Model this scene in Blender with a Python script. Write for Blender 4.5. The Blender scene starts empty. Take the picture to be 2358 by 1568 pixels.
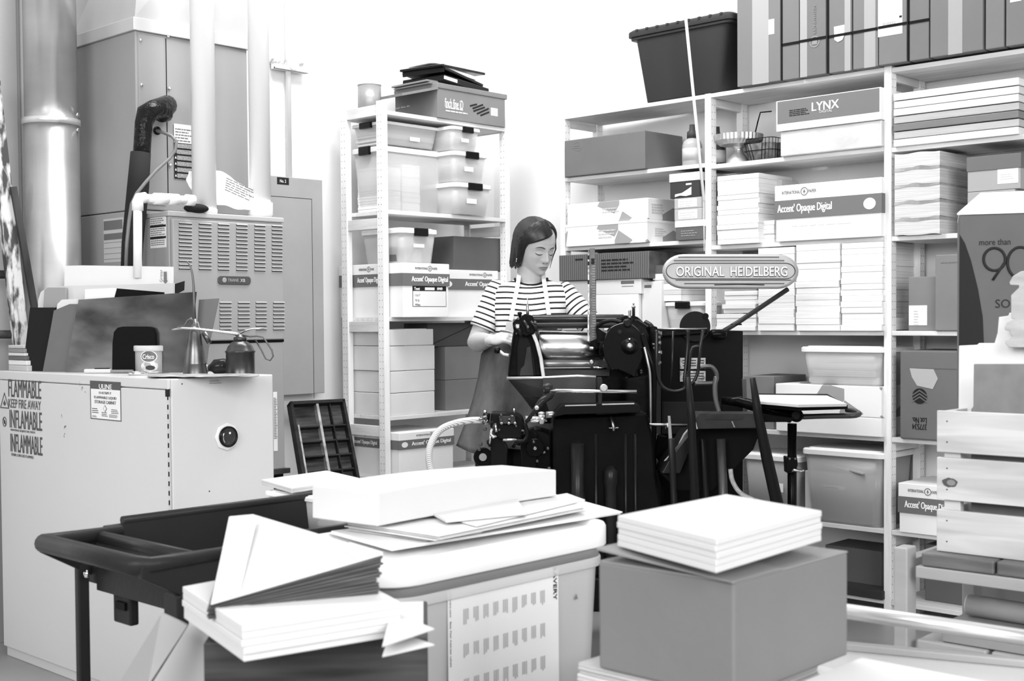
import bpy, bmesh, math, random
from mathutils import Vector, Matrix
random.seed(7)
C = bpy.context.scene.collection
# ---------------------------------------------------------------- camera
F_=2950.0; HD=math.radians(43.4); PIT=math.radians(1.6); RO=.0075; H=1.26; CX=1179; CY=815
F=(math.cos(HD),math.sin(HD)); R=(math.sin(HD),-math.cos(HD))
cp,sp=math.cos(PIT),math.sin(PIT); cr,sr=math.cos(RO),math.sin(RO)
fw=(cp*F[0],cp*F[1],-sp); rt=(R[0],R[1],0); up=(sp*F[0],sp*F[1],cp)
r2=tuple(rt[i]*cr-up[i]*sr for i in range(3)); u2=tuple(up[i]*cr+rt[i]*sr for i in range(3))
cam=bpy.data.cameras.new('camera'); co=bpy.data.objects.new('camera',cam); C.objects.link(co)
co.matrix_world=Matrix(((r2[0],u2[0],-fw[0],0),(r2[1],u2[1],-fw[1],0),(r2[2],u2[2],-fw[2],H),(0,0,0,1)))
cam.sensor_width=36; cam.lens=36*F_/2358; cam.shift_y=31/2358; cam.clip_start=.05
cam.dof.use_dof=True; cam.dof.focus_distance=4.9; cam.dof.aperture_fstop=9.0
bpy.context.scene.camera=co
# ---------------------------------------------------------------- light and exposure
vs=bpy.context.scene.view_settings; vs.view_transform='Standard'; vs.look='None'; vs.gamma=1; vs.exposure=0.0; vs.use_curve_mapping=False
W=bpy.data.worlds.new('world'); bpy.context.scene.world=W; W.use_nodes=True
W.node_tree.nodes['Background'].inputs[0].default_value=(1,1,1,1); W.node_tree.nodes['Background'].inputs[1].default_value=.30
def area(name,loc,size,sy,power,tgt):
    l=bpy.data.lights.new(name,'AREA'); l.shape='RECTANGLE'; l.size=size; l.size_y=sy; l.energy=power
    o=bpy.data.objects.new(name,l); C.objects.link(o); o.location=loc
    o.rotation_euler=(Vector(tgt)-Vector(loc)).to_track_quat('-Z','Y').to_euler(); return o
area('added_fill_light',(.0,-3.4,3.0),4.2,2.4,310,(3.6,3.6,1.2))  # added area lamp behind the camera, brightens faces turned towards it
area('added_fill_light',(-2.6,.6,2.8),2.6,2.0,190,(3.2,3.8,1.2))  # second added lamp, fills the faces turned to the left
area('ceiling_strip_light',(3.2,3.5,4.0),2.4,.5,125,(3.6,3.9,0.5))
# ---------------------------------------------------------------- places measured from the photograph
def ray(px,py): return tuple(F_*fw[i]+(px-CX)*r2[i]+(CY-py)*u2[i] for i in range(3))
def hx(px,py,X): d=ray(px,py); t=X/d[0]; return Vector((X,d[1]*t,H+d[2]*t))
def hy(px,py,Y): d=ray(px,py); t=Y/d[1]; return Vector((d[0]*t,Y,H+d[2]*t))
def hz(px,py,Z): d=ray(px,py); t=(Z-H)/d[2]; return Vector((d[0]*t,d[1]*t,Z))
def hd(px,py,D): d=ray(px,py); t=D/(d[0]*F[0]+d[1]*F[1]); return Vector((d[0]*t,d[1]*t,H+d[2]*t))
# ---------------------------------------------------------------- materials
MM={}
def mat(name,v,rough=.6,metal=0,var=0,scale=6,stretch=(1,1,1),bump=0,bscale=40,coat=0,spec=None,alpha=1.0,emit=0):
    if name in MM: return MM[name]
    m=bpy.data.materials.new(name); m.use_nodes=True; nt=m.node_tree; N=nt.nodes; L=nt.links
    b=N['Principled BSDF']; b.inputs['Base Color'].default_value=(v,v,v,1); b.inputs['Roughness'].default_value=rough
    b.inputs['Metallic'].default_value=metal
    if coat: b.inputs['Coat Weight'].default_value=coat
    if spec is None and v<.06 and coat<.5: spec=.12
    if spec is not None: b.inputs['Specular IOR Level'].default_value=spec
    if emit: b.inputs['Emission Color'].default_value=(1,1,1,1); b.inputs['Emission Strength'].default_value=emit
    if var or bump:
        tc=N.new('ShaderNodeTexCoord'); mp=N.new('ShaderNodeMapping'); mp.inputs['Scale'].default_value=stretch; L.new(tc.outputs['Object'],mp.inputs[0])
    if var:
        n=N.new('ShaderNodeTexNoise'); n.inputs['Scale'].default_value=scale; n.inputs['Detail'].default_value=5; L.new(mp.outputs[0],n.inputs[0])
        r=N.new('ShaderNodeMapRange'); r.inputs[1].default_value=.3; r.inputs[2].default_value=.7; r.inputs[3].default_value=v*(1-var); r.inputs[4].default_value=min(1,v*(1+var))
        L.new(n.outputs[0],r.inputs[0]); L.new(r.outputs[0],b.inputs['Base Color'])
    if bump:
        n2=N.new('ShaderNodeTexNoise'); n2.inputs['Scale'].default_value=bscale; L.new(mp.outputs[0],n2.inputs[0])
        bp=N.new('ShaderNodeBump'); bp.inputs['Strength'].default_value=bump; bp.inputs['Distance'].default_value=.01; L.new(n2.outputs[0],bp.inputs['Height']); L.new(bp.outputs[0],b.inputs['Normal'])
    if alpha<1:
        t=N.new('ShaderNodeBsdfTransparent'); mx=N.new('ShaderNodeMixShader'); mx.inputs[0].default_value=alpha
        L.new(t.outputs[0],mx.inputs[1]); L.new(b.outputs[0],mx.inputs[2]); L.new(mx.outputs[0],N['Material Output'].inputs[0])
    MM[name]=m; return m
def wood(name,v,axis=0,var=.14):
    s=[14,14,14]; s[axis]=1.2
    return mat(name,v,.55,0,var,3.5,tuple(s),.05,30)
def tiled(name,base,line,fn):
    """material whose base colour mixes two values by a mask node graph built by fn(nodes,links,coord)"""
    if name in MM: return MM[name]
    m=bpy.data.materials.new(name); m.use_nodes=True; nt=m.node_tree; N=nt.nodes; L=nt.links
    b=N['Principled BSDF']; b.inputs['Roughness'].default_value=.7
    tc=N.new('ShaderNodeTexCoord'); mx=N.new('ShaderNodeMix'); mx.data_type='FLOAT'
    mx.inputs['A'].default_value=base; mx.inputs['B'].default_value=line
    L.new(fn(N,L,tc),mx.inputs['Factor']); L.new(mx.outputs['Result'],b.inputs['Base Color']); MM[name]=m; return m
WALL=mat('wall_paint',.84,.9); WALLL=mat('wall_paint_left',.84,.9)
PAPER=mat('white_paper',.60,.8); PAPER2=mat('paper_edge',.74,.85,0,.10,4,(1,1,60)); CARD=mat('cardboard',.135,.85,0,.10,3,(1,1,1)); CARDL=mat('light_cardboard',.42,.85,0,.06,3)
CARDM=mat('mid_cardboard',.19,.85,0,.1,4); CARDD=mat('dark_cardboard',.10,.85,0,.12,4); TAPE=mat('packing_tape',.66,.3); WHITE=mat('white_card',.83,.6,0,.03,3)
BAND=mat('grey_print',.14,.6); INK=mat('black_ink',.02,.6); GINK=mat('grey_ink',.16,.7); LINK=mat('light_ink',.9,.6)
PINE=wood('pine_x',.68,0); PINEY=wood('pine_y',.66,1); PINEZ=wood('pine_z',.80,2,.08)
BLK=mat('black_iron',.0045,.22,.0,.4,8,(1,1,1),.10,30,0,.10); BLKM=mat('black_matt',.006,.6,spec=.08); BLKP=mat('black_plastic',.007,.25,spec=.14)
STEEL=mat('bright_steel',.75,.22,1,.15,6,(1,1,8)); DSTEEL=mat('dull_steel',.35,.35,1,.3,9); CHROME=mat('chrome',.85,.1,1)
SIL=mat('silver_paint',.55,.35,.6); TOTE=mat('clear_tote_plastic',.88,.3,0,alpha=.38); TLID=mat('frosted_lid_plastic',.88,.35,0,alpha=.9)
GREYF=GREYS=mat('furnace_grey',.31,.5,0,.03,5); LABEL=mat('label_white',.8,.5)
# ---------------------------------------------------------------- mesh building
def V(*a): return Vector(a)
class Fr:
    def __init__(s,o,r,u): s.o=Vector(o); s.r=Vector(r).normalized(); s.u=Vector(u).normalized(); s.n=s.r.cross(s.u)
    def p(s,a,b,c=0): return s.o+s.r*a+s.u*b+s.n*c
class MB:
    def __init__(s): s.v=[]; s.f=[]; s.sm=[]
    def add(s,vs,fs,sm=False):
        k=len(s.v); s.v+= [tuple(x) for x in vs]; s.f+=[tuple(i+k for i in f) for f in fs]; s.sm+= sm if isinstance(sm,list) else [sm]*len(fs); return s
    def hexa(s,p): return s.add(p,[(0,3,2,1),(4,5,6,7),(0,1,5,4),(1,2,6,5),(2,3,7,6),(3,0,4,7)])
    def box(s,x0,x1,y0,y1,z0,z1): return s.hexa([(x0,y0,z0),(x1,y0,z0),(x1,y1,z0),(x0,y1,z0),(x0,y0,z1),(x1,y0,z1),(x1,y1,z1),(x0,y1,z1)])
    def boxc(s,cx,cy,cz,dx,dy,dz,rz=0,rx=0,ry=0):
        M=Matrix.Rotation(rz,3,'Z')@Matrix.Rotation(ry,3,'Y')@Matrix.Rotation(rx,3,'X'); c=V(cx,cy,cz)
        q=[c+M@V(a*dx/2,b*dy/2,e*dz/2) for e in(-1,1) for a,b in((-1,-1),(1,-1),(1,1),(-1,1))]
        return s.hexa(q)
    def panel(s,fr,a0,a1,b0,b1,t=.0008,c0=0):
        q=[fr.p(a,b,c) for c in (c0,c0+t) for a,b in ((a0,b0),(a1,b0),(a1,b1),(a0,b1))]; return s.hexa(q)
    def bar(s,p,q,w,h,upv=(0,0,1)):
        p=Vector(p);q=Vector(q);d=(q-p).normalized();u=Vector(upv); sd=d.cross(u)
        if sd.length<1e-4: sd=d.cross(V(0,1,0))
        sd.normalize(); u=sd.cross(d)
        a=[o+sd*(i*w/2)+u*(j*h/2) for o in(p,q) for i,j in((-1,-1),(1,-1),(1,1),(-1,1))]; return s.hexa(a)
    def prism(s,poly,ext):
        n=len(poly);ext=Vector(ext);a=[Vector(p) for p in poly]; 
        nn=V(0,0,0)
        for i in range(n): nn+= a[i].cross(a[(i+1)%n])
        if nn.dot(ext)<0: a=a[::-1]
        return s.add(a+[p+ext for p in a],[tuple(range(n))[::-1],tuple(range(n,2*n))]+[(i,(i+1)%n,n+(i+1)%n,n+i) for i in range(n)])
    def rings(s,rs,cap=(1,1),sm=True,closed=False):
        n=len(rs[0]); vs=[p for r in rs for p in r]; fs=[]; m=len(rs)
        for j in range(m if closed else m-1):
            k=(j+1)%m
            for i in range(n): fs.append((j*n+i,j*n+(i+1)%n,k*n+(i+1)%n,k*n+i))
        sl=[sm]*len(fs)
        if not closed:
            if cap[0]: fs.append(tuple(range(n))[::-1]); sl.append(False)
            if cap[1]: fs.append(tuple(range((m-1)*n,m*n))); sl.append(False)
        return s.add(vs,fs,sl)
    def tube(s,pts,r,n=10,cap=(1,1),closed=False):
        pts=[Vector(p) for p in pts]; m=len(pts); rs=[]; rr=r if isinstance(r,(list,tuple)) else [r]*m
        t=[((pts[(i+1)%m] if (i<m-1 or closed) else pts[i])-(pts[i-1] if (i>0 or closed) else pts[i])).normalized() for i in range(m)]
        a=t[0].cross(V(0,0,1)); 
        if a.length<.05: a=t[0].cross(V(0,1,0))
        a.normalize()
        for i in range(m):
            a=(a-t[i]*a.dot(t[i])).normalized(); b=t[i].cross(a)
            rs.append([pts[i]+(a*math.cos(k*2*math.pi/n)+b*math.sin(k*2*math.pi/n))*rr[i] for k in range(n)])
        return s.rings(rs,cap,True,closed)
    def cyl(s,p,q,r0,r1=None,n=24): return s.tube([p,q],[r0,r0 if r1 is None else r1],n)
    def lathe(s,c,prof,n=28,ax=(0,0,1)):
        ax=Vector(ax).normalized(); a=ax.cross(V(1,0,0)); 
        if a.length<.1: a=ax.cross(V(0,1,0))
        a.normalize(); b=ax.cross(a); c=Vector(c)
        return s.rings([[c+ax*h+(a*math.cos(k*2*math.pi/n)+b*math.sin(k*2*math.pi/n))*max(r,1e-4) for k in range(n)] for r,h in prof])
    def ell(s,c,rx,ry,rz,M=None,n=16,m=10):
        c=Vector(c); M=M or Matrix.Identity(3); rs=[]
        for j in range(m+1):
            th=-math.pi/2+math.pi*j/m; cc=max(math.cos(th),1e-3)
            rs.append([c+M@V(rx*cc*math.cos(2*math.pi*k/n),ry*cc*math.sin(2*math.pi*k/n),rz*math.sin(th)) for k in range(n)])
        return s.rings(rs)
    def build(s,name,m,parent=None,bevel=0,seg=2,loc=None):
        me=bpy.data.meshes.new(name); me.from_pydata(s.v,[],s.f); me.polygons.foreach_set('use_smooth',s.sm); me.materials.append(m); me.update()
        bm=bmesh.new(); bm.from_mesh(me); bmesh.ops.recalc_face_normals(bm,faces=bm.faces); bm.to_mesh(me); bm.free()
        o=bpy.data.objects.new(name,me); C.objects.link(o); o.parent=parent
        if loc is not None: o.location=loc
        if bevel:
            b=o.modifiers.new('bevel','BEVEL'); b.width=bevel; b.segments=seg; b.limit_method='ANGLE'; b.angle_limit=.6
        return o
def rr(cx,cy,z,w,d,r,n=5):
    out=[]; r=min(r,w/2-1e-4,d/2-1e-4)
    for k,(sx,sy) in enumerate(((1,1),(-1,1),(-1,-1),(1,-1))):
        for i in range(n+1):
            a=math.pi/2*(k+i/n); out.append(V(cx+sx*(w/2-r)+r*math.cos(a),cy+sy*(d/2-r)+r*math.sin(a),z))
    return out
def tag(o,label,cat,group=None,kind=None):
    if label: o['label']=label
    if cat: o['category']=cat
    if group: o['group']=group
    if kind: o['kind']=kind
    return o
def thing(name,label,cat,loc=(0,0,0),rz=0,group=None):
    o=bpy.data.objects.new(name,None); C.objects.link(o); o.location=loc; o.rotation_euler=(0,0,rz); o.empty_display_size=.05
    return tag(o,label,cat,group)
def struct(o): o['kind']='structure'; return o
TC={}
def text(s,m,fr,a,b,w,h,parent,name='lettering',bold=0,t=.0006,c0=.0009,align='L'):
    """text fitted to w x h, lower-left corner at (a,b) of the frame"""
    key=s
    if key not in TC:
        cu=bpy.data.curves.new('txt','FONT'); cu.body=s; cu.size=1; cu.extrude=.5; cu.resolution_u=3
        to=bpy.data.objects.new('txt',cu); C.objects.link(to); bpy.context.view_layer.update()
        me=bpy.data.meshes.new_from_object(to.evaluated_get(bpy.context.evaluated_depsgraph_get())); bpy.data.objects.remove(to)
        TC[key]=([v.co.copy() for v in me.vertices],[tuple(p.vertices) for p in me.polygons])
    vs,fs=TC[key]; x0=min(v.x for v in vs);x1=max(v.x for v in vs);y0=min(v.y for v in vs);y1=max(v.y for v in vs)
    q=[fr.p(a+(v.x-x0)/(x1-x0)*w,b+(v.y-y0)/(y1-y0)*h,c0+(v.z+.5)*t) for v in vs]
    mb=MB()
    for k in ((-1,1) if bold else (0,)): mb.add([p+fr.r*(k*bold*h*.9)+fr.n*(.0001*k) for p in q],fs)
    return mb.build(name,m,parent)
def lines(fr,a0,a1,b0,b1,n,parent,m=None,name='printing',seed=1,fill=.45,words=True):
    rg=random.Random(seed); mb=MB(); h=(b1-b0)/n
    for i in range(n):
        y=b0+h*i; x=a0; e=a1-rg.random()*(a1-a0)*.3
        while x<e-1e-5:
            l=(a1-a0)*(rg.uniform(.08,.22) if words else 1); mb.panel(fr,x,min(x+l,e),y,y+h*fill,.0005,.0009); x+=l+(a1-a0)*.025
    return mb.build(name,m or GINK,parent)
# a box-like thing standing on axis aligned ground: local origin = centre of the base
class Bx:
    def __init__(s,name,label,cat,x0,x1,y0,y1,z0,z1,m,group=None,bevel=.002,body='body',bare=False,rz=0,mk=None):
        s.w=x1-x0; s.d=y1-y0; s.h=z1-z0; s.o=thing(name,label,cat,((x0+x1)/2,(y0+y1)/2,z0),rz,group)
        s.fx=Fr((-s.w/2,s.d/2,0),(0,-1,0),(0,0,1)); s.fy=Fr((-s.w/2,-s.d/2,0),(1,0,0),(0,0,1)); s.ft=Fr((-s.w/2,-s.d/2,s.h),(1,0,0),(0,1,0))
        if not bare: s.b=MB().box(-s.w/2,s.w/2,-s.d/2,s.d/2,0,s.h).build(body,m,s.o,bevel)
    def F(s,f): return {'x':(s.fx,s.d),'y':(s.fy,s.w)}[f]
    def pan(s,f,u0,u1,v0,v1,m,name='label',t=.0009):
        fr,l=s.F(f); return MB().panel(fr,u0*l,u1*l,v0*s.h,v1*s.h,t).build(name,m,s.o)
    def txt(s,f,str_,u0,u1,v0,v1,m,bold=0,name='lettering',c0=.0012):
        fr,l=s.F(f); return text(str_,m,fr,u0*l,v0*s.h,(u1-u0)*l,(v1-v0)*s.h,s.o,name,bold,c0=c0)
    def lin(s,f,u0,u1,v0,v1,n,m=None,seed=1,name='printing'):
        fr,l=s.F(f); return lines(fr,u0*l,u1*l,v0*s.h,v1*s.h,n,s.o,m,name,seed)
def rng_x(pl,pr,pt,X0,z0,pm=None):     # box seen on its -X face: pixel columns and top row -> y0,y1,z1
    ym=pm or (pt+60); a=hx(pl,ym,X0).y; b=hx(pr,ym,X0).y; return min(a,b),max(a,b),hx((pl+pr)/2,pt,X0).z
def rng_y(pl,pr,pt,Y0,z0,pm=None):
    ym=pm or (pt+60); a=hy(pl,ym,Y0).x; b=hy(pr,ym,Y0).x; return min(a,b),max(a,b),hy((pl+pr)/2,pt,Y0).z
def BX(name,label,cat,pl,pr,pt,X0,depth,z0,m,pm=None,**k):
    y0,y1,z1=rng_x(pl,pr,pt,X0,z0,pm); return Bx(name,label,cat,X0,X0+depth,y0,y1,z0,z1,m,**k)
def BY(name,label,cat,pl,pr,pt,Y0,depth,z0,m,pm=None,**k):
    x0,x1,z1=rng_y(pl,pr,pt,Y0,z0,pm); return Bx(name,label,cat,x0,x1,Y0,Y0+depth,z0,z1,m,**k)
def stack(name,label,cat,x0,x1,y0,y1,z0,z1,m=None,lay=.009,jit=.003,rz=0,group=None,tone=None,seed=3):
    """a pile of sheets: one mesh of thin slightly shifted layers"""
    rg=random.Random(seed); w=x1-x0;d=y1-y0; n=max(1,round((z1-z0)/lay)); mb=MB(); h=(z1-z0)/n
    for i in range(n):
        jx=rg.uniform(-jit,jit); jy=rg.uniform(-jit,jit); g=rg.uniform(0,.0006)
        mb.box(-w/2+jx,w/2+jx,-d/2+jy,d/2+jy,i*h,(i+1)*h-g)
    o=mb.build(name,m or PAPER,None,.0012,1,loc=((x0+x1)/2,(y0+y1)/2,z0)); o.rotation_euler.z=rz
    return tag(o,label,cat,group)
def tote(label,x0,x1,y0,y1,z0,z1,face=None,latch=BLKP,lab=None,group=None,body=None,lid=None,cat='storage bin',taper=.9,sides=('x','y')):
    w=x1-x0;d=y1-y0;h=z1-z0; o=thing('storage_tote',label,cat,((x0+x1)/2,(y0+y1)/2,z0),0,group); r=min(w,d)*.12; hl=min(.03,h*.16)
    k0=taper; t=.003
    MB().rings([rr(0,0,0,w*k0*.94,d*k0*.94,r),rr(0,0,h-hl,w*.95,d*.95,r),rr(0,0,h-hl,w*.95-2*t,d*.95-2*t,r),rr(0,0,t,w*k0*.94-2*t,d*k0*.94-2*t,r)],(1,1)).build('tub',body or TOTE,o)
    MB().rings([rr(0,0,h-hl,w,d,r),rr(0,0,h-hl*.3,w,d,r),rr(0,0,h-hl*.15,w*.97,d*.97,r),rr(0,0,h-hl*.15,w*.9,d*.9,r),rr(0,0,h,w*.88,d*.88,r)],(1,1),False).build('lid',lid or TLID,o,.002)
    if face:
        for f in face:
            if f=='x': MB().box(-w/2-.012,-w/2+.004,-d*.17,d*.17,h-hl-.012,h-.001).build('latch',latch,o,.004)
            else: MB().box(-w*.17,w*.17,-d/2-.012,-d/2+.004,h-hl-.012,h-.001).build('latch',latch,o,.004)
    if lab:
        f,u0,u1,v0,v1=lab
        fr=Fr((-w/2*.975,d/2,0),(0,-1,0),(0,0,1)) if f=='x' else Fr((-w/2,-d/2*.975,0),(1,0,0),(0,0,1)); l=d if f=='x' else w
        MB().panel(fr,u0*l,u1*l,v0*h,v1*h,.001,.001).build('label',LABEL,o)
    return o
# ---------------------------------------------------------------- pixel helpers on frames
def fpx(fr,px,py):
    d=Vector(ray(px,py)); o=V(0,0,H); t=(fr.o-o).dot(fr.n)/d.dot(fr.n); q=o+d*t-fr.o; return q.dot(fr.r),q.dot(fr.u)
def wfr(b,f):                      # world frame of a Bx face
    fr,l=b.F(f); L=b.o.location; return Fr(fr.o+L,fr.r,fr.u)
def ppan(b,f,x0,y0,x1,y1,m,name='label',t=.0009):   # px: lower-left, upper-right
    a0,b0=fpx(wfr(b,f),x0,y0); a1,b1=fpx(wfr(b,f),x1,y1); return MB().panel(b.F(f)[0],a0,a1,b0,b1,t).build(name,m,b.o)
def ptxt(b,f,s,x0,y0,x1,y1,m,bold=0,name='lettering',c0=.0012):
    a0,b0=fpx(wfr(b,f),x0,y0); a1,b1=fpx(wfr(b,f),x1,y1); return text(s,m,b.F(f)[0],a0,b0,a1-a0,b1-b0,b.o,name,bold,c0=c0)
def plin(b,f,x0,y0,x1,y1,n,m=None,seed=1,name='printing'):
    a0,b0=fpx(wfr(b,f),x0,y0); a1,b1=fpx(wfr(b,f),x1,y1); return lines(b.F(f)[0],a0,a1,b0,b1,n,b.o,m,name,seed)
def slabpx(name,label,cat,P0,P1,pix,t,m,lean=0,group=None,parent=None,bevel=0):
    """a board or sheet standing on the line P0-P1: its outline, its own place and thickness"""
    P0=Vector(P0);P1=Vector(P1);r=(P1-P0).normalized(); n=V(r.y,-r.x,0); u=(V(0,0,1)-n*lean).normalized(); fr=Fr(P0,r,u)
    pts=[fr.p(*fpx(fr,*q))-P0 for q in pix]; o=MB().prism(pts,-fr.n*t).build(name,m,parent,bevel,loc=P0)
    return tag(o,label,cat,group) if label else o
# ---------------------------------------------------------------- room
FLOOR=mat('concrete_floor',.33,.45,0,.25,1.5,(1,1,1),.05,20)
struct(MB().box(-1,5.3,-2,5.15,-.1,0).build('floor',FLOOR))
struct(MB().box(-1,5.3,5.0,5.15,0,4.2).build('wall_left',WALLL))
struct(MB().box(5.15,5.3,-2,5.15,0,4.2).build('wall_back',WALL))
struct(MB().box(-1,5.3,-2,5.15,4.2,4.3).build('ceiling',mat('ceiling_paint',.8,.9)))
# ---------------------------------------------------------------- air duct and pipes
pc=hy(118,300,4.83); DX=pc.x
t=thing('air_duct','tall round galvanized metal duct with a raised seam collar, left of the grey air handler','duct',(DX,4.83,0))
GALV=mat('galvanized',.62,.3,.8,.10,2.5,(1,1,3),.02,8)
zc=hy(118,283,4.83).z; ra=.106
MB().lathe((0,0,0),[(ra,0),(ra,zc-.01)],40).build('lower_pipe',GALV,t); MB().lathe((0,0,0),[(ra*.96,zc),(ra*.96,4.2)],40).build('upper_pipe',GALV,t)
MB().lathe((0,0,0),[(ra,zc-.012),(ra*1.05,zc-.012),(ra*1.05,zc+.012),(ra*.96,zc+.012)],40).build('collar',mat('collar',.8,.3,.7),t)
MB().box(-.004,.004,-ra-.004,-ra+.004,zc+.01,4.2).build('seam',GALV,t,loc=(0,.02,0))
for z in(zc-.03,zc+.03): MB().cyl((ra*.62,-ra*.78,z),(ra*.66,-ra*.84,z),.008,n=10).build('screw',STEEL,t)
p=hy(64,300,4.87)
o=tag(MB().cyl((0,0,0),(0,0,4.2),.022).build('conduit_pipe',mat('conduit_grey',.42,.35,.4),None,loc=(p.x+.0,4.874,0)),'thin grey conduit running up the wall left of the round duct','pipe')
xg=hy(58,300,4.90).x
B=Bx('added_grey_infill','added grey plenum against the wall behind the round duct, far left','infill',xg-.8,xg,4.9,4.995,0,4.19,mat('infill_grey',.30,.55,0,.06,2),bevel=.003)  # added box that gives the wall here its grey tone
MB().box(.4-.03,.4-.027,-.05,-.0475,.1,4.1).build('seam',mat('infill_seam',.2,.5),B.o)
# ---------------------------------------------------------------- air handler (coil cabinet) on the wall
AX0,AX1,AY=2.64,3.16,4.5; ztop=hy(322,72,AY).z; zs=hx(245,490,AX0).z
L0=V(AX0,AY,.30); t=thing('air_handler','tall grey sheet metal air handler behind the louvred furnace, under a flared duct','air handler',L0)
MB().box(0,AX1-AX0,0,.495,0,zs-.3-.003).build('lower_cabinet',GREYS,t,.004); MB().box(0,AX1-AX0,0,.495,zs-.3,ztop-.3).build('upper_cabinet',GREYF,t,.004)
xs=hy(384,250,AY).x-AX0; MB().box(xs-.0015,xs+.0015,-.0015,0,zs-.25,ztop-.31).build('door_seam',BLKM,t)
MB().box(.012,xs-.01,-.003,0,zs-.28,ztop-.31).build('front_panel',GREYF,t,.001)
for px,py in((323,93),(386,84),(325,196),(389,204),(391,380)):
    w=hy(px,py,AY); MB().lathe((w.x-AX0,-.003,w.z-.3),[(.007,0),(.007,.003),(.003,.006)],12,(0,-1,0)).build('screw',CHROME,t)
# flared duct above
T_=[]
fl=.012; top=4.2-.3
z0=ztop-.3; z1=z0+.05; w=AX1-AX0
MB().rings([[V(-fl,-fl,z0),V(w+fl,-fl,z0),V(w+fl,.495,z0),V(-fl,.495,z0)],[V(-fl,-fl,z1),V(w+fl,-fl,z1),V(w+fl,.495,z1),V(-fl,.495,z1)]],sm=False).build('duct_flange',mat('flange_metal',.62,.4,.4,.08,4),t,.002)
DUCT=mat('duct_metal',.50,.42,.35,.10,3)
MB().rings([[V(.0,.0,z1),V(w,.0,z1),V(w,.495,z1),V(0,.495,z1)],[V(.10,.06,z1+.62),V(w-.02,.02,z1+.62),V(w-.05,.495,z1+.62),V(.02,.495,z1+.62)],[V(.10,.06,top),V(w-.02,.02,top),V(w-.05,.495,top),V(.02,.495,top)]],sm=False).build('duct',DUCT,t)
# labels on the air handler
fy=Fr((AX0,AY,.3),(1,0,0),(0,0,1)); fyl=Fr((0,0,0),(1,0,0),(0,0,1)); fxw=Fr((AX0,5.0,.3),(0,-1,0),(0,0,1)); fxl=Fr((0,.5,0),(0,-1,0),(0,0,1))
a0,b0=fpx(fy,401,411); a1,b1=fpx(fy,446,290); bm=fpx(fy,401,328)[1]
MB().panel(fyl,a0,a1,bm,b1,.0008,.003).build('label',LABEL,t); MB().panel(fyl,a0,a1,b0,bm,.0008,.003).build('warning_label',INK,t)
q=MB(); k=MB(); n=6; hh=(bm-b0)/n
for i in range(n):
    q.panel(fyl,a0+.012,a1-.002,b0+hh*i+.004,b0+hh*(i+1)-.003,.0006,.0038); k.prism([fyl.p(a0+.002,b0+hh*i+.008,.0038),fyl.p(a0+.010,b0+hh*i+.008,.0038),fyl.p(a0+.006,b0+hh*i+.018,.0038)],fyl.n*.0005)
q.build('label_text_block',mat('label_grey',.30,.6,0,.6,220),t); k.build('warning_triangle',LABEL,t)
lines(fyl,a0+.006,a1-.004,bm+.006,b1-.012,5,t,GINK,'printing',5).location=(0,-.0025,0)
a0,b0=fpx(fxw,240,605); a1,b1=fpx(fxw,285,500); MB().panel(fxl,a0,a1,b0,b1,.0008,.0).build('label',mat('label_dim',.5,.6),t)
q=MB(); q.panel(fxl,a0+.003,a1-.01,b1-.045,b1-.008,.0005,.0009); q.panel(fxl,a0+.003,a1-.01,b0+.09,b0+.115,.0005,.0009)
for i in range(4): q.panel(fxl,a0+.003,a1-.01,b0+.012+i*.022,b0+.0135+i*.022,.0005,.0009)
q.build('printed_bar',BAND,t)
# black insulated pipe
t=thing('insulated_pipe','black tape-wrapped insulated refrigerant pipe bending out of the air handler','pipe',hy(385,242,AY-.02))
O=t.location
def rel(*pts): return [p-O for p in pts]
path=[(386,240,4.49),(384,243,4.44),(372,250,4.40),(352,252,4.38),(338,262,4.38),(331,285,4.38),(328,330,4.38),(325,380,4.38)]
MB().tube(rel(*[hy(*a) for a in path]),[.036,.04,.043,.036,.04,.034,.033,.034],14).build('taped_bend',mat('black_tape',.012,.2,0,.3,10,(1,1,1),.6,45),t)
MB().tube(rel(hy(385,262,4.42),hy(368,262,4.41),hy(362,272,4.41)),[.03,.036,.024],12).build('elbow',mat('black_tape',.01),t)
MB().cyl(*rel(hy(378,232,4.46),hy(372,240,4.46)),.022).build('fitting',BLKP,t)
MB().tube(rel(hy(324,352,4.38),hy(318,430,4.38),hy(305,560,4.38),hy(300,690,4.38)),[.038,.041,.04,.04],14).build('foam_sleeve',mat('foam_black',.02,.8),t)
p0=hy(362,301,4.47)
t=thing('gas_cable','thin grey cable looping from a black grommet down past the insulated pipe','cable',p0); O=p0
MB().ell((0,0,0),.017,.014,.017).build('grommet',BLKP,t)
MB().tube(rel(*[hy(*a) for a in((362,301,4.45),(378,306,4.36),(395,313,4.32),(406,325,4.31),(404,345,4.31),(390,365,4.31),(360,392,4.30),(335,420,4.30),(315,445,4.30),(303,470,4.30),(297,510,4.30),(292,560,4.30),(289,640,4.30))]),.0065,10).build('cord',mat('cord_grey',.16,.35),t)
# white pvc drain
t=thing('drain_pipe','thin white pvc drain pipe elbowed beside the furnace top','pipe',hy(318,460,4.18)); O=t.location; PVC=mat('pvc',.82,.35)
MB().cyl(*rel(hy(317,470,4.18),hy(317,640,4.18)),.0155).build('vertical_pipe',PVC,t)
MB().tube(rel(hy(317,485,4.18),hy(317,466,4.18),hy(320,457,4.18),hy(335,455,4.18)),.0205,14).build('elbow',PVC,t)
MB().cyl(*rel(hy(330,456,4.18),hy(440,461,4.18)),.0155).build('horizontal_pipe',PVC,t)
for a,b in((355,385),(385,410),(428,446)): MB().cyl(*rel(hy(a,456+(a-330)*.04,4.18),hy(b,457+(a-330)*.05,4.18)),.021).build('coupling',PVC,t)
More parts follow.
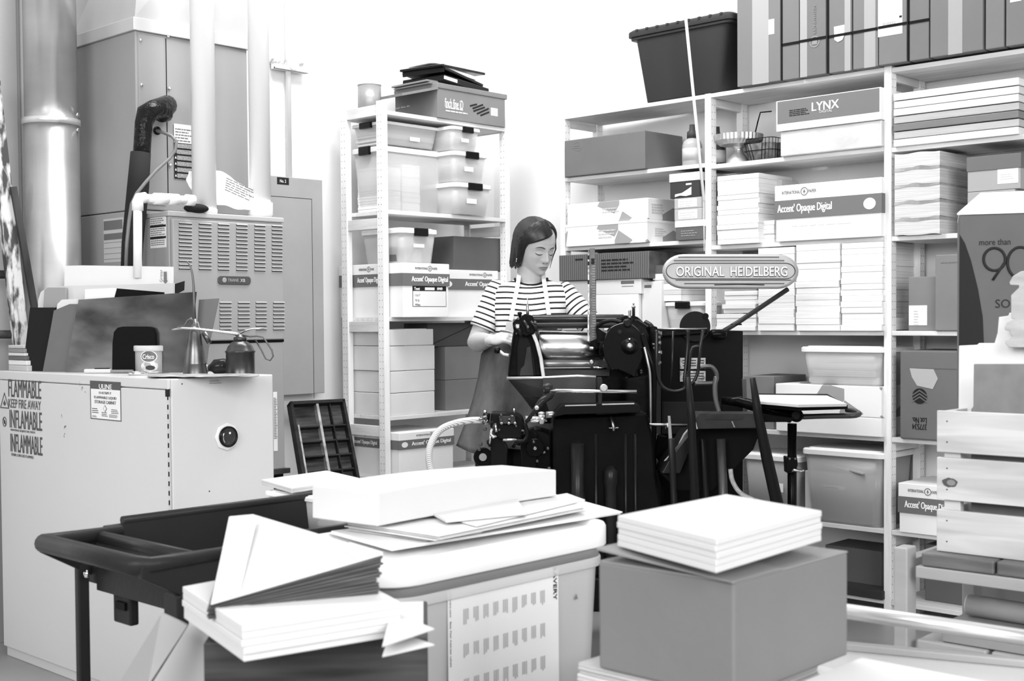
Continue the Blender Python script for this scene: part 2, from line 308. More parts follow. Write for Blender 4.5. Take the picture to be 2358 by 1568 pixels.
# ---------------------------------------------------------------- furnace
FX0,FX1,FY=2.60,3.13,4.22; fz1=hy(500,492,FY).z; fz0=hy(655,1078,FY).z
t=thing('furnace','grey louvred furnace with a dark oval nameplate, under two white vent pipes','furnace',(FX0,FY,fz0)); L=V(FX0,FY,fz0)
FH=fz1-fz0; FW=FX1-FX0
MB().box(.006,FW-.006,.004,.275,0,FH-.02).build('body',GREYS,t,.003); MB().box(0,FW,-.004,.278,FH-.02,FH).build('top_lid',mat('furnace_lid',.42,.45),t,.004)
fw_=Fr((FX0,FY,fz0),(1,0,0),(0,0,1)); fl_=Fr((0,0,0),(1,0,0),(0,0,1))
zm=fpx(fw_,500,787)[1]
MB().box(.012,FW-.012,-.014,.004,zm+.004,FH-.03).build('upper_door',GREYF,t,.005); MB().box(.012,FW-.012,-.006,.004,.0,zm-.006).build('lower_door',mat('furnace_grey',.31,.5),t,.005)
MB().box(.012,FW-.012,-.008,.002,zm-.006,zm+.004).build('door_gap',BLKM,t)
def louver(x0,x1,ya,yb,n,nm='louver_bank'):
    q=MB(); q2=MB()
    for i in range(n):
        y=ya+(yb-ya)*i/(n-1); a0,b=fpx(fw_,x0,y); a1,_=fpx(fw_,x1,y); q.panel(fl_,a0,a1,b-.0042,b+.001,.0008,.014)
        q2.prism([fl_.p(a0,b+.001,.0145),fl_.p(a0,b+.0045,.0145),fl_.p(a0,b-.001,.019)],fl_.r*(a1-a0))
    o=q.build(nm,mat('louver_shadow',.02,.8),t); q2.build('louver_blade',GREYF,o)
for x0,x1 in((407,437),(453,482),(497,523),(539,565),(581,606),(621,645)): louver(x0,x1,514+(x0-407)*.03,618+(x0-407)*.025,13)
for x0,x1 in((458,486),(501,528),(543,570),(584,609),(624,650)): louver(x0,x1,697,758,8)
a0,b0=fpx(fw_,496,655); a1,b1=fpx(fw_,571,637)
MB().rings([[V(p.x,-.014-c,p.y) for p in rr((a0+a1)/2,(b0+b1)/2,0,a1-a0,b1-b0,.013)] for c in(0,.006)]).build('nameplate',mat('plate_dark',.06,.4),t,.002)
MB().lathe((a0+.028,-.02,(b0+b1)/2),[(.010,0),(.010,.001),(.007,.001)],18,(0,-1,0)).build('nameplate_emblem',mat('plate_ring',.3,.4),t)
text('TRANE',mat('plate_text',.32,.4),fl_,a0+.042,b0+.011,.05,.012,t,bold=.02,c0=.021); text('XB',mat('plate_text2',.5,.4),fl_,a0+.10,b0+.011,.022,.012,t,bold=.02,c0=.021)
fxw=Fr((FX0+.006,4.5,fz0),(0,-1,0),(0,0,1)); fxl=Fr((.006,.28,0),(0,-1,0),(0,0,1))
a0,b0=fpx(fxw,347,572); a1,b1=fpx(fxw,382,491); MB().panel(fxl,a0,a1,b0,b1,.001).build('label',LABEL,t)
q=MB(); 
for i in range(3): q.panel(fxl,a0,a1,b0+(b1-b0)*(.27+.34*i),b0+(b1-b0)*(.27+.34*i)+.008,.0006,.001)
q.build('label_heading',INK,t); lines(fxl,a0+.004,a1-.004,b0+.01,b1-.012,14,t,GINK,'printing',8)
a0,b0=fpx(fw_,628,1010); a1,b1=fpx(fw_,635.5,902); MB().panel(fl_,a0,a1,b0-.05,b1,.001,.006).build('label_strip',LABEL,t); lines(fl_,a0+.001,a1-.001,b0,b1-.02,26,t,GINK,'printing',9).location=(0,-.0065,0)
a=thing('furnace_stand','dark raised stand carrying the furnace','stand',(FX0,FY,0)); MB().box(.01,FW-.01,.01,.27,0,fz0-.02).build('body',BLKM,a); MB().box(-.01,FW+.01,-.01,.279,fz0-.02,fz0).build('top_plate',DSTEEL,a)
# the vents
for i,(px,pyb,r,lab) in enumerate(((471,478,.046,'white pvc vent pipe rising from the front of the furnace top'),(600,486,.042,'white pvc vent pipe with a collar at its foot, nearest the breaker panel'))):
    b=V(hy(px,pyb,4.275).x,4.275,fz1)
    t=thing('vent_pipe',lab,'pipe',b); MB().lathe((0,0,0),[(r,0),(r,4.2-fz1)],32).build('pipe',PVC,t)
    if i: MB().lathe((0,0,0),[(r*.98,.0),(r*1.16,.012),(r*1.16,.06),(r,.06)],32).build('collar',PVC,t)
    else: MB().lathe((0,0,0),[(r*1.06,0),(r*1.06,.02),(r,.02)],32).build('collar',PVC,t)
# crumpled bag between the vents
def crumple(ptsgrid,m,name,label,cat,seed,amp=.012,n=4,thick=.012):
    rg=random.Random(seed); g=[[Vector(p) for p in row] for row in ptsgrid]; O=g[0][0].copy(); R_=len(g); K=len(g[0]); vs=[]; fs=[]
    RN=(R_-1)*n+1; KN=(K-1)*n+1
    for j in range(RN):
        for i in range(KN):
            jj=min(j//n,R_-2); ii=min(i//n,K-2); a=(j-jj*n)/n; b=(i-ii*n)/n
            p=(g[jj][ii]*(1-a)+g[jj+1][ii]*a)*(1-b)+(g[jj][ii+1]*(1-a)+g[jj+1][ii+1]*a)*b
            vs.append(p-O+V(rg.uniform(-amp,amp),rg.uniform(-amp,amp),rg.uniform(-amp,amp)))
    for j in range(RN-1):
        for i in range(KN-1): fs.append((j*KN+i,j*KN+i+1,(j+1)*KN+i+1,(j+1)*KN+i))
    o=MB().add(vs,fs,True).build(name,m,None,loc=O); s=o.modifiers.new('s','SOLIDIFY'); s.thickness=thick; u=o.modifiers.new('u','SUBSURF'); u.levels=u.render_levels=1
    return tag(o,label,cat)
o=crumple([[hy(432,392,4.36),hy(450,400,4.36),hy(505,392,4.36),hy(540,418,4.35),hy(588,450,4.34)],[hy(428,415,4.34),hy(455,430,4.33),hy(500,430,4.33),hy(540,448,4.32),hy(592,466,4.31)],[hy(438,436,4.32),hy(470,470,4.30),hy(500,474,4.29),hy(545,484,4.28),hy(588,486,4.28)]],mat('bag_plastic',.85,.35),'plastic_bag','crumpled white plastic bag with printing slumped between the two vent pipes','bag',4,.007,3,.01)
fb=Fr(hy(507,470,4.30),hy(590,478,4.28)-hy(507,440,4.32),hy(515,400,4.345)-hy(507,470,4.30))
w0=hy(508,436,4.325); fb=Fr(V(0,0,0),(hy(575,470,4.285)-hy(508,440,4.315)),V(.15,0,1)); lines(fb,.0,.13,-.005,.05,6,o,GINK,'printing',5).location=w0-o.location-V(0,.03,0)
tag(MB().ell((0,0,0),.05,.04,.018).build('black_glove',mat('foam_black',.02),None,loc=hz(452,480,fz1+.015)),'small black glove lying on the furnace top beside the front vent pipe','glove')
# ---------------------------------------------------------------- electrical panel and wall conduit
BYp=4.90; x0,x1,z1=rng_y(610,745,409,BYp,0,650); z1=hy(745,415,BYp).z; z0=hy(745,905,BYp).z
B=Bx('breaker_panel','tall grey electrical breaker panel mounted on the wall right of the furnace','electrical panel',x0,x1,BYp,5.0,z0,z1,mat('panel_grey',.34,.45,0,.04,6),bevel=.003)
q=MB(); a0,b0=fpx(wfr(B,'y'),600,925); a1,b1=fpx(wfr(B,'y'),718,458)
q.panel(B.fy,a0,a1,b1-.002,b1,.001); q.panel(B.fy,a1-.002,a1,b0,b1,.001); q.build('door_outline',BLKM,B.o)
ppan(B,'y',638,424,665,410,INK,'label'); ptxt(B,'y','No. 2',644,420,658,414,LINK,c0=.002)
p=hy(664,200,4.975); t=thing('wall_conduit','thin white conduit dropping to the breaker panel from above','conduit',(p.x,4.975,z1))
MB().cyl((0,0,0),(0,0,4.2-z1),.013).build('pipe',PVC,t)
p0=hy(630,140,4.96);p1=hy(706,152,4.96)
t=thing('strut_bracket','short white strut channel with clamps across the wall conduit','bracket',(p0.x,4.97,p0.z))
MB().box(0,p1.x-p0.x,-.02,.01,-.035,-.012).box(0,p1.x-p0.x,-.035,-.012,-.035,-.028).build('channel',mat('strut_white',.72,.5),t); MB().box(.0,p1.x-p0.x-.02,-.012,.02,-.012,.012).build('channel_slot',mat('slot_grey',.4,.5,0,.6,60),t)
MB().lathe((p.x-p0.x,-.03,-.01),[(.024,-.02),(.026,0),(.024,.012)],16,(0,-1,0)).build('clamp',PVC,t)
# ---------------------------------------------------------------- painter's ladder
SPL=mat('splattered_wood',.10,.7)
nt=SPL.node_tree; N=nt.nodes; Lk=nt.links; tc=N.new('ShaderNodeTexCoord'); n=N.new('ShaderNodeTexNoise'); n.inputs['Scale'].default_value=30; n.inputs['Detail'].default_value=6
mp=N.new('ShaderNodeMapping'); mp.inputs['Scale'].default_value=(1,1,.35); Lk.new(tc.outputs['Object'],mp.inputs[0]); Lk.new(mp.outputs[0],n.inputs[0]); cr_=N.new('ShaderNodeValToRGB'); cr_.color_ramp.elements[0].position=.44; cr_.color_ramp.elements[0].color=(.05,.05,.05,1); cr_.color_ramp.elements[1].position=.56; cr_.color_ramp.elements[1].color=(.6,.6,.6,1)
Lk.new(n.outputs[0],cr_.inputs[0]); Lk.new(cr_.outputs[0],N['Principled BSDF'].inputs['Base Color'])
pt=hy(-12,250,4.76); pb=hy(48,790,4.76); k=(0-pb.z)/(pt.z-pb.z); foot=pb+(pt-pb)*k
t=thing('wooden_ladder','paint-splattered wooden ladder leaning behind the folders at the left edge','ladder',foot)
MB().bar((0,0,0),(pt-foot)*1.05,.055,.028,(0,1,0)).build('rail',SPL,t)
pt2=hy(30,430,4.74); pb2=hy(76,690,4.74); foot2=pb2+(pt2-pb2)*((0-pb2.z)/(pt2.z-pb2.z)); MB().bar(foot2-foot,pt2-foot,.024,.016,(0,1,0)).build('rear_rail',mat('ladder_dark',.05,.6,0,.5,12,(1,1,.3)),t)
for y in(632,770): 
    a=hy(-60,y,4.80); b=hy(36 if y==632 else 55,y,4.78); MB().cyl(a-foot,b-foot,.016).build('rung',mat('ladder_dark',.05),t)
# ---------------------------------------------------------------- type case leaning
P0=hd(690,1090,5.62); P0.z=0; a=hd(668,924,5.80); b=hd(781,914,5.95); r_=(b-a); r_.z=0; W_=r_.length; r_.normalize(); bt=hd(712,1110,5.62); u_=(a-V(bt.x-.03,bt.y,bt.z)); u_.normalize()
base=a-u_*(a.z/u_.z); t=thing('type_case','dark wooden letterpress type case standing on end against the shelf post','type case',base)
fr=Fr((0,0,0),r_,u_); Lh=a.z/u_.z; DW=mat('dark_wood',.022,.6,0,.4,6,(1,1,6)); D_=.04
nn=fr.n
MB().panel(fr,0,W_*1.12,0,Lh,.008,-D_).build('back_board',mat('dark_wood_back',.045,.7,0,.8,5,(1,1,9)),t)
q=MB(); q.panel(fr,0,.014,0,Lh,D_,-D_); q.panel(fr,W_*1.12-.014,W_*1.12,0,Lh,D_,-D_); q.panel(fr,0,W_*1.12,Lh-.016,Lh,D_,-D_); q.panel(fr,0,W_*1.12,0,.016,D_,-D_); q.build('frame',DW,t)
q=MB()
for i in range(1,13): q.panel(fr,.014,W_*1.1,Lh-.06-i*.075,Lh-.053-i*.075,D_*.8,-D_)
q.panel(fr,W_*.8,W_*.8+.005,0,Lh,D_*.8,-D_); q.build('dividers',DW,t); MB().panel(fr,W_*.52,W_*.52+.012,0,Lh-.01,D_*.9,-D_).build('center_divider',mat('worn_wood',.35,.6,0,.5,10,(1,1,3)),t)
MB().panel(fr,W_*.08,W_*.08+.008,0,Lh-.12,D_*.9,-D_).build('center_divider',mat('worn_wood',.35),t)
# ---------------------------------------------------------------- flammable storage cabinet
CX0,CX1,CY0,CY1=2.166,2.566,3.53,4.70; cz=hx(386,873,CX0).z
CAB=mat('cabinet_enamel',.60,.32,0,.015,3); 
B=Bx('storage_cabinet','light steel flammable-liquid storage cabinet with a round vent, behind the dark cart','cabinet',CX0+.012,CX1,CY0,CY1,0,cz,CAB,bevel=.004)
fr=B.fx; L=B.d
b=B.o
MB().box(-B.w/2-.012,-B.w/2,-B.d/2+.004,B.d/2,.04,B.h-.035).build('door',CAB,b,.003)
MB().box(-B.w/2-.012,-B.w/2,-B.d/2,B.d/2,B.h-.032,B.h).build('top_rim',CAB,b,.003)
q=MB()
z=B.h-.05
MB().box(-B.w/2-.013,-B.w/2-.009,-B.d/2-.001,-B.d/2+.006,.05,B.h-.03).build('hinge',mat('hinge_light',.55,.4),b)
while z>.06: q.box(-B.w/2-.0140,-B.w/2-.0115,-B.d/2-.0018,-B.d/2+.0012,z-.015,z); z-=.030
q.build('hinge_gaps',BLKM,b)
q=MB().box(-B.w/2-.014,-B.w/2-.006,-B.d/2-.002,-B.d/2+.012,B.h-.055,B.h-.032).build('door_gap',INK,b)
# fx frame pushed to door face
wf=Fr((CX0-.0005,CY1,0),(0,-1,0),(0,0,1)); lf=Fr((-B.w/2-.0125,B.d/2,0),(0,-1,0),(0,0,1))
def ct(s,x0,y0,x1,y1,m,bold=0,c=.0004,nm='lettering'):
    a0,b0=fpx(wf,x0,y0); a1=fpx(wf,x1,y1)[0]; b1=fpx(wf,x0,y1)[1]; return text(s,m,lf,a0,b0,a1-a0,b1-b0,b,nm,bold,c0=c)
CI=mat('cabinet_print',.07,.6)
ct('FLAMMABLE',20,913,94,873,CI,.012); ct('KEEP FIRE AWAY',20,938,94,918,CI,.0); ct('INFLAMABLE',23,984,96,943,CI,.012); ct('MANTENGA ALEJADO DEL FUEGO',25,993,81,987,CI); ct('INFLAMMABLE',25,1039,97,998,CI,.012); ct('TENIR LOIN DES FLAMMES',26,1049,77,1043,CI)
a0,b0=fpx(wf,1,939); a1,b1=fpx(wf,21,904)
q=MB(); P=[(a0,b0),(a1,b0),((a0+a1)/2,b1)]; cx,cy=(a0+a1)/2,b0+(b1-b0)*.36
for i in range(3):
    p,n=P[i],P[(i+1)%3]; s=lambda t:(cx+(t[0]-cx)*.84,cy+(t[1]-cy)*.84); p2,n2=s(p),s(n); q.prism([lf.p(*p,.001),lf.p(*n,.001),lf.p(*n2,.001),lf.p(*p2,.001)],lf.n*.0006)
q.prism([lf.p(cx+x*.012,cy+y*.012-.003,.001) for x,y in((-.5,-.6),(.5,-.6),(.8,0),(.4,.5),(.35,.2),(0,1.2),(-.3,.3),(-.6,.5),(-.8,0))],lf.n*.0006); q.build('flame_symbol',CI,b)
a0,b0=fpx(wf,11,971); q=MB(); rad=.016
for i in range(28):
    t0,t1=2*math.pi*i/28,2*math.pi*(i+1)/28; q.prism([lf.p(a0+r*math.cos(t),b0+r*1.15*math.sin(t),.001) for r,t in((rad,t0),(rad,t1),(rad*.82,t1),(rad*.82,t0))],lf.n*.0006)
q.prism([lf.p(a0+x,b0+y,.001) for x,y in((-.012,.011),(-.010,.014),(.012,-.011),(.010,-.014))],lf.n*.0006); q.prism([lf.p(a0+x*.008,b0+y*.008,.001) for x,y in((-.5,-1),(.5,-1),(.7,0),(0,1),(-.7,0))],lf.n*.0006); q.build('no_flame_symbol',CI,b)
a0,b0=fpx(wf,210,963); a1,b1=fpx(wf,278,881)
def lp(x0,y0,x1,y1,m,nm,c=.0004):
    a0,b0=fpx(wf,x0,y0); a1,b1=fpx(wf,x1,y1); return MB().panel(lf,a0,a1,b0,b1,.0006,c).build(nm,m,b)
lp(209,964,278,880,CI,'label_border',.0002); lp(211,962,277,899,LABEL,'label',.0005)
ct('ULINE',229,895,258,884,LINK,.02,.0012); ct('H-4176M-Y',229,907,257,901,CI,.01,.0014); ct('FLAMMABLE LIQUID',218,918,269,911,CI,.01,.0014); ct('STORAGE CABINET',219,928,268,921,CI,.01,.0014)
a0,b0=fpx(wf,243,941); q=MB(); q.prism([lf.p(a0+x*.012,b0+y*.012,.0014) for x,y in((-1,0),(0,-1),(1,0),(0,1))],lf.n*.0005); q.build('hazard_diamond',CI,b); MB().prism([lf.p(a0+x*.009,b0+y*.009,.002) for x,y in((-1,0),(0,-1),(1,0),(0,1))],lf.n*.0005).build('hazard_diamond_center',LABEL,b)
for x0,x1,y0,y1 in((213,228,938,950),(257,275,942,952),(213,224,956,960),(235,250,948,958),(252,275,955,961)):
    a0,b0=fpx(wf,x0,y1); a1,b1=fpx(wf,x1,y0); lines(lf,a0,a1,b0,b1,3,b,CI,'printing',x0)
# scuffs
q=MB(); rg=random.Random(5)
for px,py,w,h in((190,895,.010,.012),(142,958,.006,.010),(150,985,.012,.014),(148,1002,.008,.012),(183,885,.003,.012),(8,1042,.006,.002),(196,902,.008,.005)):
    a0,b0=fpx(wf,px,py)
    for k in range(4): 
        x=a0+rg.uniform(-w,w)/2;y=b0+rg.uniform(-h,h)/2; n=7; q.prism([lf.p(x+w*.3*rg.uniform(.5,1)*math.cos(i*2*math.pi/n),y+h*.3*rg.uniform(.5,1)*math.sin(i*2*math.pi/n),.0002) for i in range(n)],lf.n*.0003)
q.build('scuff_marks',mat('scuff',.30,.7),b)
# vent
wy=Fr((CX0+.012,CY0,0),(1,0,0),(0,0,1)); ly=Fr((-B.w/2,-B.d/2,0),(1,0,0),(0,0,1)); a0,b0=fpx(wy,521,1005); c=ly.p(a0,b0)
MB().lathe(c,[(.046,0),(.046,.006),(.040,.009),(.036,.009)],8,(0,-1,0)).build('vent_plate',mat('vent_white',.72,.35),b,.001)
MB().lathe(c,[(.034,.008),(.034,.016),(.029,.016),(.029,.0105),(0,.0105)],32,(0,-1,0)).build('vent_rim',BLKP,b)
MB().lathe(c,[(.0285,.0108),(.0285,.015),(.024,.0115),(.012,.0112),(0,.013)],32,(0,-1,0)).build('vent_cap',mat('vent_chrome',.05,.3,.3),b)
MB().lathe(c+V(.003,-.013,.012),[(.004,0),(.004,.004)],10,(0,-1,0)).build('vent_screw',CHROME,b)
MB().tube([c+V(.022*math.cos(a),-.016,.026*math.sin(a)) for a in[2.6+.1*k for k in range(14)]],.0022,6).build('vent_wire',CHROME,b)
for px,py in((419,884),(482,1131)):
    a0,b0=fpx(wy,px,py); MB().lathe(ly.p(a0,b0),[(.0022,0),(.0022,.001)],10,(0,-1,0)).build('rivet_hole',INK,b)
lines(ly,*[v for v in (fpx(wy,482,885)[0],fpx(wy,512,885)[0],fpx(wy,482,884)[1],fpx(wy,482,874)[1])],2,b,mat('pencil',.35,.8),'scribble',3)
# ---------------------------------------------------------------- things standing on the cabinet
Z=cz
A0=V(2.25,4.33,Z); A1=V(2.45,3.84,Z); nb=V(.925,.378,0)
def brd(name,label,cat,off,pix,t,m,lean=0,**k): return slabpx(name,label,cat,A0+nb*off,A1+nb*off,pix,t,m,lean,**k)
SHEET=mat('painted_reflection_sheet',.17,.22,.9,.75,3.2,(1,1,2.2),.12,5)  # strong tone variation in the colour stands in for mirror reflections
brd('metal_sheet','metal sheet with reflections painted in, leaning on edge, largest of the boards on the cabinet','sheet metal',0,[(150,858),(181,690),(452,672),(434,858)],.003,SHEET)
brd('rubber_pad','black rubber pad with rounded top corners leaning on the metal sheet','pad',-.012,[(258,857),(259,790),(262,765),(270,755),(282,752),(340,752),(352,756),(357,768),(359,857)],.006,mat('rubber',.004,.7))
brd('folder','brown card folder standing on edge left of the metal sheet','folder',.022,[(98,857),(116,760),(124,715),(160,700),(180,700),(160,857)],.010,mat('folder_brown',.13,.7,0,.1,5))
brd('envelope','creamy padded envelope sticking up beside the brown folder','envelope',.035,[(112,856),(132,700),(142,690),(176,688),(176,856)],.008,mat('envelope_cream',.68,.6))
brd('folder','dark green-black folder leaning leftmost on the cabinet','folder',.05,[(52,856),(69,708),(128,708),(110,857)],.012,mat('folder_black',.014,.6))
brd('folder','mid grey folder pressed between the black folder and the padded envelope','folder',.065,[(90,856),(102,668),(110,662),(150,662),(150,856)],.010,mat('folder_grey',.30,.7))
brd('paper_sheet','pale translucent sheets curling over the top of the folders','paper sheets',.085,[(85,780),(88,690),(94,672),(110,662),(158,658),(300,655),(398,652),(398,780)],.012,mat('pale_film',.62,.4))
brd('paper_sheet','white sheet poking up behind the metal sheet','paper sheet',.012,[(195,700),(196,666),(262,663),(300,680),(300,700)],.003,WHITE)
brd('paper_sheet','black paper sheet poking up behind the metal sheet, wedge-shaped top','paper sheet',.006,[(262,690),(269,664),(378,673),(378,690)],.002,BLKM)
brd('card_wedge','black pointed card wedge rising highest behind the metal sheet','card',.10,[(345,672),(424,647),(423,668),(400,680),(345,680)],.004,mat('wedge_black',.02,.5))
o=brd('mailer','wide white mailer with an arrow printed at its end, lying behind the folders','mailer',.13,[(147,700),(149,612),(190,611),(392,614),(392,700)],.02,mat('mailer_white',.75,.5))
fA=Fr(A0+nb*.128,A1-A0,(0,0,1)); a0,b0=fpx(fA,381,646); fl2=Fr((0,0,0),A1-A0,(0,0,1)); off=(A0+nb*.128-Vector(o.location))
q=MB(); q.prism([fl2.p(a0+x,b0+y,.001)+off for x,y in((-.010,0),(.0,-.012),(.010,0),(.006,.0),(.006,.032),(-.006,.032),(-.006,0))],fl2.n*.001); q.build('arrow_print',GINK,o)
fu=Fr(V(0,0,0),(0,0,1),-(A1-A0)); fu.n=fl2.n
text('Gristar',GINK,Fr(off+fl2.p(a0-.014,b0-.005,.001),(0,0,1),-(A1-A0)),0,0,.045,.012,o,c0=-.003)
slabpx('card_sheet','plain grey card leaning behind the cone oil can','card',V(2.50,3.86,Z),V(2.555,3.74,Z),[(446,858),(458,690),(504,687),(480,800),(474,858)],.003,mat('grey_card',.17,.6))
# stack of pads at the far left
zz=Z; lay=[(.022,.5,'white notepad','pad'),(.018,.72,'light grey notepad','pad'),(.016,.12,'dark spiral book','book'),(.012,.65,'pale spiral book','book'),(.016,.25,'striped dark notebook','book'),(.012,.5,'grey notebook','book')]
names=['lowest','second up','third up','fourth up','second from top','topmost']
for i,(h,v,nm,ct_) in enumerate(lay):
    y0=hx(62-i*1.5,820,2.20).y
    o=MB().box(-.1,.1,-(4.69-y0)/2,(4.69-y0)/2,0,h-.001).build('notebook',mat('pad%02d'%int(v*100),v,.6,0,.15,5,(1,1,60)),None,.002,loc=(2.30,(4.69+y0)/2,zz)); tag(o,nm+' in the pile at the cabinet left end, '+names[i],'notebook','notebooks on the cabinet'); zz+=h
# crisco can
p=hz(355,858,Z); D=.0; r=.064
t=thing('shortening_can','Crisco shortening can with a plastic lid on the cabinet','can',p)
h=hd(355,800,(p.x*F[0]+p.y*F[1])).z-Z
MB().lathe((0,0,0),[(r*.97,0),(r,.003),(r,h),(r*.97,h)],36).build('can_body',mat('can_grey',.33,.4),t); MB().lathe((0,0,0),[(r*1.05,h-.012),(r*1.07,h-.01),(r*1.07,h+.006),(r*.99,h+.008),(0,h+.006)],36).build('lid',mat('can_lid',.55,.4),t)
MB().lathe((0,0,0),[(r*1.02,.001),(r*1.02,.006),(r*.99,.007)],36).build('bottom_rim',STEEL,t)
ang=math.atan2(-p.y,-p.x)
def curved(a0,a1,z0,z1,m,nm,c=.0012,n=12):
    q=MB(); rs=[]
    for i in range(n+1):
        a=ang+a0+(a1-a0)*i/n; rs.append([V((r+k)*math.cos(a),(r+k)*math.sin(a),z) for k,z in((c-.001,z0),(c,z0),(c,z1),(c-.001,z1))])
    return q.rings(rs,(1,1),False).build(nm,m,t)
def oval(ac,zc,ra_,rz_,m,nm,c,n=26):
    q=MB(); P=[]
    for k in(0,1): P.append([V((r+c+.0006*k)*math.cos(ang+ac+ra_*math.cos(i*2*math.pi/n)/r),(r+c+.0006*k)*math.sin(ang+ac+ra_*math.cos(i*2*math.pi/n)/r),zc+rz_*math.sin(i*2*math.pi/n)) for i in range(n)])
    return q.rings(P,(1,1),False).build(nm,m,t)
curved(.55,1.1,.004,h-.012,LABEL,'side_panel',.0012)
oval(-.28,h*.66,.029,.021,LINK,'emblem_border',.001); oval(-.28,h*.66,.026,.018,mat('emblem_grey',.12,.5),'emblem',.0018); oval(-.25,h*.28,.03,.020,mat('can_picture',.6,.5,0,.7,40),'picture',.001); oval(-.2,h*.22,.016,.008,mat('can_picture_dark',.05,.5),'picture_detail',.0019)
ca=ang-.28; cen=V(math.cos(ca),math.sin(ca),0); frc=Fr(cen*(r-.0012)+V(0,0,h*.66),V(-math.sin(ca),math.cos(ca),0),(0,0,1)); frc.n=cen
text('Crisco',LINK,frc,-.020,-.008,.04,.016,t,bold=.02,c0=.004)
# cone oil can
p=hz(450,864,Z); Dp=p.x*F[0]+p.y*F[1]; t=thing('cone_oil_can','dented metal cone oil can with a tall bent spout on the cabinet','oil can',p); O=p
OIL=mat('oilcan_metal',.16,.3,.85,.5,12,(1,1,1)); pz=lambda px,py:hd(px,py,Dp)-O
h=pz(447,762).z
MB().lathe((0,0,0),[(.041,0),(.041,.004),(.036,.035),(.037,.038),(.0365,.040),(.032,.07),(.020,h),(.012,h+.012)],28).build('body',OIL,t)
MB().lathe((0,0,0),[(.014,h),(.014,h+.018),(.009,h+.022),(.007,h+.04)],16).build('neck',OIL,t)
MB().tube([V(0,0,h+.02),pz(447,700),pz(446,660),pz(443,630),pz(438,612),pz(431,602)],[.006,.0045,.004,.0035,.003,.002],10).build('spout',mat('spout_dark',.12,.4,.8),t)
MB().tube([V(0,0,h+.03),pz(440,733),pz(432,738),pz(425,750),pz(408,752)],[.004,.004,.0035,.003,.003],8).build('thumb_lever',OIL,t)
MB().tube([V(0,0,h+.01),pz(455,742),pz(461,758),pz(455,775)],[.004]*4,8).build('trigger',OIL,t)
MB().cyl(pz(470,765),pz(482,790),.010,.008).build('side_knob',OIL,t)
# pump oiler
p=hz(554,864,Z); Dp=p.x*F[0]+p.y*F[1]; t=thing('pump_oiler','squat dark pump oiler with a long thin spout, on the corner of the cabinet','oil can',p); O=p; OD=mat('oiler_dark',.07,.3,.7,.4,10)
h1=pz(554,812).z; h2=pz(554,788).z; r=.047
MB().lathe((0,0,0),[(r,0),(r*1.03,.004),(r,.008),(r,h1),(r*1.06,h1+.001),(r*1.06,h1+.005),(r*.98,h1+.008),(r*.85,h1+.022),(r*.6,h1+.034),(r*.42,h2+.004),(r*.42,h2+.015)],32).build('body',OD,t)
MB().lathe((0,0,0),[(r*.46,h2+.004),(r*.46,h2+.016),(r*.3,h2+.018),(r*.25,h2+.026)],20).build('cap',OD,t)
MB().tube([V(0,0,h2+.024),pz(540,768),pz(500,763),pz(450,757),pz(420,755),pz(396,759)],[.007,.006,.005,.0045,.004,.0025],10).build('spout',mat('spout_light',.5,.25,.9),t)
MB().tube([V(0,0,h2+.024),pz(575,775),pz(590,774),pz(606,776),pz(626,806),pz(629,820),pz(622,830),pz(612,826),pz(602,806),pz(588,782)],.0028,8).build('handle_loop',mat('spout_dark',.12),t)
MB().tube([V(0,0,h2+.03),pz(568,760),pz(580,757),pz(608,757)],.0035,8).build('pump_lever',mat('spout_light',.5),t)
# small items
p=hz(503,862,Z); t=thing('glass_bottle','small dark bottle lying on its side between the two oil cans','bottle',p+V(0,0,.026)); O=Vector(t.location); Dp=p.x*F[0]+p.y*F[1]
MB().lathe((0,0,0),[(.0,-.03),(.024,-.028),(.026,-.02),(.026,.012),(.012,.026),(.010,.034),(.013,.036),(.013,.046),(.008,.047)],20,(-R[0]-.3*F[0],-R[1]-.3*F[1],-.12)).build('bottle_body',mat('brown_glass',.02,.12),t)
MB().lathe((0,0,0),[(.0135,.034),(.0135,.044)],16,(-R[0]-.3*F[0],-R[1]-.3*F[1],-.12)).build('cap_ring',DSTEEL,t)
p=hz(414,857,Z); tag(MB().rings([rr(0,0,0,.04,.04,.01),rr(0,0,.055,.048,.048,.012)]).build('plastic_cup',mat('cup_clear',.7,.3,alpha=.5),None,loc=p+V(0,.06,0)),'small clear plastic cup tucked behind the can and the cone oiler','cup')
p=hz(255,860,Z); t=thing('utility_knife','grey and black utility knife lying in front of the rubber pad','knife',p,HD-math.pi/2-.05)
MB().boxc(-.045,0,.009,.095,.022,.014).build('handle',mat('knife_light',.55,.4),t,.004); MB().boxc(-.03,0,.0175,.05,.014,.004).build('slider',BLKP,t,.001); MB().boxc(.04,0,.008,.08,.016,.01).build('grip',mat('knife_grey',.2,.4),t,.003); MB().boxc(.088,0,.007,.03,.014,.002).build('blade',STEEL,t)
p=hz(318,864,Z); tag(MB().lathe((0,0,0),[(.03,0),(.034,.010),(.031,.010),(.028,.002),(0,.002)],24).build('tin_lid',STEEL,None,loc=p),'shallow round tin lid on the cabinet edge in front of the can','lid')
g=[[hz(x,y,Z+.004)+V(0,0,.0) for x in(340,380,420,460,500,560,598)] for y in(869,862)]
crumple(g,mat('rag_grey',.30,.9,0,.5,20),'rag','thin grey rag spread under the oil cans','rag',2,.002,3,.004)
p=hz(388,850,Z); t=thing('putty_knife','white-handled scraper lying across the rag in front of the can','scraper',p); O=p; Dp=p.x*F[0]+p.y*F[1]-.08
MB().tube([pz(386,846),pz(396,855),pz(410,858),pz(440,860)],[.007,.006,.005,.004],10).build('handle',mat('handle_white',.8,.3),t); MB().bar(pz(440,860),pz(486,858),.02,.002).build('blade',STEEL,t)
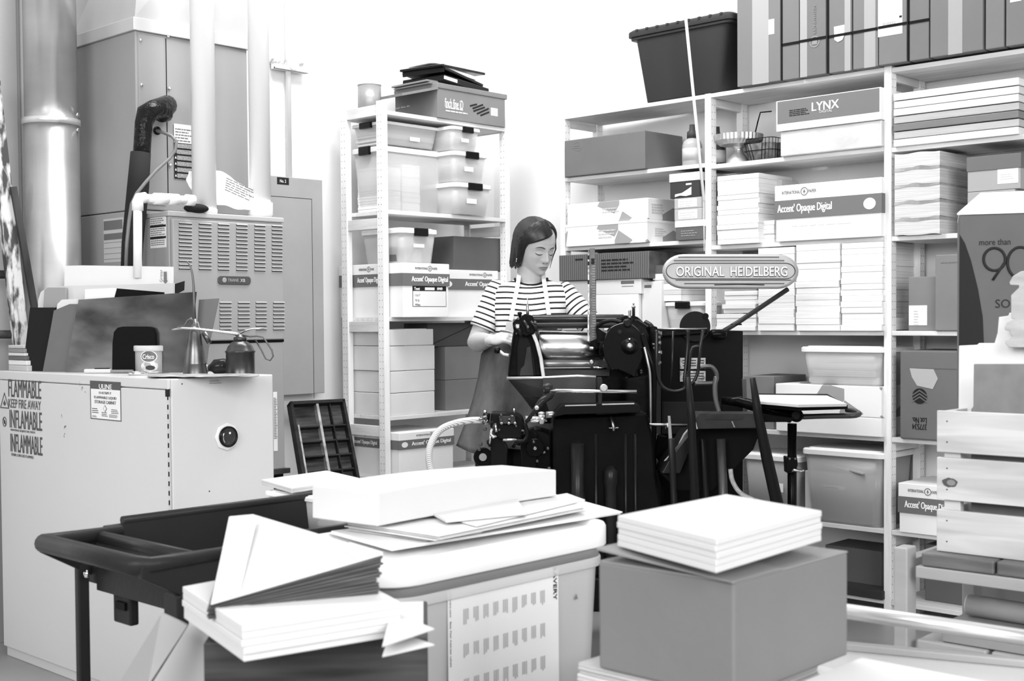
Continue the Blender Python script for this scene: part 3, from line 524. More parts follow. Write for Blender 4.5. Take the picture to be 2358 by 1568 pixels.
# ---------------------------------------------------------------- pine shelving
def shelving(name,label,axis,posts,levels,front,back,height,width_gap=.0):
    """posts: positions along the run; levels: list per bay of top heights; front/back: coordinates across"""
    t=thing(name,label,'shelving',(front,posts[0],0) if axis=='y' else (posts[0],front,0)); O=Vector(t.location)
    def B_(a0,a1,c0,c1,z0,z1):    # a along run, c across
        return MB().box(*( (c0,c1,a0,a1,z0,z1) if axis=='y' else (a0,a1,c0,c1,z0,z1))) 
    def mk(q,nm,m,par,bev=.0015):
        q.v=[tuple(Vector(v)-O) for v in q.v]; return q.build(nm,m,par,bev)
    s=1 if back>front else -1
    for a in posts:
        fp=mk(B_(a-.016,a+.016,front,front+.044,0,height),'upright_post',PINEZ,t); rp=mk(B_(a-.016,a+.016,back-.044,back,0,height),'upright_post',PINEZ,t)
        for z in (.35,.74,1.235,1.72,height-.03):
            mk(B_(a-.010,a+.010,front+.044,back-.044,z-.035,z+.015),'rung',PINE if axis=='y' else PINEY,t)
        for par,c in((fp,front+.022),(rp,back-.022)):
            q=MB()
            for sgn in(-1,1):
                z=.10
                while z<height-.05:
                    for dc in(-.010,.010):
                        pt=(c+dc,a+sgn*.0161,z) if axis=='y' else (a+sgn*.0161,c+dc,z); ax=(0,sgn,0) if axis=='y' else (sgn,0,0); pt=Vector(pt)-O
                        q.lathe(pt,[(.0022,0),(.0022,.0005),(.0001,.0006)],6,ax)
                    z+=.032
            q.build('peg_holes',mat('hole_dark',.12,.8),par)['kind']='stuff'
    for i in range(len(posts)-1):
        a,b=sorted((posts[i],posts[i+1]))
        for z in levels[i]:
            o=mk(B_(a+.017,b-.017,front+.001,back-.002,z-.019,z),'shelf_board',PINEY if axis=='y' else PINE,t)
    return t
LY=4.55; LX0,LX1=3.96,4.79
LZ=[2.235,1.772,1.268,.802,.505,.10]
shelving('shelving_unit','narrow pine shelving unit with stacked totes and cartons, left of the woman','x',[LX0,LX1],[LZ],LY,4.86,2.28)
RX=4.82; RY=[4.205,3.335,2.462,1.59,.75]
RZ=[[2.262,1.953,1.610,1.197,.765,.388,.10],[2.262,1.943,1.580,1.197,.765,.388,.10],[2.255,1.935,1.578,1.197,.765,.388,.10],[2.255,1.935,1.578,1.197,.765,.388,.10]]
shelving('shelving_unit','long pine shelving run filled with boxes along the back wall','y',RY,RZ,RX,5.12,2.272)
# ---------------------------------------------------------------- cartons of paper with a printed lid
def accent(label,x0,x1,y0,y1,z0,z1,faces,cap=.62,lidh=.42,group='paper cartons with a dark printed lid band',full=True,shift=0,cat='carton'):
    """faces: dict face->(u0,u1) extent of the words across the face"""
    B=Bx('paper_carton',label,cat,x0+.004,x1-.004,y0+.004,y1-.004,z0,z1-.004,WHITE,group=group,bevel=.002)
    w,d,h=x1-x0,y1-y0,z1-z0; zl=h*(1-lidh)
    MB().box(-w/2,w/2,-d/2,d/2,zl,h).build('lid',WHITE,B.o,.003)
    zb0=zl+.0; zb1=zl+h*lidh*.55
    MB().box(-w/2-.0008,w/2+.0008,-d/2-.0008,d/2+.0008,zb0,zb1).build('printed_band',BAND,B.o)
    fx=Fr((-w/2-.0012,d/2,0),(0,-1,0),(0,0,1)); fy=Fr((-w/2,-d/2-.0012,0),(1,0,0),(0,0,1))
    for f,(u0,u1,b0,b1) in faces.items():
        fr,l=(fx,d) if f=='x' else (fy,w); hb=zb1-zb0
        text('Accent\u00ae Opaque Digital' if False else "Accent' Opaque Digital",LINK,fr,u0*l,zb0+hb*.22,(u1-u0)*l,hb*.56,B.o,bold=.025,c0=0)
        ym=(zb1+h)/2; hh=(h-zb1)*.22; uc=(u0+u1)/2; ww=(u1-u0)*l*.34
        text('INTERNATIONAL',GINK,fr,uc*l-ww-hh*1.4,ym-hh/2,ww,hh,B.o,bold=.01,c0=-.0004); text('PAPER',GINK,fr,uc*l+hh*1.4,ym-hh/2,ww*.42,hh,B.o,bold=.01,c0=-.0004)
        q=MB(); rad=hh*1.25; c=(uc*l,ym)
        for i in range(20):
            t0,t1=2*math.pi*i/20,2*math.pi*(i+1)/20; q.prism([fr.p(c[0]+r*math.cos(t),c[1]+r*math.sin(t),-.0004) for r,t in((rad,t0),(rad,t1),(rad*.8,t1),(rad*.8,t0))],fr.n*.0006)
        q.prism([fr.p(c[0]+x*rad*.5,c[1]+y*rad*.6,-.0004) for x,y in((-.12,-1),(.12,-1),(.12,-.1),(.6,-.5),(.7,-.3),(0,1),(-.7,-.3),(-.6,-.5),(-.12,-.1))],fr.n*.0006); q.build('tree_emblem',GINK,B.o)
        if b0 is not None:
            q=MB().prism([fr.p(b0*l+(b1-b0)*l/2*(1+math.cos(i*2*math.pi/20)),zb0+hb*.5+hb*.3*math.sin(i*2*math.pi/20),0) for i in range(20)],fr.n*.0006).build('oval_badge',LABEL,B.o)
    return B
# left shelf, top
zt=LZ[0]
B=BY('paper_carton','grey carton printed with a paper brand, lid open, on top of the narrow shelving','carton',1008,1163,214,LY-.01,.31,zt,CARDM,pm=250)
MB().box(-B.w/2-.008,B.w/2+.012,-B.d/2-.006,B.d/2,B.h-.004,B.h+.022).build('lid_flap',CARDM,B.o,.004)
ptxt(B,'y','finch fine iD',1024,246,1066,232,LINK,.0); plin(B,'y',1026,256,1078,250,2,mat('light_print',.6,.6))
q=MB(); fr=B.fy; w_=wfr(B,'y'); 
for k,(x0,y0,x1,y1) in enumerate(((1082,244,1098,240),(1088,250,1112,241),(1090,256,1116,247),(1098,262,1125,250),(1106,266,1126,258))):
    a0,b0=fpx(w_,x0,y0); a1,b1=fpx(w_,x1,y1); a=fr.p(a0,b0,.001);b_=fr.p(a1,b1,.001); q.bar(a,b_,.0012,.008)
q.build('marker_writing',INK,B.o); ppan(B,'y',1130,266,1146,250,mat('light_print2',.55,.6),'label')
# flat part of the same carton seen from its end
o=MB().box(-.24,0,-.16,.16,0,.012).build('carton_flap',CARDM,B.o,loc=(-B.w/2,0,B.h-.01)); o.rotation_euler=(0,-.25,0)
ptxt(B,'x','finch fine iD',908,252,944,242,LINK,.0)
base=Vector(B.o.location); zc=base.z+B.h+.02
t=thing('document_tray','black plastic tray with a torn paper edge lying on the grey carton, tilted','tray',(base.x-.03,base.y,zc),.12); MB().boxc(0,0,.022,.36,.27,.035,0,0,.06).build('tray_body',BLKP,t,.005); MB().boxc(-.13,-.136,.03,.1,.003,.016,0,0,.06).build('paper_label',LABEL,t)
t=thing('ring_binder','open black binder with a metal edge, uppermost dark thing on the narrow shelving','binder',(base.x-.06,base.y-.01,zc+.046),.2); MB().boxc(0,0,.012,.34,.26,.014,0,0,.10).build('cover',BLKP,t,.003); MB().boxc(.0,.0,.048,.38,.26,.012,0,0,-.045).build('cover',BLKP,t,.003); MB().boxc(-.17,0,.03,.006,.25,.04).build('spine',BLKP,t,.002); MB().boxc(-.02,-.01,.028,.28,.22,.016,0,0,.03).build('pages',mat('pages_white',.75,.7,0,.1,3,(1,1,60)),t)
tag(MB().rings([rr(0,0,0,.26,.2,.03),rr(0,0,.04,.22,.16,.03),rr(0,0,.06,.10,.10,.03)]).build('paper_cover',mat('crumple_white',.85,.8),None,.01,loc=(base.x-.07,base.y+.02,zc+.113)),'crumpled white paper wrap on top of the open binder','paper wrap')
o=stack('folder_stack','loose grey folders with ragged edges between the grey carton and the black tray','folders',base.x-.26,base.x+.02,base.y-.13,base.y+.13,zc-.002,zc+.02,CARDM,.006,.015)
p=hy(851,250,4.74); zt_=hy(851,192,4.74).z
t=thing('round_tin','round grey tin with a pale lid on the far corner of the narrow shelving','tin',(p.x,4.74,zt)); r=.056
MB().lathe((0,0,0),[(r,0),(r,zt_-zt-.012)],36).build('tin_body',mat('tin_grey',.30,.4,.3,.04,3),t); MB().lathe((0,0,0),[(r*1.03,zt_-zt-.012),(r*1.03,zt_-zt),(0,zt_-zt+.002)],36).build('lid',WHITE,t); MB().lathe((0,0,0),[(r*1.02,0),(r*1.02,.006)],36).build('bottom_rim',WHITE,t)
# left shelf level with the totes
z0=LZ[1]
x0=3.995; x1=hy(1029,350,4.62).x; z1=hy(1000,347,4.62).z
tote('large clear tote of white paper on the narrow shelving, second shelf, left side',x0,x1,4.62,4.85,z0,z1,'x',lab=None)
for k in range(2): stack('paper_pile',('white paper pile inside the large clear tote, left half','white paper pile inside the large clear tote, right half')[k],'paper pile',x0+.03+k*.125,x0+.145+k*.125,4.645,4.83,z0+.006,z0+.215+k*.02,WHITE,.012,.002,seed=k)
xb=hy(1016,300,4.60).x; z2=hy(980,280,4.60).z
tote('shallow clear tote of paper stacked on the large tote under the top board',x0-.0,xb,4.60,4.85,z1+.002,min(z2,2.20),'x',lab=('y',.45,.62,.25,.42))
stack('paper_pile','crumpled papers inside the shallow upper tote','paper pile',x0+.03,xb-.03,4.63,4.82,z1+.008,z1+.06,mat('dim_paper',.7,.8),.008,.012)
YS=4.50; zz=z0
for i,(pr,pt,lab) in enumerate(((1138,424,'small clear latched tote, lowest of three beside the large tote'),(1127,352,'small clear latched tote, middle of three beside the large tote'),(1110,294,'small clear latched tote, topmost of three beside the large tote'))):
    xa=hy(1048-i*2,450,YS).x; xb=hy(pr,pt+30,YS).x; zt_=min(hy(pr-20,pt,YS).z,2.21)
    tote(lab,xa,xb,YS,YS+.30,zz,zt_,'y',lab=('y',.30,.55,.35,.5)); 
    o=MB().box(-.07,.07,-.11,.11,0,(zt_-zz)*.5).build('paper_bundle',mat('tote_content_grey',.5,.7,0,.2,8),None,.004,loc=((xa+xb)/2,YS+.15,zz+.006)); tag(o,'grey bundle inside the small latched tote, '+('lowest','middle','topmost')[i]+' of three','bundle'); zz=zt_+.001
# level 3
z0=LZ[2]; XA=3.985
Y0=hx(928,650,XA).y; x1=hy(1035,650,Y0).x; z1=hy(1000,607,Y0).z
B=accent('paper carton labelled Accent Opaque Digital with a text label, front left on the middle shelf',XA,x1,Y0,4.93,z0,z1,{'y':(.18,.96,None,None),'x':(.30,.66,None,None)},group=None)
ppan(B,'y',950,706,1027,656,INK,'label_border'); 
wf_=wfr(B,'y')
def lp2(B,x0,y0,x1,y1,m,nm,c=.001,f='y'):
    a0,b0=fpx(wfr(B,f),x0,y0); a1,b1=fpx(wfr(B,f),x1,y1); return MB().panel(B.F(f)[0],a0,a1,b0,b1,.0006,c).build(nm,m,B.o)
lp2(B,951,705,1026,671,LABEL,'label'); ptxt(B,'y','Text',953,668,966,661,LINK,.03,c0=.0018); lp2(B,978,668,1000,662,LABEL,'label_window',.0014); ptxt(B,'y','109409',1006,668,1018,662,LINK,.03,c0=.0018)
ptxt(B,'y','11x17',955,682,967,677,GINK,c0=.002); ptxt(B,'y','70 lb',955,694,965,689,GINK,c0=.002); ptxt(B,'y','White',955,704,967,699,GINK,.02,c0=.002); plin(B,'y',985,704,998,698,3,INK,4); plin(B,'y',1012,704,1022,690,7,GINK,5); plin(B,'y',992,682,1022,678,2,GINK,6)
za=z1
tb=tote('small clear latched tote of supplies on the front left carton',XA+.02,hy(1012,550,Y0+.03).x,Y0+.03,4.80,za,hy(1000,527,Y0+.03).z,'y',lab=('y',.32,.6,.45,.55))
for k,(dx,dy,dz,w,h,v,nm) in enumerate(((.03,.05,0,.05,.07,.10,'dark square box inside the supplies tote'),(.09,.07,0,.045,.06,.75,'round white roll inside the supplies tote'),(.14,.05,0,.05,.06,.6,'pale box inside the supplies tote'))):
    o=(MB().boxc(0,0,h/2,w,w,h) if k!=1 else MB().lathe((0,0,h/2),[(w/2,-.02),(w/2,.02)],20,(0,-1,0))).build('supply_box' if k!=1 else 'tape_roll',mat('supply%d'%k,v,.6),None,.002 if k!=1 else 0,loc=(XA+.03+dx,Y0+.06+dy,za+.01)); tag(o,nm,'supplies')
YB=4.60; xa=hy(1037,700,YB).x; xb=4.765; zb=hy(1080,622,YB).z
B=accent('paper carton labelled Accent partly hidden behind the woman on the middle shelf',max(xa-.07,x1+.005),xb,YB,4.93,z0,zb,{'y':(.42,1.1,.05,.2)},group=None)
BY('cardboard_box','dark brown cardboard box on the carton behind the womans head','box',1045,1174,547,YB+.01,.26,zb,CARDD,pm=600)
# level 4: envelopes and brown boxes
z0=LZ[3]; zz=z0; Y1=4.56
tops=[902,852,795,757]
for i,pt in enumerate(tops):
    xr=hy(1001-(3 if i==3 else 0),pt+20,Y1).x; zt_=hy(960,pt,Y1).z; xl=3.985+(0,.002,-.004,.0)[i]
    B=Bx('envelope_box','pale lidless envelope carton on the lower shelf, '+('lowest','second from the bottom','third from the bottom','topmost')[i]+' of four','carton',xl,xr,Y1,4.84,zz,zt_-.002,mat('cream_card',.66,.6,0,.05,6),group='pale envelope cartons in a pile',bevel=.003)
    MB().boxc(B.w*.12,0,B.h+.0005,B.w*.5,.26,.003).build('paper_edge',WHITE,B.o); zz=zt_
x2=hy(1003,850,4.66).x; zz=z0
for i,(pt,nm) in enumerate(((873,'lower of two'),(797,'upper of two'))):
    zt_=hy(1060,pt,4.64).z; B=Bx('cardboard_box','brown cardboard box beside the pale envelope cartons, '+nm,'box',x2+.03,4.765,4.62,4.84,zz,zt_-.001,CARDM,bevel=.003); zz=zt_
zt_=hy(1050,738,4.62).z; B=Bx('cardboard_box','dark box with a diagonal flap on the brown boxes under the middle shelf','box',x2-.05,4.765,4.66,4.84,zz,min(zt_,LZ[2]-.03),CARDD,bevel=.003); MB().bar(B.fy.p(.02,.01,.001),B.fy.p(B.w*.75,B.h*.95,.001),.001,.003).build('flap_edge',INK,B.o)
# level 5
z0=LZ[4]; Y0=hx(916,1040,XA).y if False else 4.50; x1=hy(1046,1040,Y0).x; z1=hy(1000,990,Y0).z
accent('paper carton labelled Accent Opaque Digital on the lowest visible shelf of the narrow shelving',XA,x1,Y0,4.85,z0,z1,{'y':(.22,.93,.04,.15),'x':(.05,.55,None,None)},group=None,lidh=.36)
p=hy(1060,1060,4.45); B=BY('cardboard_box','black printed box on the floor stack behind the clear hose','box',1042,1105,1030,4.44,.05,.505,BLKM,pm=1050) if False else None
# ---------------------------------------------------------------- right shelving contents
XF=4.80; z1_,z2_,z3_,z4_,z5_,z6_,z7_=RZ[1]
# on top
y0,y1,_=rng_x(1466,1668,60,XF,2.262,100); zt_=hx(1560,50,XF).z; zb=2.263
t=thing('lidded_tote','large dark grey lidded tote on top of the back shelving','storage bin',((XF+5.12)/2,(y0+y1)/2,zb)); w=.34; d=(y1-y0); h=zt_-zb; DT=mat('dark_tote',.034,.5,0,.15,5,(1,1,.3))
MB().rings([rr(0,0,0,w*.84,d*.86,.03),rr(0,0,h*.86,w*.94,d*1.06,.03),rr(0,0,h*.86,w,d*1.16,.03),rr(0,0,h*.90,w,d*1.16,.03)]).build('tub',DT,t,.003)
MB().rings([rr(0,0,h*.90,w*1.04,d*1.20,.03),rr(0,0,h*.97,w*1.04,d*1.20,.03),rr(0,0,h,w*.98,d*1.14,.03)]).build('lid',DT,t,.004)
q=MB()
for i in range(9): q.box(-w*.53,-w*.49,-d*.5+i*d*.12,-d*.5+i*d*.12+.012,h*.965,h*.995)
q.build('lid_ribs',DT,t)
cols=[(1697,1797,.44,'rightmost'),(1799,1839,.42,''),(1842,1902,.40,''),(1906,1960,.42,''),(1962,2021,.44,''),(2023,2088,.44,''),(2091,2138,.40,''),(2141,2264,.42,''),(2267,2311,.46,''),(2314,2380,.44,'')]
desc=['wide carton with a vertical tape strip and small white label, beside the dark tote','narrow plain carton strapped second in the row on top of the shelving','carton with a faded round emblem and vertical words, on top of the shelving','carton with a torn white sticker and strap, on top of the shelving','plain taped carton between the torn sticker carton and the shipping label carton','carton with a big white shipping label on top of the shelving','narrow strapped carton right of the shipping label carton','widest light carton with a pale tape strip on top of the shelving, right part','narrow scuffed carton near the right edge on top of the shelving','carton with a white sticker at the top right corner of the photo']
for i,((pl,pr,v,_),dsc) in enumerate(zip(cols,desc)):
    y0,y1,_z=rng_x(pl,pr,60,XF-.02,0,130); zb=2.263
    B=Bx('cardboard_carton',dsc,'carton',XF-.02+(.0 if i in(0,2,5,7) else .006),5.13,y0+.001,y1-.001,zb,zb+.47+.02*(i%3),mat('carton_tone%d'%int(v*100),v*.35,.85,0,.05,3),group=None,bevel=.003)
    def pn(u0,u1,v0,v1,m,nm,c=.001): return B.pan('x',u0,u1,v0,v1,m,nm,c)
    if i in(0,2,4,7,3): pn(*( (.36,.74) if i==0 else (.35,.62) if i==7 else (.0,.28) if i==2 else (.45,.9) if i==4 else (.7,.95)),0.0,1,mat('tape_pale',.30,.35),'packing_tape')
    if i in(1,2,3,4,5,6): MB().box(-B.w/2-.003,-B.w/2,-B.d/2-.0015,B.d/2+.0015,.145,.156).build('strap',BLKP,B.o)
    if i in(1,3,6,): MB().box(-B.w/2-.003,-B.w/2,B.d/2-.002,B.d/2+.004,0,B.h).build('strap',BLKP,B.o)
    if i==0: ppan(B,'x',1759,82,1783,43,LABEL)
    if i==2:
        w_=wfr(B,'x'); a,b=fpx(w_,1876,96); q=MB()
        for k in range(24):
            t0,t1=2*math.pi*k/24,2*math.pi*(k+1)/24; q.prism([B.fx.p(a+r*math.cos(t),b+r*math.sin(t),.001) for r,t in((.024,t0),(.024,t1),(.019,t1),(.019,t0))],B.fx.n*.0006)
        q.panel(B.fx,a-.012,a+.012,b-.012,b+.012,.0008,.0008); q.build('round_emblem',mat('faded_ink',.22,.8),B.o)
        fr=Fr(B.fx.p(a-.006,b+.15,.001),(0,0,-1),(0,-1,0)); fr.n=V(-1,0,0); text('NEENAHPAPER',mat('faded_ink',.22),fr,0,0,.12,.012,B.o,bold=.01)
    if i==3:
        w_=wfr(B,'x'); pts=[fpx(w_,*p) for p in((1921,62),(1945,57),(1945,80),(1940,92),(1930,97),(1922,92))]; MB().prism([B.fx.p(a,b,.0015) for a,b in pts],B.fx.n*.0008).build('torn_sticker',LABEL,B.o)
    if i==5:
        ppan(B,'x',2022,86,2078,-25,LABEL,'shipping_label'); w_=wfr(B,'x'); q=MB(); rg=random.Random(3); a0,b0=fpx(w_,2032,64); a1,b1=fpx(w_,2062,48); x=a0
        while x<a1: l=rg.choice((.001,.002,.003)); q.panel(B.fx,x,x+l,b0,b1,.0006,.0012); x+=l+.002
        q.build('barcode',mat('barcode',.3,.6),B.o); plin(B,'x',2028,44,2070,8,8,mat('label_text',.5,.6),3); ppan(B,'x',2071,41,2077,35,INK,'printed_square',.0016)
    if i==9: ppan(B,'x',2326,6,2352,-4,LABEL,'sticker')
# bay 1, level 1
B=BX('cardboard_box','wide brown cardboard box on the upper shelf under the dark tote','box',1300,1485,312,4.80,.30,z1_+.011 if False else RZ[0][1]+.001,CARD,pm=350,bevel=.004)
q=MB()
for a in range(20):
    t0,t1=2*math.pi*a/20,2*math.pi*(a+1)/20; q.prism([B.fx.p(.085+r*1.4*math.cos(t),B.h*.80+r*math.sin(t),.0006) for r,t in((.022,t0),(.022,t1),(.020,t1),(.020,t0))],B.fx.n*.0004)
q.build('faint_stamp',mat('stamp',.16,.8),B.o); B.lin('x',.10,.22,.76,.86,2,mat('stamp',.16),3)
# bottles
def bottle(px,pb,pt,X0,label,r,m,name='bottle',zb=None):
    p=hx(px,pb,X0); z=zb; h=hx(px,pt,X0).z-z; t=thing('plastic_bottle',label,'bottle',(X0,p.y,z))
    MB().lathe((0,0,0),[(r*.95,0),(r,.006),(r,h*.50),(r*.85,h*.60),(r*.5,h*.66),(r*.42,h*.68)],24).build('bottle_body',m,t)
    MB().lathe((0,0,0),[(r*.52,h*.67),(r*.52,h*.82),(r*.30,h*.86),(r*.26,h),(r*.1,h)],20).build('cap',mat('bottle_cap',.05,.5),t); MB().lathe((0,0,0),[(r*1.004,h*.12),(r*1.004,h*.42)],24).build('label',mat('bottle_label',.45,.5),t)
bottle(1594,378,287,4.88,'squat glass bottle with a dark cap on the upper shelf left of the post',.046,mat('bottle_grey',.35,.25),zb=RZ[0][1])
bottle(1652,370,292,4.96,'dark bottle behind the cake stand, right of the post',.04,mat('bottle_brown',.06,.2),zb=RZ[1][1])
# level 2 bay 1
z=RZ[0][2]
TORN=tiled('torn_paper_wrap',.80,.30,lambda N,L,tc:(lambda n,g:(L.new(tc.outputs['Object'],n.inputs[0]),L.new(n.outputs['Color'],g.inputs[0]),g.outputs[0])[-1])(N.new('ShaderNodeTexVoronoi'),N.new('ShaderNodeMath')))
nt=TORN.node_tree
for n in nt.nodes:
    if n.type=='TEX_VORONOI': n.inputs['Scale'].default_value=11
    if n.type=='MATH': n.operation='GREATER_THAN'; n.inputs[1].default_value=.70
B1=BX('gift_box','flat box in torn white wrapping on the second shelf, lower of two','box',1302,1490,512,4.80,.30,z,TORN,pm=540,bevel=.003)
MB().box(-B1.w/2-.002,B1.w/2,-B1.d/2-.002,B1.d/2+.002,B1.h-.012,B1.h+.001).build('lid',WHITE,B1.o,.002); B1.lin('x',.42,.66,.30,.75,3,mat('faint_text',.5,.7),2); 
B2=BX('gift_box','flat box in torn white wrapping on the second shelf, upper of two','box',1306,1492,463,4.81,.28,z+B1.h+.002,TORN,pm=490,bevel=.003); B2.lin('x',.45,.68,.45,.75,2,mat('faint_text',.5),4)
B1.lin('y',.2,.5,.3,.7,4,mat('faint_text',.5),5); B2.lin('y',.1,.5,.3,.8,4,mat('faint_text',.5),6)
zz=z
for i,(pl,pr,pt,v,lb) in enumerate(((1556,1619,507,.10,'dark shoe box with a white lid, lowest of the shoe box pile'),(1553,1615,480,.40,'flat box with a white label, second from the bottom of the shoe box pile'),(1553,1614,455,.40,'flat box with a white label, third from the bottom of the shoe box pile'),(1543,1610,398,.045,'black shoe box with a white swoosh-like logo, topmost of the shoe box pile'))):
    B=BX('shoe_box',lb,'shoe box',pl,pr,pt,4.80,.28,zz,mat('shoebox%d'%int(v*1000),v,.6),pm=pt+25,bevel=.002)
    if i in(0,3): MB().box(-B.w/2-.003,B.w/2,-B.d/2-.003,B.d/2+.003,B.h*.66,B.h).build('lid',WHITE if i==0 else mat('shoebox_lid',.66,.6),B.o,.002)
    else: B.pan('x',.15,.85,.12,.88,LABEL); B.lin('x',.2,.8,.2,.8,3,mat('faint_text',.5),i)
    if i==0: B.lin('x',.2,.8,.2,.55,3,mat('faint_text_dark',.25,.7),9)
    if i==3:
        MB().prism([B.fx.p(B.d*a,B.h*b,.001) for a,b in((.17,.05),(.18,.16),(.42,.20),(.62,.33),(.74,.42),(.74,.10),(.55,.06),(.35,.10))],B.fx.n*.0006).build('shoe_logo',LABEL,B.o); B.pan('x',.55,.74,.50,.57,LABEL,'logo_bar')
    zz+=B.h+.001
# level 3 bay 1 (below z=1.61)
z=RZ[0][3]
B=BX('record_box','white paper carton with small dark print on the shelf behind the woman, lower one','box',1372,1470,678,4.80,.30,z,WHITE,pm=700,bevel=.003); zc=z+B.h
B=BX('record_box','white paper carton with small dark print on the shelf behind the woman, upper one','box',1372,1476,643,4.80,.30,zc,mat('white_card2',.7,.6),pm=650,bevel=.003); zc2=zc+B.h; ppan(B,'x',1430,654,1460,646,BAND,'printed_mark'); plin(B,'x',1432,660,1460,656,1)
B=BX('record_box','white paper carton right of the small print cartons, behind the press gear cover','box',1478,1523,648,4.82,.28,z,mat('white_card2',.7),pm=700,bevel=.003); ppan(B,'x',1484,663,1500,656,BAND,'printed_mark')
CORR=tiled('corrugated_cover',.13,.05,lambda N,L,tc:(lambda n,g:(L.new(tc.outputs['Object'],n.inputs[0]),L.new(n.outputs['Fac'],g.inputs[0]),g.outputs[0])[-1])(N.new('ShaderNodeTexWave'),N.new('ShaderNodeMath')))
for n in CORR.node_tree.nodes:
    if n.type=='TEX_WAVE': n.bands_direction='Y'; n.inputs['Scale'].default_value=24; n.inputs['Distortion'].default_value=1.5
    if n.type=='MATH': n.operation='POWER'; n.inputs[1].default_value=2
B=BX('corrugated_box','dark corrugated box with scribbled words on the shelf behind the woman','box',1287,1494,583,4.79,.31,zc2,CORR,pm=610,bevel=.003); plin(B,'x',1385,625,1462,590,4,INK,12,'marker_writing'); plin(B,'x',1325,600,1350,590,1,INK,2,'marker_writing')
y0,y1,_=rng_x(1287,1370,640,4.80,0,700); Bx('record_box','white carton end seen just right of the woman, under the corrugated box','box',4.80,5.10,y0,y1-.02,z,zc2-.002,mat('white_card3',.5,.6),bevel=.003)
zz=zc-.0
for i in range(5):
    y0,y1,_=rng_x(1502-(i%2)*3,1562,600,4.82,0,640); hh=.02+.004*(i%3); z0q=1.43+sum(.02+.004*(k%3) for k in range(i))
# pamphlet pile on a clear bin
y0,y1,zt_=rng_x(1526,1621,694,4.84,0,730)
tb=tote('small clear bin with a dark latch, between the sign and the gear cover',4.84,5.10,y0,y1,z,zt_,'x',cat='storage bin'); stack('paper_pile','white paper inside the small clear bin','paper pile',4.87,5.07,y0+.03,y1-.03,z+.005,z+.07,PAPER,.01,.003)
zq=zt_+.002
for i,(h,v) in enumerate(((.03,.8),(.022,.6),(.03,.85),(.018,.4),(.03,.8),(.04,.10))):
    y0,y1,_=rng_x(1500+(i%2)*4,1565,600,4.83,0,640); o=MB().box(-.13,.13,-(y1-y0)/2,(y1-y0)/2,0,h-.001).build('booklet',mat('booklet%d'%int(v*100),v,.6,0,.1,6,(1,1,80)),None,.001,loc=(4.97,(y0+y1)/2,zq)); zq+=h
    tag(o,('white booklet','pale grey booklet','white thick booklet','grey booklet','white booklet','dark wire-bound booklet')[i]+' left of the oval sign, '+('lowest','second up','third up','fourth up','fifth up','topmost')[i]+' in its pile','booklet','booklets beside the sign')
# bay 2 level 1
z=RZ[1][1]; XB=4.80
p=hx(1695,372,4.9); t=thing('cake_stand','fluted metal cake stand on the upper shelf right of the post','cake stand',(4.92,p.y,z)); r=.105
h=hx(1695,312,4.92).z-z
MB().lathe((0,0,0),[(.055,0),(.056,.006),(.045,.03),(.022,.06),(.018,h*.55),(.04,h*.62),(.045,h*.64)],28).build('pedestal',mat('pewter',.6,.3,.7),t)
rs=[]; n=72
for k,(rad,zz_) in enumerate(((.045,h*.62),(r*.8,h*.66),(r,h*.80),(r*1.02,h*1.0))):
    rs.append([V((rad+(.004*(i%2)*(k>1)))*math.cos(2*math.pi*i/n),(rad+(.004*(i%2)*(k>1)))*math.sin(2*math.pi*i/n),zz_) for i in range(n)])
rs.append([V(r*.97*math.cos(2*math.pi*i/n),r*.97*math.sin(2*math.pi*i/n),h*.98) for i in range(n)]); rs.append([V(r*.75*math.cos(2*math.pi*i/n),r*.75*math.sin(2*math.pi*i/n),h*.70) for i in range(n)])
MB().rings(rs,sm=False).build('fluted_dish',mat('pewter_dull',.45,.35,.7,.2,20),t)
p=hx(1765,366,4.95); t=thing('wire_basket','dark wire basket with a raised handle between the cake stand and the printed ream','basket',(4.96,p.y,z)); w,d,h=.2,.17,.10
q=MB()
for zz_ in(.004,h*.5,h): q.tube(rr(0,0,zz_,w*(.8+.2*zz_/h),d*(.8+.2*zz_/h),.03,3),.0018,5,closed=True)
q.build('basket_ring',BLKM,t); q=MB()
for a,b in zip(rr(0,0,.004,w*.8,d*.8,.05,5),rr(0,0,h,w,d,.05,5)): q.tube([a,b],.0014,5)
q.build('basket_wire',BLKM,t); MB().rings([rr(0,0,.003,w*.78,d*.78,.04),rr(0,0,h*.8,w*.93,d*.93,.04)]).build('basket_contents',mat('basket_fill',.10,.8,0,.7,25),t)
MB().tube([V(0,d*.45,h),V(0,d*.3,h+.09),V(0,d*.22,h+.13),V(0,-.02,h+.128)],.003,6).build('handle',BLKM,t)
B1=BX('wrapped_ream','paper ream in crinkled clear wrap on the upper shelf under the dark printed ream','ream',1797,2030,290,XB,.29,z,mat('shrink_wrap',.55,.22,0,.12,9,(1,1,1),.4,18),pm=330,bevel=.004)
y0,y1,_=rng_x(1787,2029,220,XB-.01,0,250); zt_=hx(1900,219,XB).z
B=Bx('paper_ream','LYNX digital paper carton with a dark printed face on the upper shelf','carton',XB-.01,5.09,y0,y1,z+B1.h+.001,zt_,WHITE,bevel=.003)
B.pan('x',.015,.985,.24,.975,BAND,'printed_panel'); w_=wfr(B,'x')
a0,b0=fpx(w_,1870,256); a1,b1=fpx(w_,1932,232); text('LYNX',LINK,B.fx,a0,b0,a1-a0,B.h*.27,B.o,bold=.03,c0=.0016)
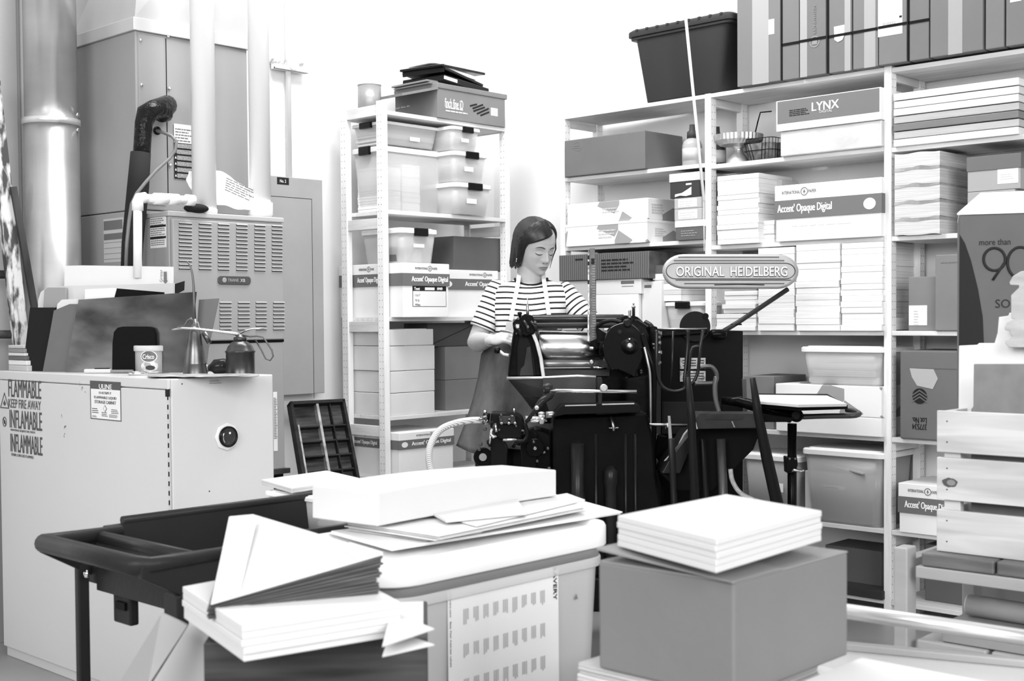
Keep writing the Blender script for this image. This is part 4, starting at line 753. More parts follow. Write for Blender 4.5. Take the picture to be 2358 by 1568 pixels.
a0,b0=fpx(w_,1888,262); a1,_b=fpx(w_,1917,262); text('DIGITAL',mat('light_print',.6),B.fx,a0,b0+.003,a1-a0,B.h*.08,B.o,bold=.01,c0=.0016); a0,b0=fpx(w_,1818,268); a1,b1=fpx(w_,1868,245); lines(B.fx,a0,a1,b0,b1,4,B.o,INK,'marker_writing',3).location=(-.0008,0,0)
# bay 2 level 2
z=RZ[1][2]
def pst(lab,pl,pr,pt,X0,dep,zb,m=None,lay=.012,j=.003,seed=1,grp=None,pm=None):
    y0,y1,zt_=rng_x(pl,pr,pt,X0,zb,pm); return stack('paper_stack',lab,'paper stack',X0,X0+dep,y0,y1,zb,zt_,m,lay,j,group=grp,seed=seed)
pst('tall white paper stack on the second shelf right of the post',1651,1746,402,4.80,.28,z,PAPER2,.022,.004,4)
pst('low white paper stack beside the tall one on the second shelf',1749,1783,508,4.84,.24,z,PAPER2,.02,.002,5)
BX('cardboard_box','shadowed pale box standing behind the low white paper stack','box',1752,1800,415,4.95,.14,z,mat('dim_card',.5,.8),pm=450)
y0,y1,zt_=rng_x(1784,2030,418,4.79,z,480); B=accent('Accent Opaque Digital carton on the second shelf left of the bundle pile',4.79,5.10,y0,y1,z,zt_,{'x':(.03,.55,.84,.95)},group=None,lidh=.60)
B.lin('x',.15,.8,.26,.34,1,mat('very_faint',.66,.7),4)
# bay 2 level 3
z=RZ[1][3]
pst('white paper stack directly right of the sign arm, leftmost tall stack',1745,1828,570,4.80,.28,z,PAPER2,.03,.003,6,pm=650)
pst('white paper stack in the middle of the third shelf',1833,1933,562,4.80,.28,z,PAPER2,.026,.003,7,pm=650)
pst('white paper stack against the right post of the third shelf',1937,2032,558,4.80,.28,z,PAPER2,.024,.003,8,pm=650)
pst('uneven low white paper stack under the oval sign, on the third shelf',1648,1738,723,4.80,.27,z,PAPER2,.02,.004,9,pm=740)
y0,y1,_=rng_x(1662,1738,700,4.80,0,700); za=hx(1690,722,4.80).z
stack('paper_stack','crooked small paper stack on the low one below the oval sign','paper stack',4.82,5.02,y0,y1,za+.002,hx(1700,670,4.82).z,PAPER2,.02,.010,seed=2)
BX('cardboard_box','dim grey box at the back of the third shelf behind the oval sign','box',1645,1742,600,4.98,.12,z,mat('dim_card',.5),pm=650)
# bay 2 level 4
z=RZ[1][4]
y0,y1,zt_=rng_x(1787,2030,957,4.80,z,980); B1=Bx('gift_box','white flat carton under the torn-wrapped carton on the fourth shelf','box',4.80,5.10,y0,y1,z,zt_,WHITE,bevel=.003)
y0,y1,zt2=rng_x(1786,2030,887,4.80,z,920); B2=Bx('gift_box','flat carton in torn white wrapping under the clear tote of papers','box',4.80,5.10,y0,y1,zt_+.001,zt2,TORN,bevel=.003)
y0,y1,zt3=rng_x(1838,2034,797,4.80,z,840); tote('clear lidded tote of papers on the torn-wrapped carton, fourth shelf',4.80,5.10,y0,y1,zt2+.001,zt3,None)
for k in range(3): stack('paper_pile','papers inside the clear tote on the fourth shelf, '+('lowest','middle','top')[k]+' pile','paper pile',4.84,5.04,y0+.04+k*.012,y1-.03-k*.02,zt2+.008+k*.028,zt2+.034+k*.028,(PAPER,mat('dim_paper',.7),PAPER)[k],.008,.004,seed=k)
y0,y1,zt_=rng_x(1712,1782,866,4.84,z,930); B=Bx('cardboard_box','brown cardboard box on the fourth shelf beyond the press','box',4.84,5.11,y0,y1,z,zt_,CARDM,bevel=.003)
y0,y1,zt4=rng_x(1785,1838,853,5.0,z,870); 
# bay 2 level 5
z=RZ[1][5]; y0,y1,zt_=rng_x(1842,2034,1035,4.80,z,1100)
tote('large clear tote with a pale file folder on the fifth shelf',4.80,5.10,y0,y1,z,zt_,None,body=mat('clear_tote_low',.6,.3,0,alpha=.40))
yy0,yy1,zq=rng_x(1852,2010,1090,4.83,z,1150); B=Bx('file_box','pale card box with a small label slot inside the large clear tote','box',4.835,4.98,yy0,yy1,z+.006,zq,mat('pale_file',.45,.7,0,.05,4),bevel=.003); B.pan('x',.28,.60,.66,.74,LABEL,'label_slot'); B.lin('x',.32,.56,.68,.73,1,INK,2)
for k in range(3): tag(MB().bar(V(4.86+.02*k,yy0+.02,zq+.01+.018*k),V(4.9,yy1-.02,zq+.05+.01*k),.12,.006).build('folder',mat('loose_folder',.35,.7),None),'loose folder tilted above the pale card box, '+('lowest','middle','top')[k],'folder')
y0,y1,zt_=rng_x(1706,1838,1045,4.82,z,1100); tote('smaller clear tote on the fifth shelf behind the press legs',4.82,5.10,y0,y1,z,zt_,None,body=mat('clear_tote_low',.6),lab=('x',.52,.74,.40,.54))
tag(MB().box(-.1,.1,-(y1-y0)*.38,(y1-y0)*.38,0,(zt_-z)*.7).build('file_box',mat('dim_file',.22,.8),None,.003,loc=(4.96,(y0+y1)/2,z+.006)),'grey file block inside the smaller clear tote','box')
# bay 2 level 6
z=RZ[1][6]; B=BX('cardboard_box','dark wide box on the bottom shelf below the large clear tote','box',1900,2030,1262,4.90,.2,z,mat('dim_brown',.10,.8),pm=1300,bevel=.003)
o=BX('storage_tray','shallow dark tray with a pale front lip on the bottom shelf','tray',1800,2032,1345,4.80,.10,z,mat('tray_dark',.04,.6),pm=1355)
# bay 1 lower levels (partly seen between woman and press)
for k,(pl,pr,pt,lv,v) in enumerate(((1300,1450,860,4,.2),(1480,1600,850,4,.7),(1480,1560,1050,5,.6))):
    y0,y1,zt_=rng_x(pl,pr,pt,4.82,0,pt+30); Bx('cardboard_box',('brown box on the fourth shelf hidden behind the press','white box on the fourth shelf seen behind the press curved pipe','pale box on the fifth shelf seen behind the press legs')[k],'box',4.82,5.10,y0,y1,RZ[0][lv],zt_,mat('hid%d'%int(v*100),v,.8),bevel=.003)
# bay 3 level 1: pads
z=RZ[2][1]; n=7; edges=[(2060,y) for y in(208,227,246,266,284,302,320,340)]; vals=[.78,.62,.64,.40,.16,.42,.72]
zs=[hx(2200,y,4.80).z for y in(195,212,231,250,270,288,306,326)]
zlo=z; hh=(hx(2200,195,4.8).z-z)/7
for k in range(7):
    y0,y1,_=rng_x(2056,2344,260,4.80,0,300); v=vals[6-k]
    o=MB().box(-.15,.15,-(y1-y0)/2,(y1-y0)/2,0,hh-.003).build('paper_pad',mat('pad_tone%d'%int(v*100),v,.5,0,.10,6,(1,1,20)),None,.002,loc=(4.955+.004*(k%2),(y0+y1)/2,z+hh*k)); tag(o,('white','mid grey glossy','dark grey glossy','grey glossy','light grey','pale grey','white')[k]+' wide paper pad in the pile of seven, '+('lowest','second from the bottom','third from the bottom','fourth from the bottom','third from the top','second from the top','topmost')[k],'paper pad','wide paper pads in a pile of seven')
# bundles
z=RZ[2][2]; y0,y1,_=rng_x(2060,2164,345,4.80,0,440); zt_=hx(2110,345,4.8).z; n=5; hh=(zt_-z)/n
for k in range(n):
    O=V(4.80,(y0+y1)/2,z+hh*k); w=(y1-y0); m_=MB(); rg=random.Random(k); K=10; rs=[]
    for i in range(K+1):
        a=-w/2+w*i/K; s0=.003*math.sin(i*.9+k); rs.append([V(0,a,0+max(0,s0)),V(.28,a,0),V(.28,a,hh*.84),V(0,a,hh*.84+s0*.8)])
    o=m_.rings(rs,(1,1),False).build('paper_bundle',mat('bundle_paper',.55,.8,0,.22,5,(1,1,60)),None,loc=O); tag(o,'uneven paper bundle in the pile right of the tall post, '+('lowest','second from the bottom','middle','second from the top','topmost')[k],'paper bundle','uneven paper bundles')
    if k<n-1:
        rs=[]
        for i in range(K+1):
            a=-w/2+w*i/K; s0=.003*math.sin(i*.9+k)*.8; rs.append([V(-.002,a,hh*.84+s0),V(.28,a,hh*.84),V(.28,a,hh*.99),V(-.002,a,hh*.99+max(0,.006*math.sin(i*.9+k+1)))])
        MB().rings(rs,(1,1),False).build('grey_wrapping',mat('wrap_grey',.30,.8,0,.5,10),o)
y0,y1,zt_=rng_x(2228,2350,357,4.82,z,400); zm_=hx(2290,438,4.82).z
B=Bx('shoe_box','tan shoe box with a darker lid and white label on the second shelf, upper one','shoe box',4.82,5.10,y0,y1,zm_,zt_,mat('shoe_tan',.34,.7),bevel=.002); MB().box(-B.w/2-.003,B.w/2,-B.d/2-.003,B.d/2+.003,B.h*.58,B.h).build('lid',mat('shoe_lid',.13,.7),B.o,.002); ppan(B,'x',2297,424,2345,380,LABEL); plin(B,'x',2304,414,2338,396,3,mat('faint_text',.5),4)
B=Bx('shoe_box','tan shoe box under the labelled one on the second shelf','shoe box',4.82,5.10,y0+.02,y1,z,zm_-.001,mat('shoe_tan',.34),bevel=.002)
# level 3
z=RZ[2][3]; B=BX('cardboard_box','small cardboard box with a white label on the third shelf near the tall post','box',2092,2155,637,4.84,.2,z,CARDM,pm=690,bevel=.003); ppan(B,'x',2093,749,2135,703,LABEL); B.lin('x',.2,.4,.1,.4,6,mat('faint_text',.5),4)
B=BX('cardboard_box','tall pale cardboard box half hidden by the big printed carton, third shelf','box',2153,2250,585,4.81,.26,z,CARDM,pm=660,bevel=.004); plin(B,'x',2166,606,2208,599,1,GINK,3)
# level 4
z=RZ[2][4]; B=BX('cardboard_box','worn cardboard box with a round chevron emblem and Lot No stamp on the fourth shelf','box',2072,2290,808,4.80,.3,z,CARD,pm=900,bevel=.006)
w_=wfr(B,'x'); a0,b0=fpx(w_,2118,912); rad=.031
def disc(fr,a,b,r,m,nm,par,c=.001,t=.0006,n=28): return MB().prism([fr.p(a+r*math.cos(i*2*math.pi/n),b+r*math.sin(i*2*math.pi/n),c) for i in range(n)],fr.n*t).build(nm,m,par)
disc(B.fx,a0,b0,rad,INK,'round_emblem',B.o)
q=MB()
for k in range(3):
    yb=b0-.016+k*.013; q.prism([B.fx.p(a0+x,yb+y,.0018) for x,y in((-.031,-.010),(0,.010),(.031,-.010),(.031,-.005),(0,.015),(-.031,-.005))],B.fx.n*.0004)
q.build('chevrons',CARD,B.o)
def ftxt(B,s,x0,y0,x1,y1,m,bold=0):   # upside-down print
    a0,b0=fpx(wfr(B,'x'),x0,y0); a1,b1=fpx(wfr(B,'x'),x1,y1); fr=Fr(B.fx.p(a1,b1),(0,1,0),(0,0,-1)); fr.n=V(-1,0,0); text(s,m,fr,0,0,a1-a0,b1-b0,B.o,bold=bold)
ftxt(B,'Lot No.',2101,974,2134,962,INK,.02); ftxt(B,'377534',2101,988,2134,977,INK,.02); 
MB().panel(B.fx,*(lambda a,b:(a[0],b[0],a[1],a[1]+.003))(fpx(w_,2110,848),fpx(w_,2205,848)),.0005,.001).build('crease',mat('crease',.12,.8),B.o)
pts=[fpx(w_,*p) for p in((2095,848),(2150,850),(2160,872),(2148,896),(2112,888),(2100,868))]; MB().prism([B.fx.p(a,b,.0008) for a,b in pts],B.fx.n*.0006).build('torn_patch',mat('torn_patch',.40,.85),B.o)
# level 5
z=RZ[2][5]; y0,y1,zt_=rng_x(2068,2270,1120,4.80,z,1180); B=accent('Accent Opaque Digital carton on the fifth shelf behind the wooden crate',4.80,5.10,y0,y1,z,zt_,{'x':(.08,.62,None,None)},group=None,lidh=.60)
z=RZ[2][6]; BX('cardboard_box','dark brown box on the bottom shelf behind the bench legs','box',2130,2260,1260,4.92,.18,z,mat('dim_brown',.10),pm=1300,bevel=.003)
# cord hanging from the ceiling
a=hd(1574,-250,4.3); 
t=thing('pull_cord','thin white pull cord hanging diagonally in front of the dark tote','cord',hd(1621,462,4.6)); O=Vector(t.location); MB().tube([hd(1621,462,4.6)-O,hd(1600,250,4.6)-O,hd(1580,50,4.6)-O,hd(1572,-150,4.6)-O,hd(1569,-900,4.6)-O],.0055,8).build('cord',mat('cord_white',.85,.5),t)
tag(MB().cyl((0,0,0),hd(1646,565,4.62)-O*1.0 if False else V(.0,0,-.18),.002,n=6).build('cord_end',mat('cord_white',.85),t),None,None)
# ---------------------------------------------------------------- the printing press
PO=hd(1400,1400,4.85); PO.z=0
press=thing('printing_press','black cast iron platen printing press with bright rollers and an oval ORIGINAL HEIDELBERG sign','printing press',PO)
def Q(px,py,D): return hd(px,py,D)-PO
F3=V(F[0],F[1],0); R3=V(R[0],R[1],0)
def fp(name,m,pix,D,th,bev=.003,par=None): return MB().prism([Q(x,y,D) for x,y in pix],F3*th).build(name,m,par or press,bev)
def tb(name,m,pts,r,n=12,par=None,closed=False): return MB().tube([Q(*p) for p in pts],r,n,closed=closed).build(name,m,par or press)
def lt(name,m,c,prof,ax,n=32,par=None): return MB().lathe(Q(*c),prof,n,ax).build(name,m,par or press)
def smooth(pts,k=6):
    P=[Vector(p) for p in pts]; out=[]
    for i in range(len(P)-1):
        a=P[max(i-1,0)];b=P[i];c=P[i+1];d=P[min(i+2,len(P)-1)]
        for j in range(k):
            t=j/k; out.append(.5*((2*b)+(c-a)*t+(2*a-5*b+4*c-d)*t*t+(3*b-a-3*c+d)*t**3))
    out.append(P[-1]); return out
DK=mat('press_grey_iron',.016,.3,0,.4,7,(1,1,1),0,40,0,.2); GR=mat('press_worn_iron',.04,.35,.5,.5,6); ROL=mat('rubber_roller',.05,.2,.5,.1,5); DRUM=mat('ink_drum_steel',.62,.22,1,.05,5)
def closed(P,k=5):
    n=len(P); out=[]
    for i in range(n):
        a,b,c,d=[Vector((*P[(i+j)%n],0)) for j in(-1,0,1,2)]
        for j in range(k):
            t=j/k; v=.5*((2*b)+(c-a)*t+(2*a-5*b+4*c-d)*t*t+(3*b-a-3*c+d)*t**3); out.append((v.x,v.y))
    return out
# base casing and columns
fp('base_casing',BLK,[(1272,960),(1490,950),(1505,1010),(1512,1100),(1525,1180),(1520,1400),(1272,1400)],4.66,.36,.01)
fp('base_foot',BLK,[(1180,1330),(1540,1330),(1560,1410),(1170,1410)],4.6,.5,.01)
lt('column',DK,(1332,1400,4.63),[(.028,0),(.028,.40),(.024,.42),(.024,.60)],(0,0,1))
lt('column',DK,(1408,1400,4.64),[(.022,0),(.022,.44),(.027,.46),(.027,.50),(.01,.52)],(0,0,1))
for a,b in((1372,1374),(1440,1443),(1462,1466)): MB().cyl(Q(a,1000,4.655),Q(b,1390,4.655),.006).build('casing_rib',DK,press)
# feed board
fp('feed_board',BLKM,[(1290,938),(1296,934),(1470,931),(1476,936),(1474,950),(1300,955),(1270,962)],4.52,.20,.003)
fp('board_rail',CHROME,[(1300,936),(1373,934),(1373,931),(1302,933)],4.52,.012,.001); fp('board_rail',CHROME,[(1386,933),(1461,931),(1461,928),(1386,930)],4.52,.012,.001)
# left side frame
fp('side_frame',BLK,[(1168,870),(1172,830),(1180,775),(1186,745),(1205,738),(1228,752),(1240,790),(1248,830),(1252,870)],4.93,.12,.012)
fp('side_frame_face',BLKP,[(1190,866),(1190,800),(1196,770),(1208,765),(1222,790),(1232,830),(1236,866)],4.925,.01,.004)
fp('inspection_plate',GR,[(1196,866),(1198,850),(1206,842),(1212,800),(1222,796),(1226,830),(1230,866)],4.918,.008,.003)
P=[(1221,764),(1232,790),(1241,825),(1247,868)]; P2=[(1230,762),(1241,790),(1250,825),(1256,868)]
fp('curved_guard',mat('worn_silver',.5,.4,.7,.2,12),P+P2[::-1],4.90,.03,.002)
fp('roller_bracket',BLK,[(1182,760),(1180,742),(1188,735),(1200,730),(1208,722),(1226,726),(1236,745),(1232,768),(1212,776),(1196,770)],4.88,.10,.006)
lt('bolt',STEEL,(1192,752,4.87),[(.010,0),(.010,.012),(.006,.014),(.006,.022)],-F3,16)
lt('oil_cup',DSTEEL,(1215,734,4.90),[(.006,0),(.006,.05),(.0045,.052),(.002,.055),(.002,.085)],(0,0,1),12)
lt('oil_cup',BLKP,(1197,736,4.90),[(.005,0),(.005,.018),(.009,.02),(.009,.028),(.003,.03)],(0,0,1),12)
tb('lever',STEEL,[(1152,762,5.03),(1170,763,5.02),(1184,767,4.97),(1190,768,4.93)],[.004,.006,.004,.004],8)
tb('handle',mat('lever_white',.6,.3),[(1148,806,4.97),(1160,816,4.96),(1172,818,4.95)],.006,8); lt('knob',BLKP,(1145,806,4.97),[(.001,-.014),(.012,-.010),(.014,0),(.012,.010),(.001,.014)],R3,16)
# rollers
def roller(name,m,x0,y0,x1,y1,D,r,D1=None):
    a=Q(x0,y0,D); b=Q(x1,y1,D1 or D); o=MB().lathe(a,[(r*.0+.006,-.006),(r*.96,-.001),(r,.002),(r,(b-a).length-.002),(r*.96,(b-a).length),(.006,(b-a).length+.004)],36,(b-a)).build(name,m,press); return o
roller('rider_roller',ROL,1226,735,1436,734,5.0,.0175); roller('form_roller',mat('roller_dark',.03,.2),1232,750,1424,748,4.97,.012)
roller('ink_drum',DRUM,1240,800,1388,802,5.0,.066); roller('form_roller',ROL,1244,772,1382,772,4.955,.020) if False else None
roller('form_roller',mat('roller_mid',.16,.22,.6),1246,838,1420,838,4.98,.030)
fp('ink_blade',GR,[(1250,852),(1404,852),(1404,866),(1250,868)],4.93,.02,.001); fp('blade_rod',CHROME,[(1250,846),(1360,845),(1360,848),(1250,849)],4.92,.006,.001); tb('tie_rod',CHROME,[(1366,846,4.9),(1398,848,4.9)],.004,8)
fp('rear_casing',BLK,[(1366,850),(1450,850),(1450,975),(1250,975),(1250,905),(1366,905)],4.96,.05)
fp('drum_backing',BLK,[(1240,835),(1420,835),(1420,868),(1240,868)],5.06,.04)
lt('rod_clamp',DSTEEL,(1362,834,4.89),[(.009,0),(.010,.02),(.005,.022)],-F3,16); lt('rod_clamp',STEEL,(1370,802,4.88),[(.007,0),(.006,.02)],(-R3),12)
# gauge rule
fp('gauge_rule',mat('rule_metal',.09,.35,.4,.2,30),[(1358,572),(1370,572),(1374,784),(1358,786)],4.90,.006,.001); fp('rule_edge',mat('edge_mix',.35,.4,.6,.9,60),[(1354,575),(1357,574),(1357,786),(1353,786)],4.897,.008,.0005)
q=MB()
for i in range(30): y=600+i*6; q.prism([Q(x,yy,4.8985) for x,yy in((1364 if i%5 else 1360,y),(1371,y),(1371,y+1.2),(1364 if i%5 else 1360,y+1.2))],F3*.0008)
q.build('rule_ticks',mat('tick_light',.35,.5),press)
fp('rule_slide',BLKP,[(1362,595),(1369,595),(1369,608),(1362,608)],4.892,.005,.001)
for y in(588,602,645): fp('rule_notch',INK,[(1353,y),(1357,y),(1357,y+9),(1353,y+9)],4.894,.003,0)
fp('rule_arm',BLK,[(1358,784),(1376,776),(1384,790),(1390,800),(1372,806)],4.90,.03,.004)
# gear cover
GC=[(1438,742),(1455,746),(1470,758),(1480,780),(1482,805),(1476,832),(1468,850),(1462,868),(1450,862),(1440,858),(1420,850),(1408,852),(1398,836),(1390,812),(1390,790),(1396,768),(1410,752)]
GC=closed(GC)
o=fp('gear_cover',mat('glossy_black',.004,.10,0,0,5,(1,1,1),.25,9,0,.35),GC,4.80,.07,.016); o.modifiers['bevel'].segments=5
fp('bearing_housing',BLK,[(1440,735),(1470,735),(1494,750),(1506,775),(1506,880),(1480,900),(1440,880)],4.88,.14,.015)
lt('hub',BLKP,(1450,797,4.80),[(.032,0),(.030,.010),(.022,.014),(.021,.020),(.016,.022)],-F3); lt('hub_bolt',DSTEEL,(1450,797,4.78),[(.012,0),(.011,.010),(.004,.011)],-F3,20)
lt('cover_boss',BLKP,(1444,745,4.82),[(.018,0),(.016,.022),(.01,.026)],-F3,20); lt('inspection_hole',INK,(1427,764,4.80),[(.008,0),(.007,.001)],-F3,20)
lt('grease_nipple',STEEL,(1449,781,4.79),[(.004,0),(.004,.006),(.006,.008),(.002,.014)],-F3,10)
lt('cover_shaft',BLK,(1380,800,4.87),[(.03,0),(.03,.05),(.045,.08)],R3,24)
fp('cover_bracket',BLK,[(1372,752),(1400,770),(1400,800),(1376,790)],4.86,.05,.004)
lt('oil_cup',DSTEEL,(1459,730,4.9),[(.006,0),(.006,.035),(.008,.037),(.008,.040),(.003,.042),(.003,.05),(.006,.052)],(0,0,1),12); lt('oil_cup',DSTEEL,(1450,734,4.9),[(.007,0),(.007,.01),(.005,.012),(.006,.03),(.003,.034)],(0,0,1),12)
lt('oil_cup',DSTEEL,(1215,728,4.9),[(.004,0),(.004,.01)],(0,0,1),12)
fp('upper_frame',BLK,[(1418,733),(1438,726),(1468,728),(1486,745),(1500,760),(1500,800),(1470,800),(1440,745)],4.95,.10,.01)
q=MB()
for i in range(12): k=i*math.pi*2/12; q.boxc(0,0,0,0,0,0) if False else None
tb('curved_pipe',BLK,smooth([(1480,770,4.80),(1488,800,4.78),(1500,835,4.77),(1506,870,4.77),(1506,960,4.77),(1505,1090,4.77)]),.010)
tb('curved_pipe',DSTEEL,smooth([(1484,800,4.76),(1492,835,4.75),(1497,870,4.75),(1498,960,4.75),(1497,1070,4.75)]),.0055)
fp('frame_column',BLK,[(1440,870),(1504,860),(1512,1180),(1440,1180)],4.80,.16,.012)
for x,y in((1512,768),(1510,790),(1512,812)): lt('gear_tooth',DSTEEL,(x,y,4.86),[(.008,0),(.008,.02)],R3,10)
fp('gear_segment',BLK,[(1496,750),(1514,752),(1518,790),(1514,830),(1500,850)],4.85,.06,.006)
# ink tray
MB().rings([[Q(1168,872,4.70),Q(1374,868,4.66),Q(1374,868,4.90),Q(1168,872,4.90)],[Q(1200,910,4.72),Q(1374,932,4.68),Q(1374,932,4.88),Q(1200,910,4.88)],[Q(1236,958,4.76),Q(1372,948,4.72),Q(1372,948,4.84),Q(1236,958,4.84)]],sm=False).build('drip_tray',mat('tray_iron',.06,.3,.6,.6,4),press,.002)
tb('tray_rim',mat('rim_steel',.6,.3,.8),[(1167,871,4.69),(1250,870,4.68),(1330,866,4.66),(1372,868,4.66)],.0055,8)
fp('tray_divider',GR,[(1250,870),(1372,868),(1372,930),(1268,958),(1250,905)],4.655,.005,.001)
# rods, clamps and levers
tb('guide_rod',STEEL,[(1252,899,4.52),(1466,902,4.52)],.0065,12); lt('rod_socket',DK,(1262,895,4.53),[(.010,-.02),(.018,-.014),(.020,0),(.014,.016)],R3,20)
lt('thumb_screw',mat('knob_steel',.5,.3,.7),(1390,893,4.52),[(.014,0),(.014,.012),(.010,.014)],-F3,20); fp('rod_clamp',DK,[(1376,869),(1386,869),(1388,880),(1386,932),(1378,932),(1375,880)],4.53,.02,.002)
tb('lever',DK,[(1212,972,4.52),(1228,950,4.50),(1246,925,4.50),(1266,910,4.52)],[.006,.008,.012,.015],12); lt('lever_knob',DK,(1267,909,4.52),[(.001,-.013),(.011,-.008),(.013,0),(.011,.008),(.001,.013)],R3,16)
lt('pivot_ring',STEEL,(1236,939,4.49),[(.008,0),(.008,.006),(.004,.007)],-F3,14)
# suction pump assembly, left
fp('pump_block',BLKP,[(1130,950),(1190,952),(1204,960),(1210,985),(1200,1012),(1150,1012),(1128,985)],4.62,.10,.008)
fp('pump_plate',GR,[(1148,958),(1186,958),(1188,976),(1150,976)],4.60,.012,.002)
for x in(1155,1172,1186): lt('pump_bolt',CHROME,(x,974,4.60),[(.005,0),(.005,.010),(.003,.011)],-F3,10)
tb('pump_pipe',BLKP,smooth([(1208,975,4.6),(1214,1000,4.6),(1205,1015,4.6),(1188,1016,4.6)]),.008); tb('pump_pipe',STEEL,[(1158,1013,4.59),(1190,1012,4.59)],.005,8)
tb('pump_pipe',BLK,[(1112,960,4.64),(1128,962,4.64)],.016,14); lt('hose_clamp',CHROME,(1117,964,4.64),[(.019,-.006),(.019,.006)],R3,20); lt('clamp_screw',CHROME,(1117,953,4.64),[(.006,0),(.006,.012),(.003,.014)],(0,0,1),12)
tb('link_rod',CHROME,[(1210,963,4.6),(1258,965,4.6)],.009,12); tb('link_rod',CHROME,[(1222,971,4.58),(1260,969,4.58)],.004,8)
lt('valve',mat('valve_white',.6,.25,.6),(1247,956,4.58),[(.009,0),(.012,.004),(.012,.010),(.004,.013)],(0,0,1),18); lt('valve_body',STEEL,(1248,963,4.58),[(.013,-.02),(.013,.012)],(0,0,1),16)
lt('link_joint',DSTEEL,(1266,955,4.56),[(.012,-.014),(.013,.012),(.006,.02)],R3,16)
lt('oil_cup',CHROME,(1184,951,4.62),[(.004,0),(.004,.012),(.003,.016)],(0,0,1),10)
tb('wing_lever',STEEL,[(1132,988,4.6),(1130,1000,4.59),(1136,1006,4.59),(1144,1004,4.59)],[.006,.005,.007,.004],10)
tb('wing_lever',STEEL,[(1128,1022,4.6),(1130,996,4.6)],.004,8)
fp('pump_leg',BLKP,[(1130,1000),(1152,1002),(1170,1030),(1166,1100),(1128,1100)],4.64,.06,.006)
fp('pump_leg',BLK,[(1196,1010),(1226,985),(1238,1000),(1236,1100),(1206,1100)],4.66,.06,.006)
lt('pulley',BLK,(1112,1052,4.66),[(.032,-.014),(.034,-.010),(.026,0),(.034,.010),(.032,.014)],F3,28)
lt('pulley_hub',DSTEEL,(1112,1052,4.64),[(.014,0),(.014,.01)],-F3,20)
fp('gear_housing',BLK,[(1206,1000),(1236,990),(1272,1000),(1272,1400),(1206,1400)],4.70,.2,.01)
lt('pulley',BLK,(1232,1030,4.66),[(.030,-.02),(.034,-.016),(.034,.016),(.030,.02)],F3,28); lt('shaft_pin',CHROME,(1232,1032,4.63),[(.006,0),(.006,.01)],-F3,12)
# small fittings on the casing
tb('side_lever',DSTEEL,[(1407,960,4.62),(1413,985,4.62),(1413,992,4.62)],.006,8); tb('side_lever',STEEL,[(1402,985,4.63),(1424,985,4.63)],.004,8)
tb('side_shaft',DSTEEL,[(1460,978,4.73),(1520,978,4.73),(1588,980,4.73)],.006,10); lt('shaft_collar',STEEL,(1538,981,4.73),[(.012,-.008),(.012,.008)],R3,16); lt('shaft_collar',STEEL,(1462,979,4.73),[(.010,-.008),(.010,.008)],R3,16)
fp('gear_case',BLK,[(1500,1080),(1520,1085),(1532,1140),(1520,1180),(1500,1180)],4.72,.12,.008)
fp('cross_tie',BLK,[(1506,1024),(1560,1022),(1560,1044),(1506,1046)],4.95,.05)
# delivery cabinet with sign
fp('delivery_cabinet',BLKM,[(1522,762),(1711,762),(1711,1400),(1522,1400)],5.02,.30,.004)
fp('front_plate',BLK,[(1508,760),(1628,758),(1628,768),(1524,775),(1524,768),(1508,766)],4.98,.03,.003); tb('plate_rim',DSTEEL,[(1508,758,4.96),(1628,757,4.96)],.004,8)
fp('lower_panel',mat('panel_sheen',.015,.4),[(1526,925),(1660,925),(1660,1000),(1526,1000)],5.0,.02,.003)
lt('round_guard',mat('guard_dark',.012,.7),(1601,752,5.0),[(.058,0),(.060,.004),(.060,.010),(.058,.014)],F3,40); lt('guard_tab',BLKM,(1625,728,4.995),[(.012,0),(.012,.014)],F3,16)
fp('data_plate',mat('data_plate',.38,.4,.3,.5,60),[(1566,824),(1625,824),(1625,850),(1566,850)],5.005,.015,.001); fp('data_plate',mat('data_plate',.38),[(1566,854),(1625,854),(1625,879),(1566,879)],5.005,.015,.001)
q=MB()
for yy in(829,835,841,859,865,871):
    for xx in(1572,1590,1608): q.prism([Q(x,y,5.004) for x,y in((xx,yy),(xx+13,yy),(xx+13,yy+2),(xx,yy+2))],F3*.0008)
q.build('plate_text',INK,press)
TBM=mat('tube_iron',.03,.25,.6)
tb('wire_guard',TBM,smooth([(1512,760,4.78),(1512,820,4.77),(1514,860,4.77),(1524,888,4.77),(1548,900,4.77),(1570,898,4.77),(1577,890,4.77),(1577,870,4.77),(1583,800,4.78),(1584,760,4.78)]),.0068)
tb('wire_guard',TBM,[(1550,762,4.78),(1548,830,4.78),(1543,893,4.77)],.004,8)
tb('wire_guard',TBM,smooth([(1619,760,4.78),(1612,800,4.77),(1608,850,4.77),(1600,875,4.77),(1590,884,4.77),(1586,876,4.77),(1588,830,4.77),(1592,805,4.77),(1602,798,4.77),(1610,798,4.77)]),.0062)
tb('air_tube',mat('tube_grey',.09,.3,.5),smooth([(1612,846,4.74),(1636,844,4.74),(1648,856,4.74),(1650,868,4.74),(1648,878,4.74),(1640,882,4.74),(1600,883,4.74)]),.0085)
tb('air_tube',mat('tube_grey',.16),smooth([(1649,868,4.73),(1646,890,4.72),(1648,920,4.70),(1656,950,4.68)]),.009)
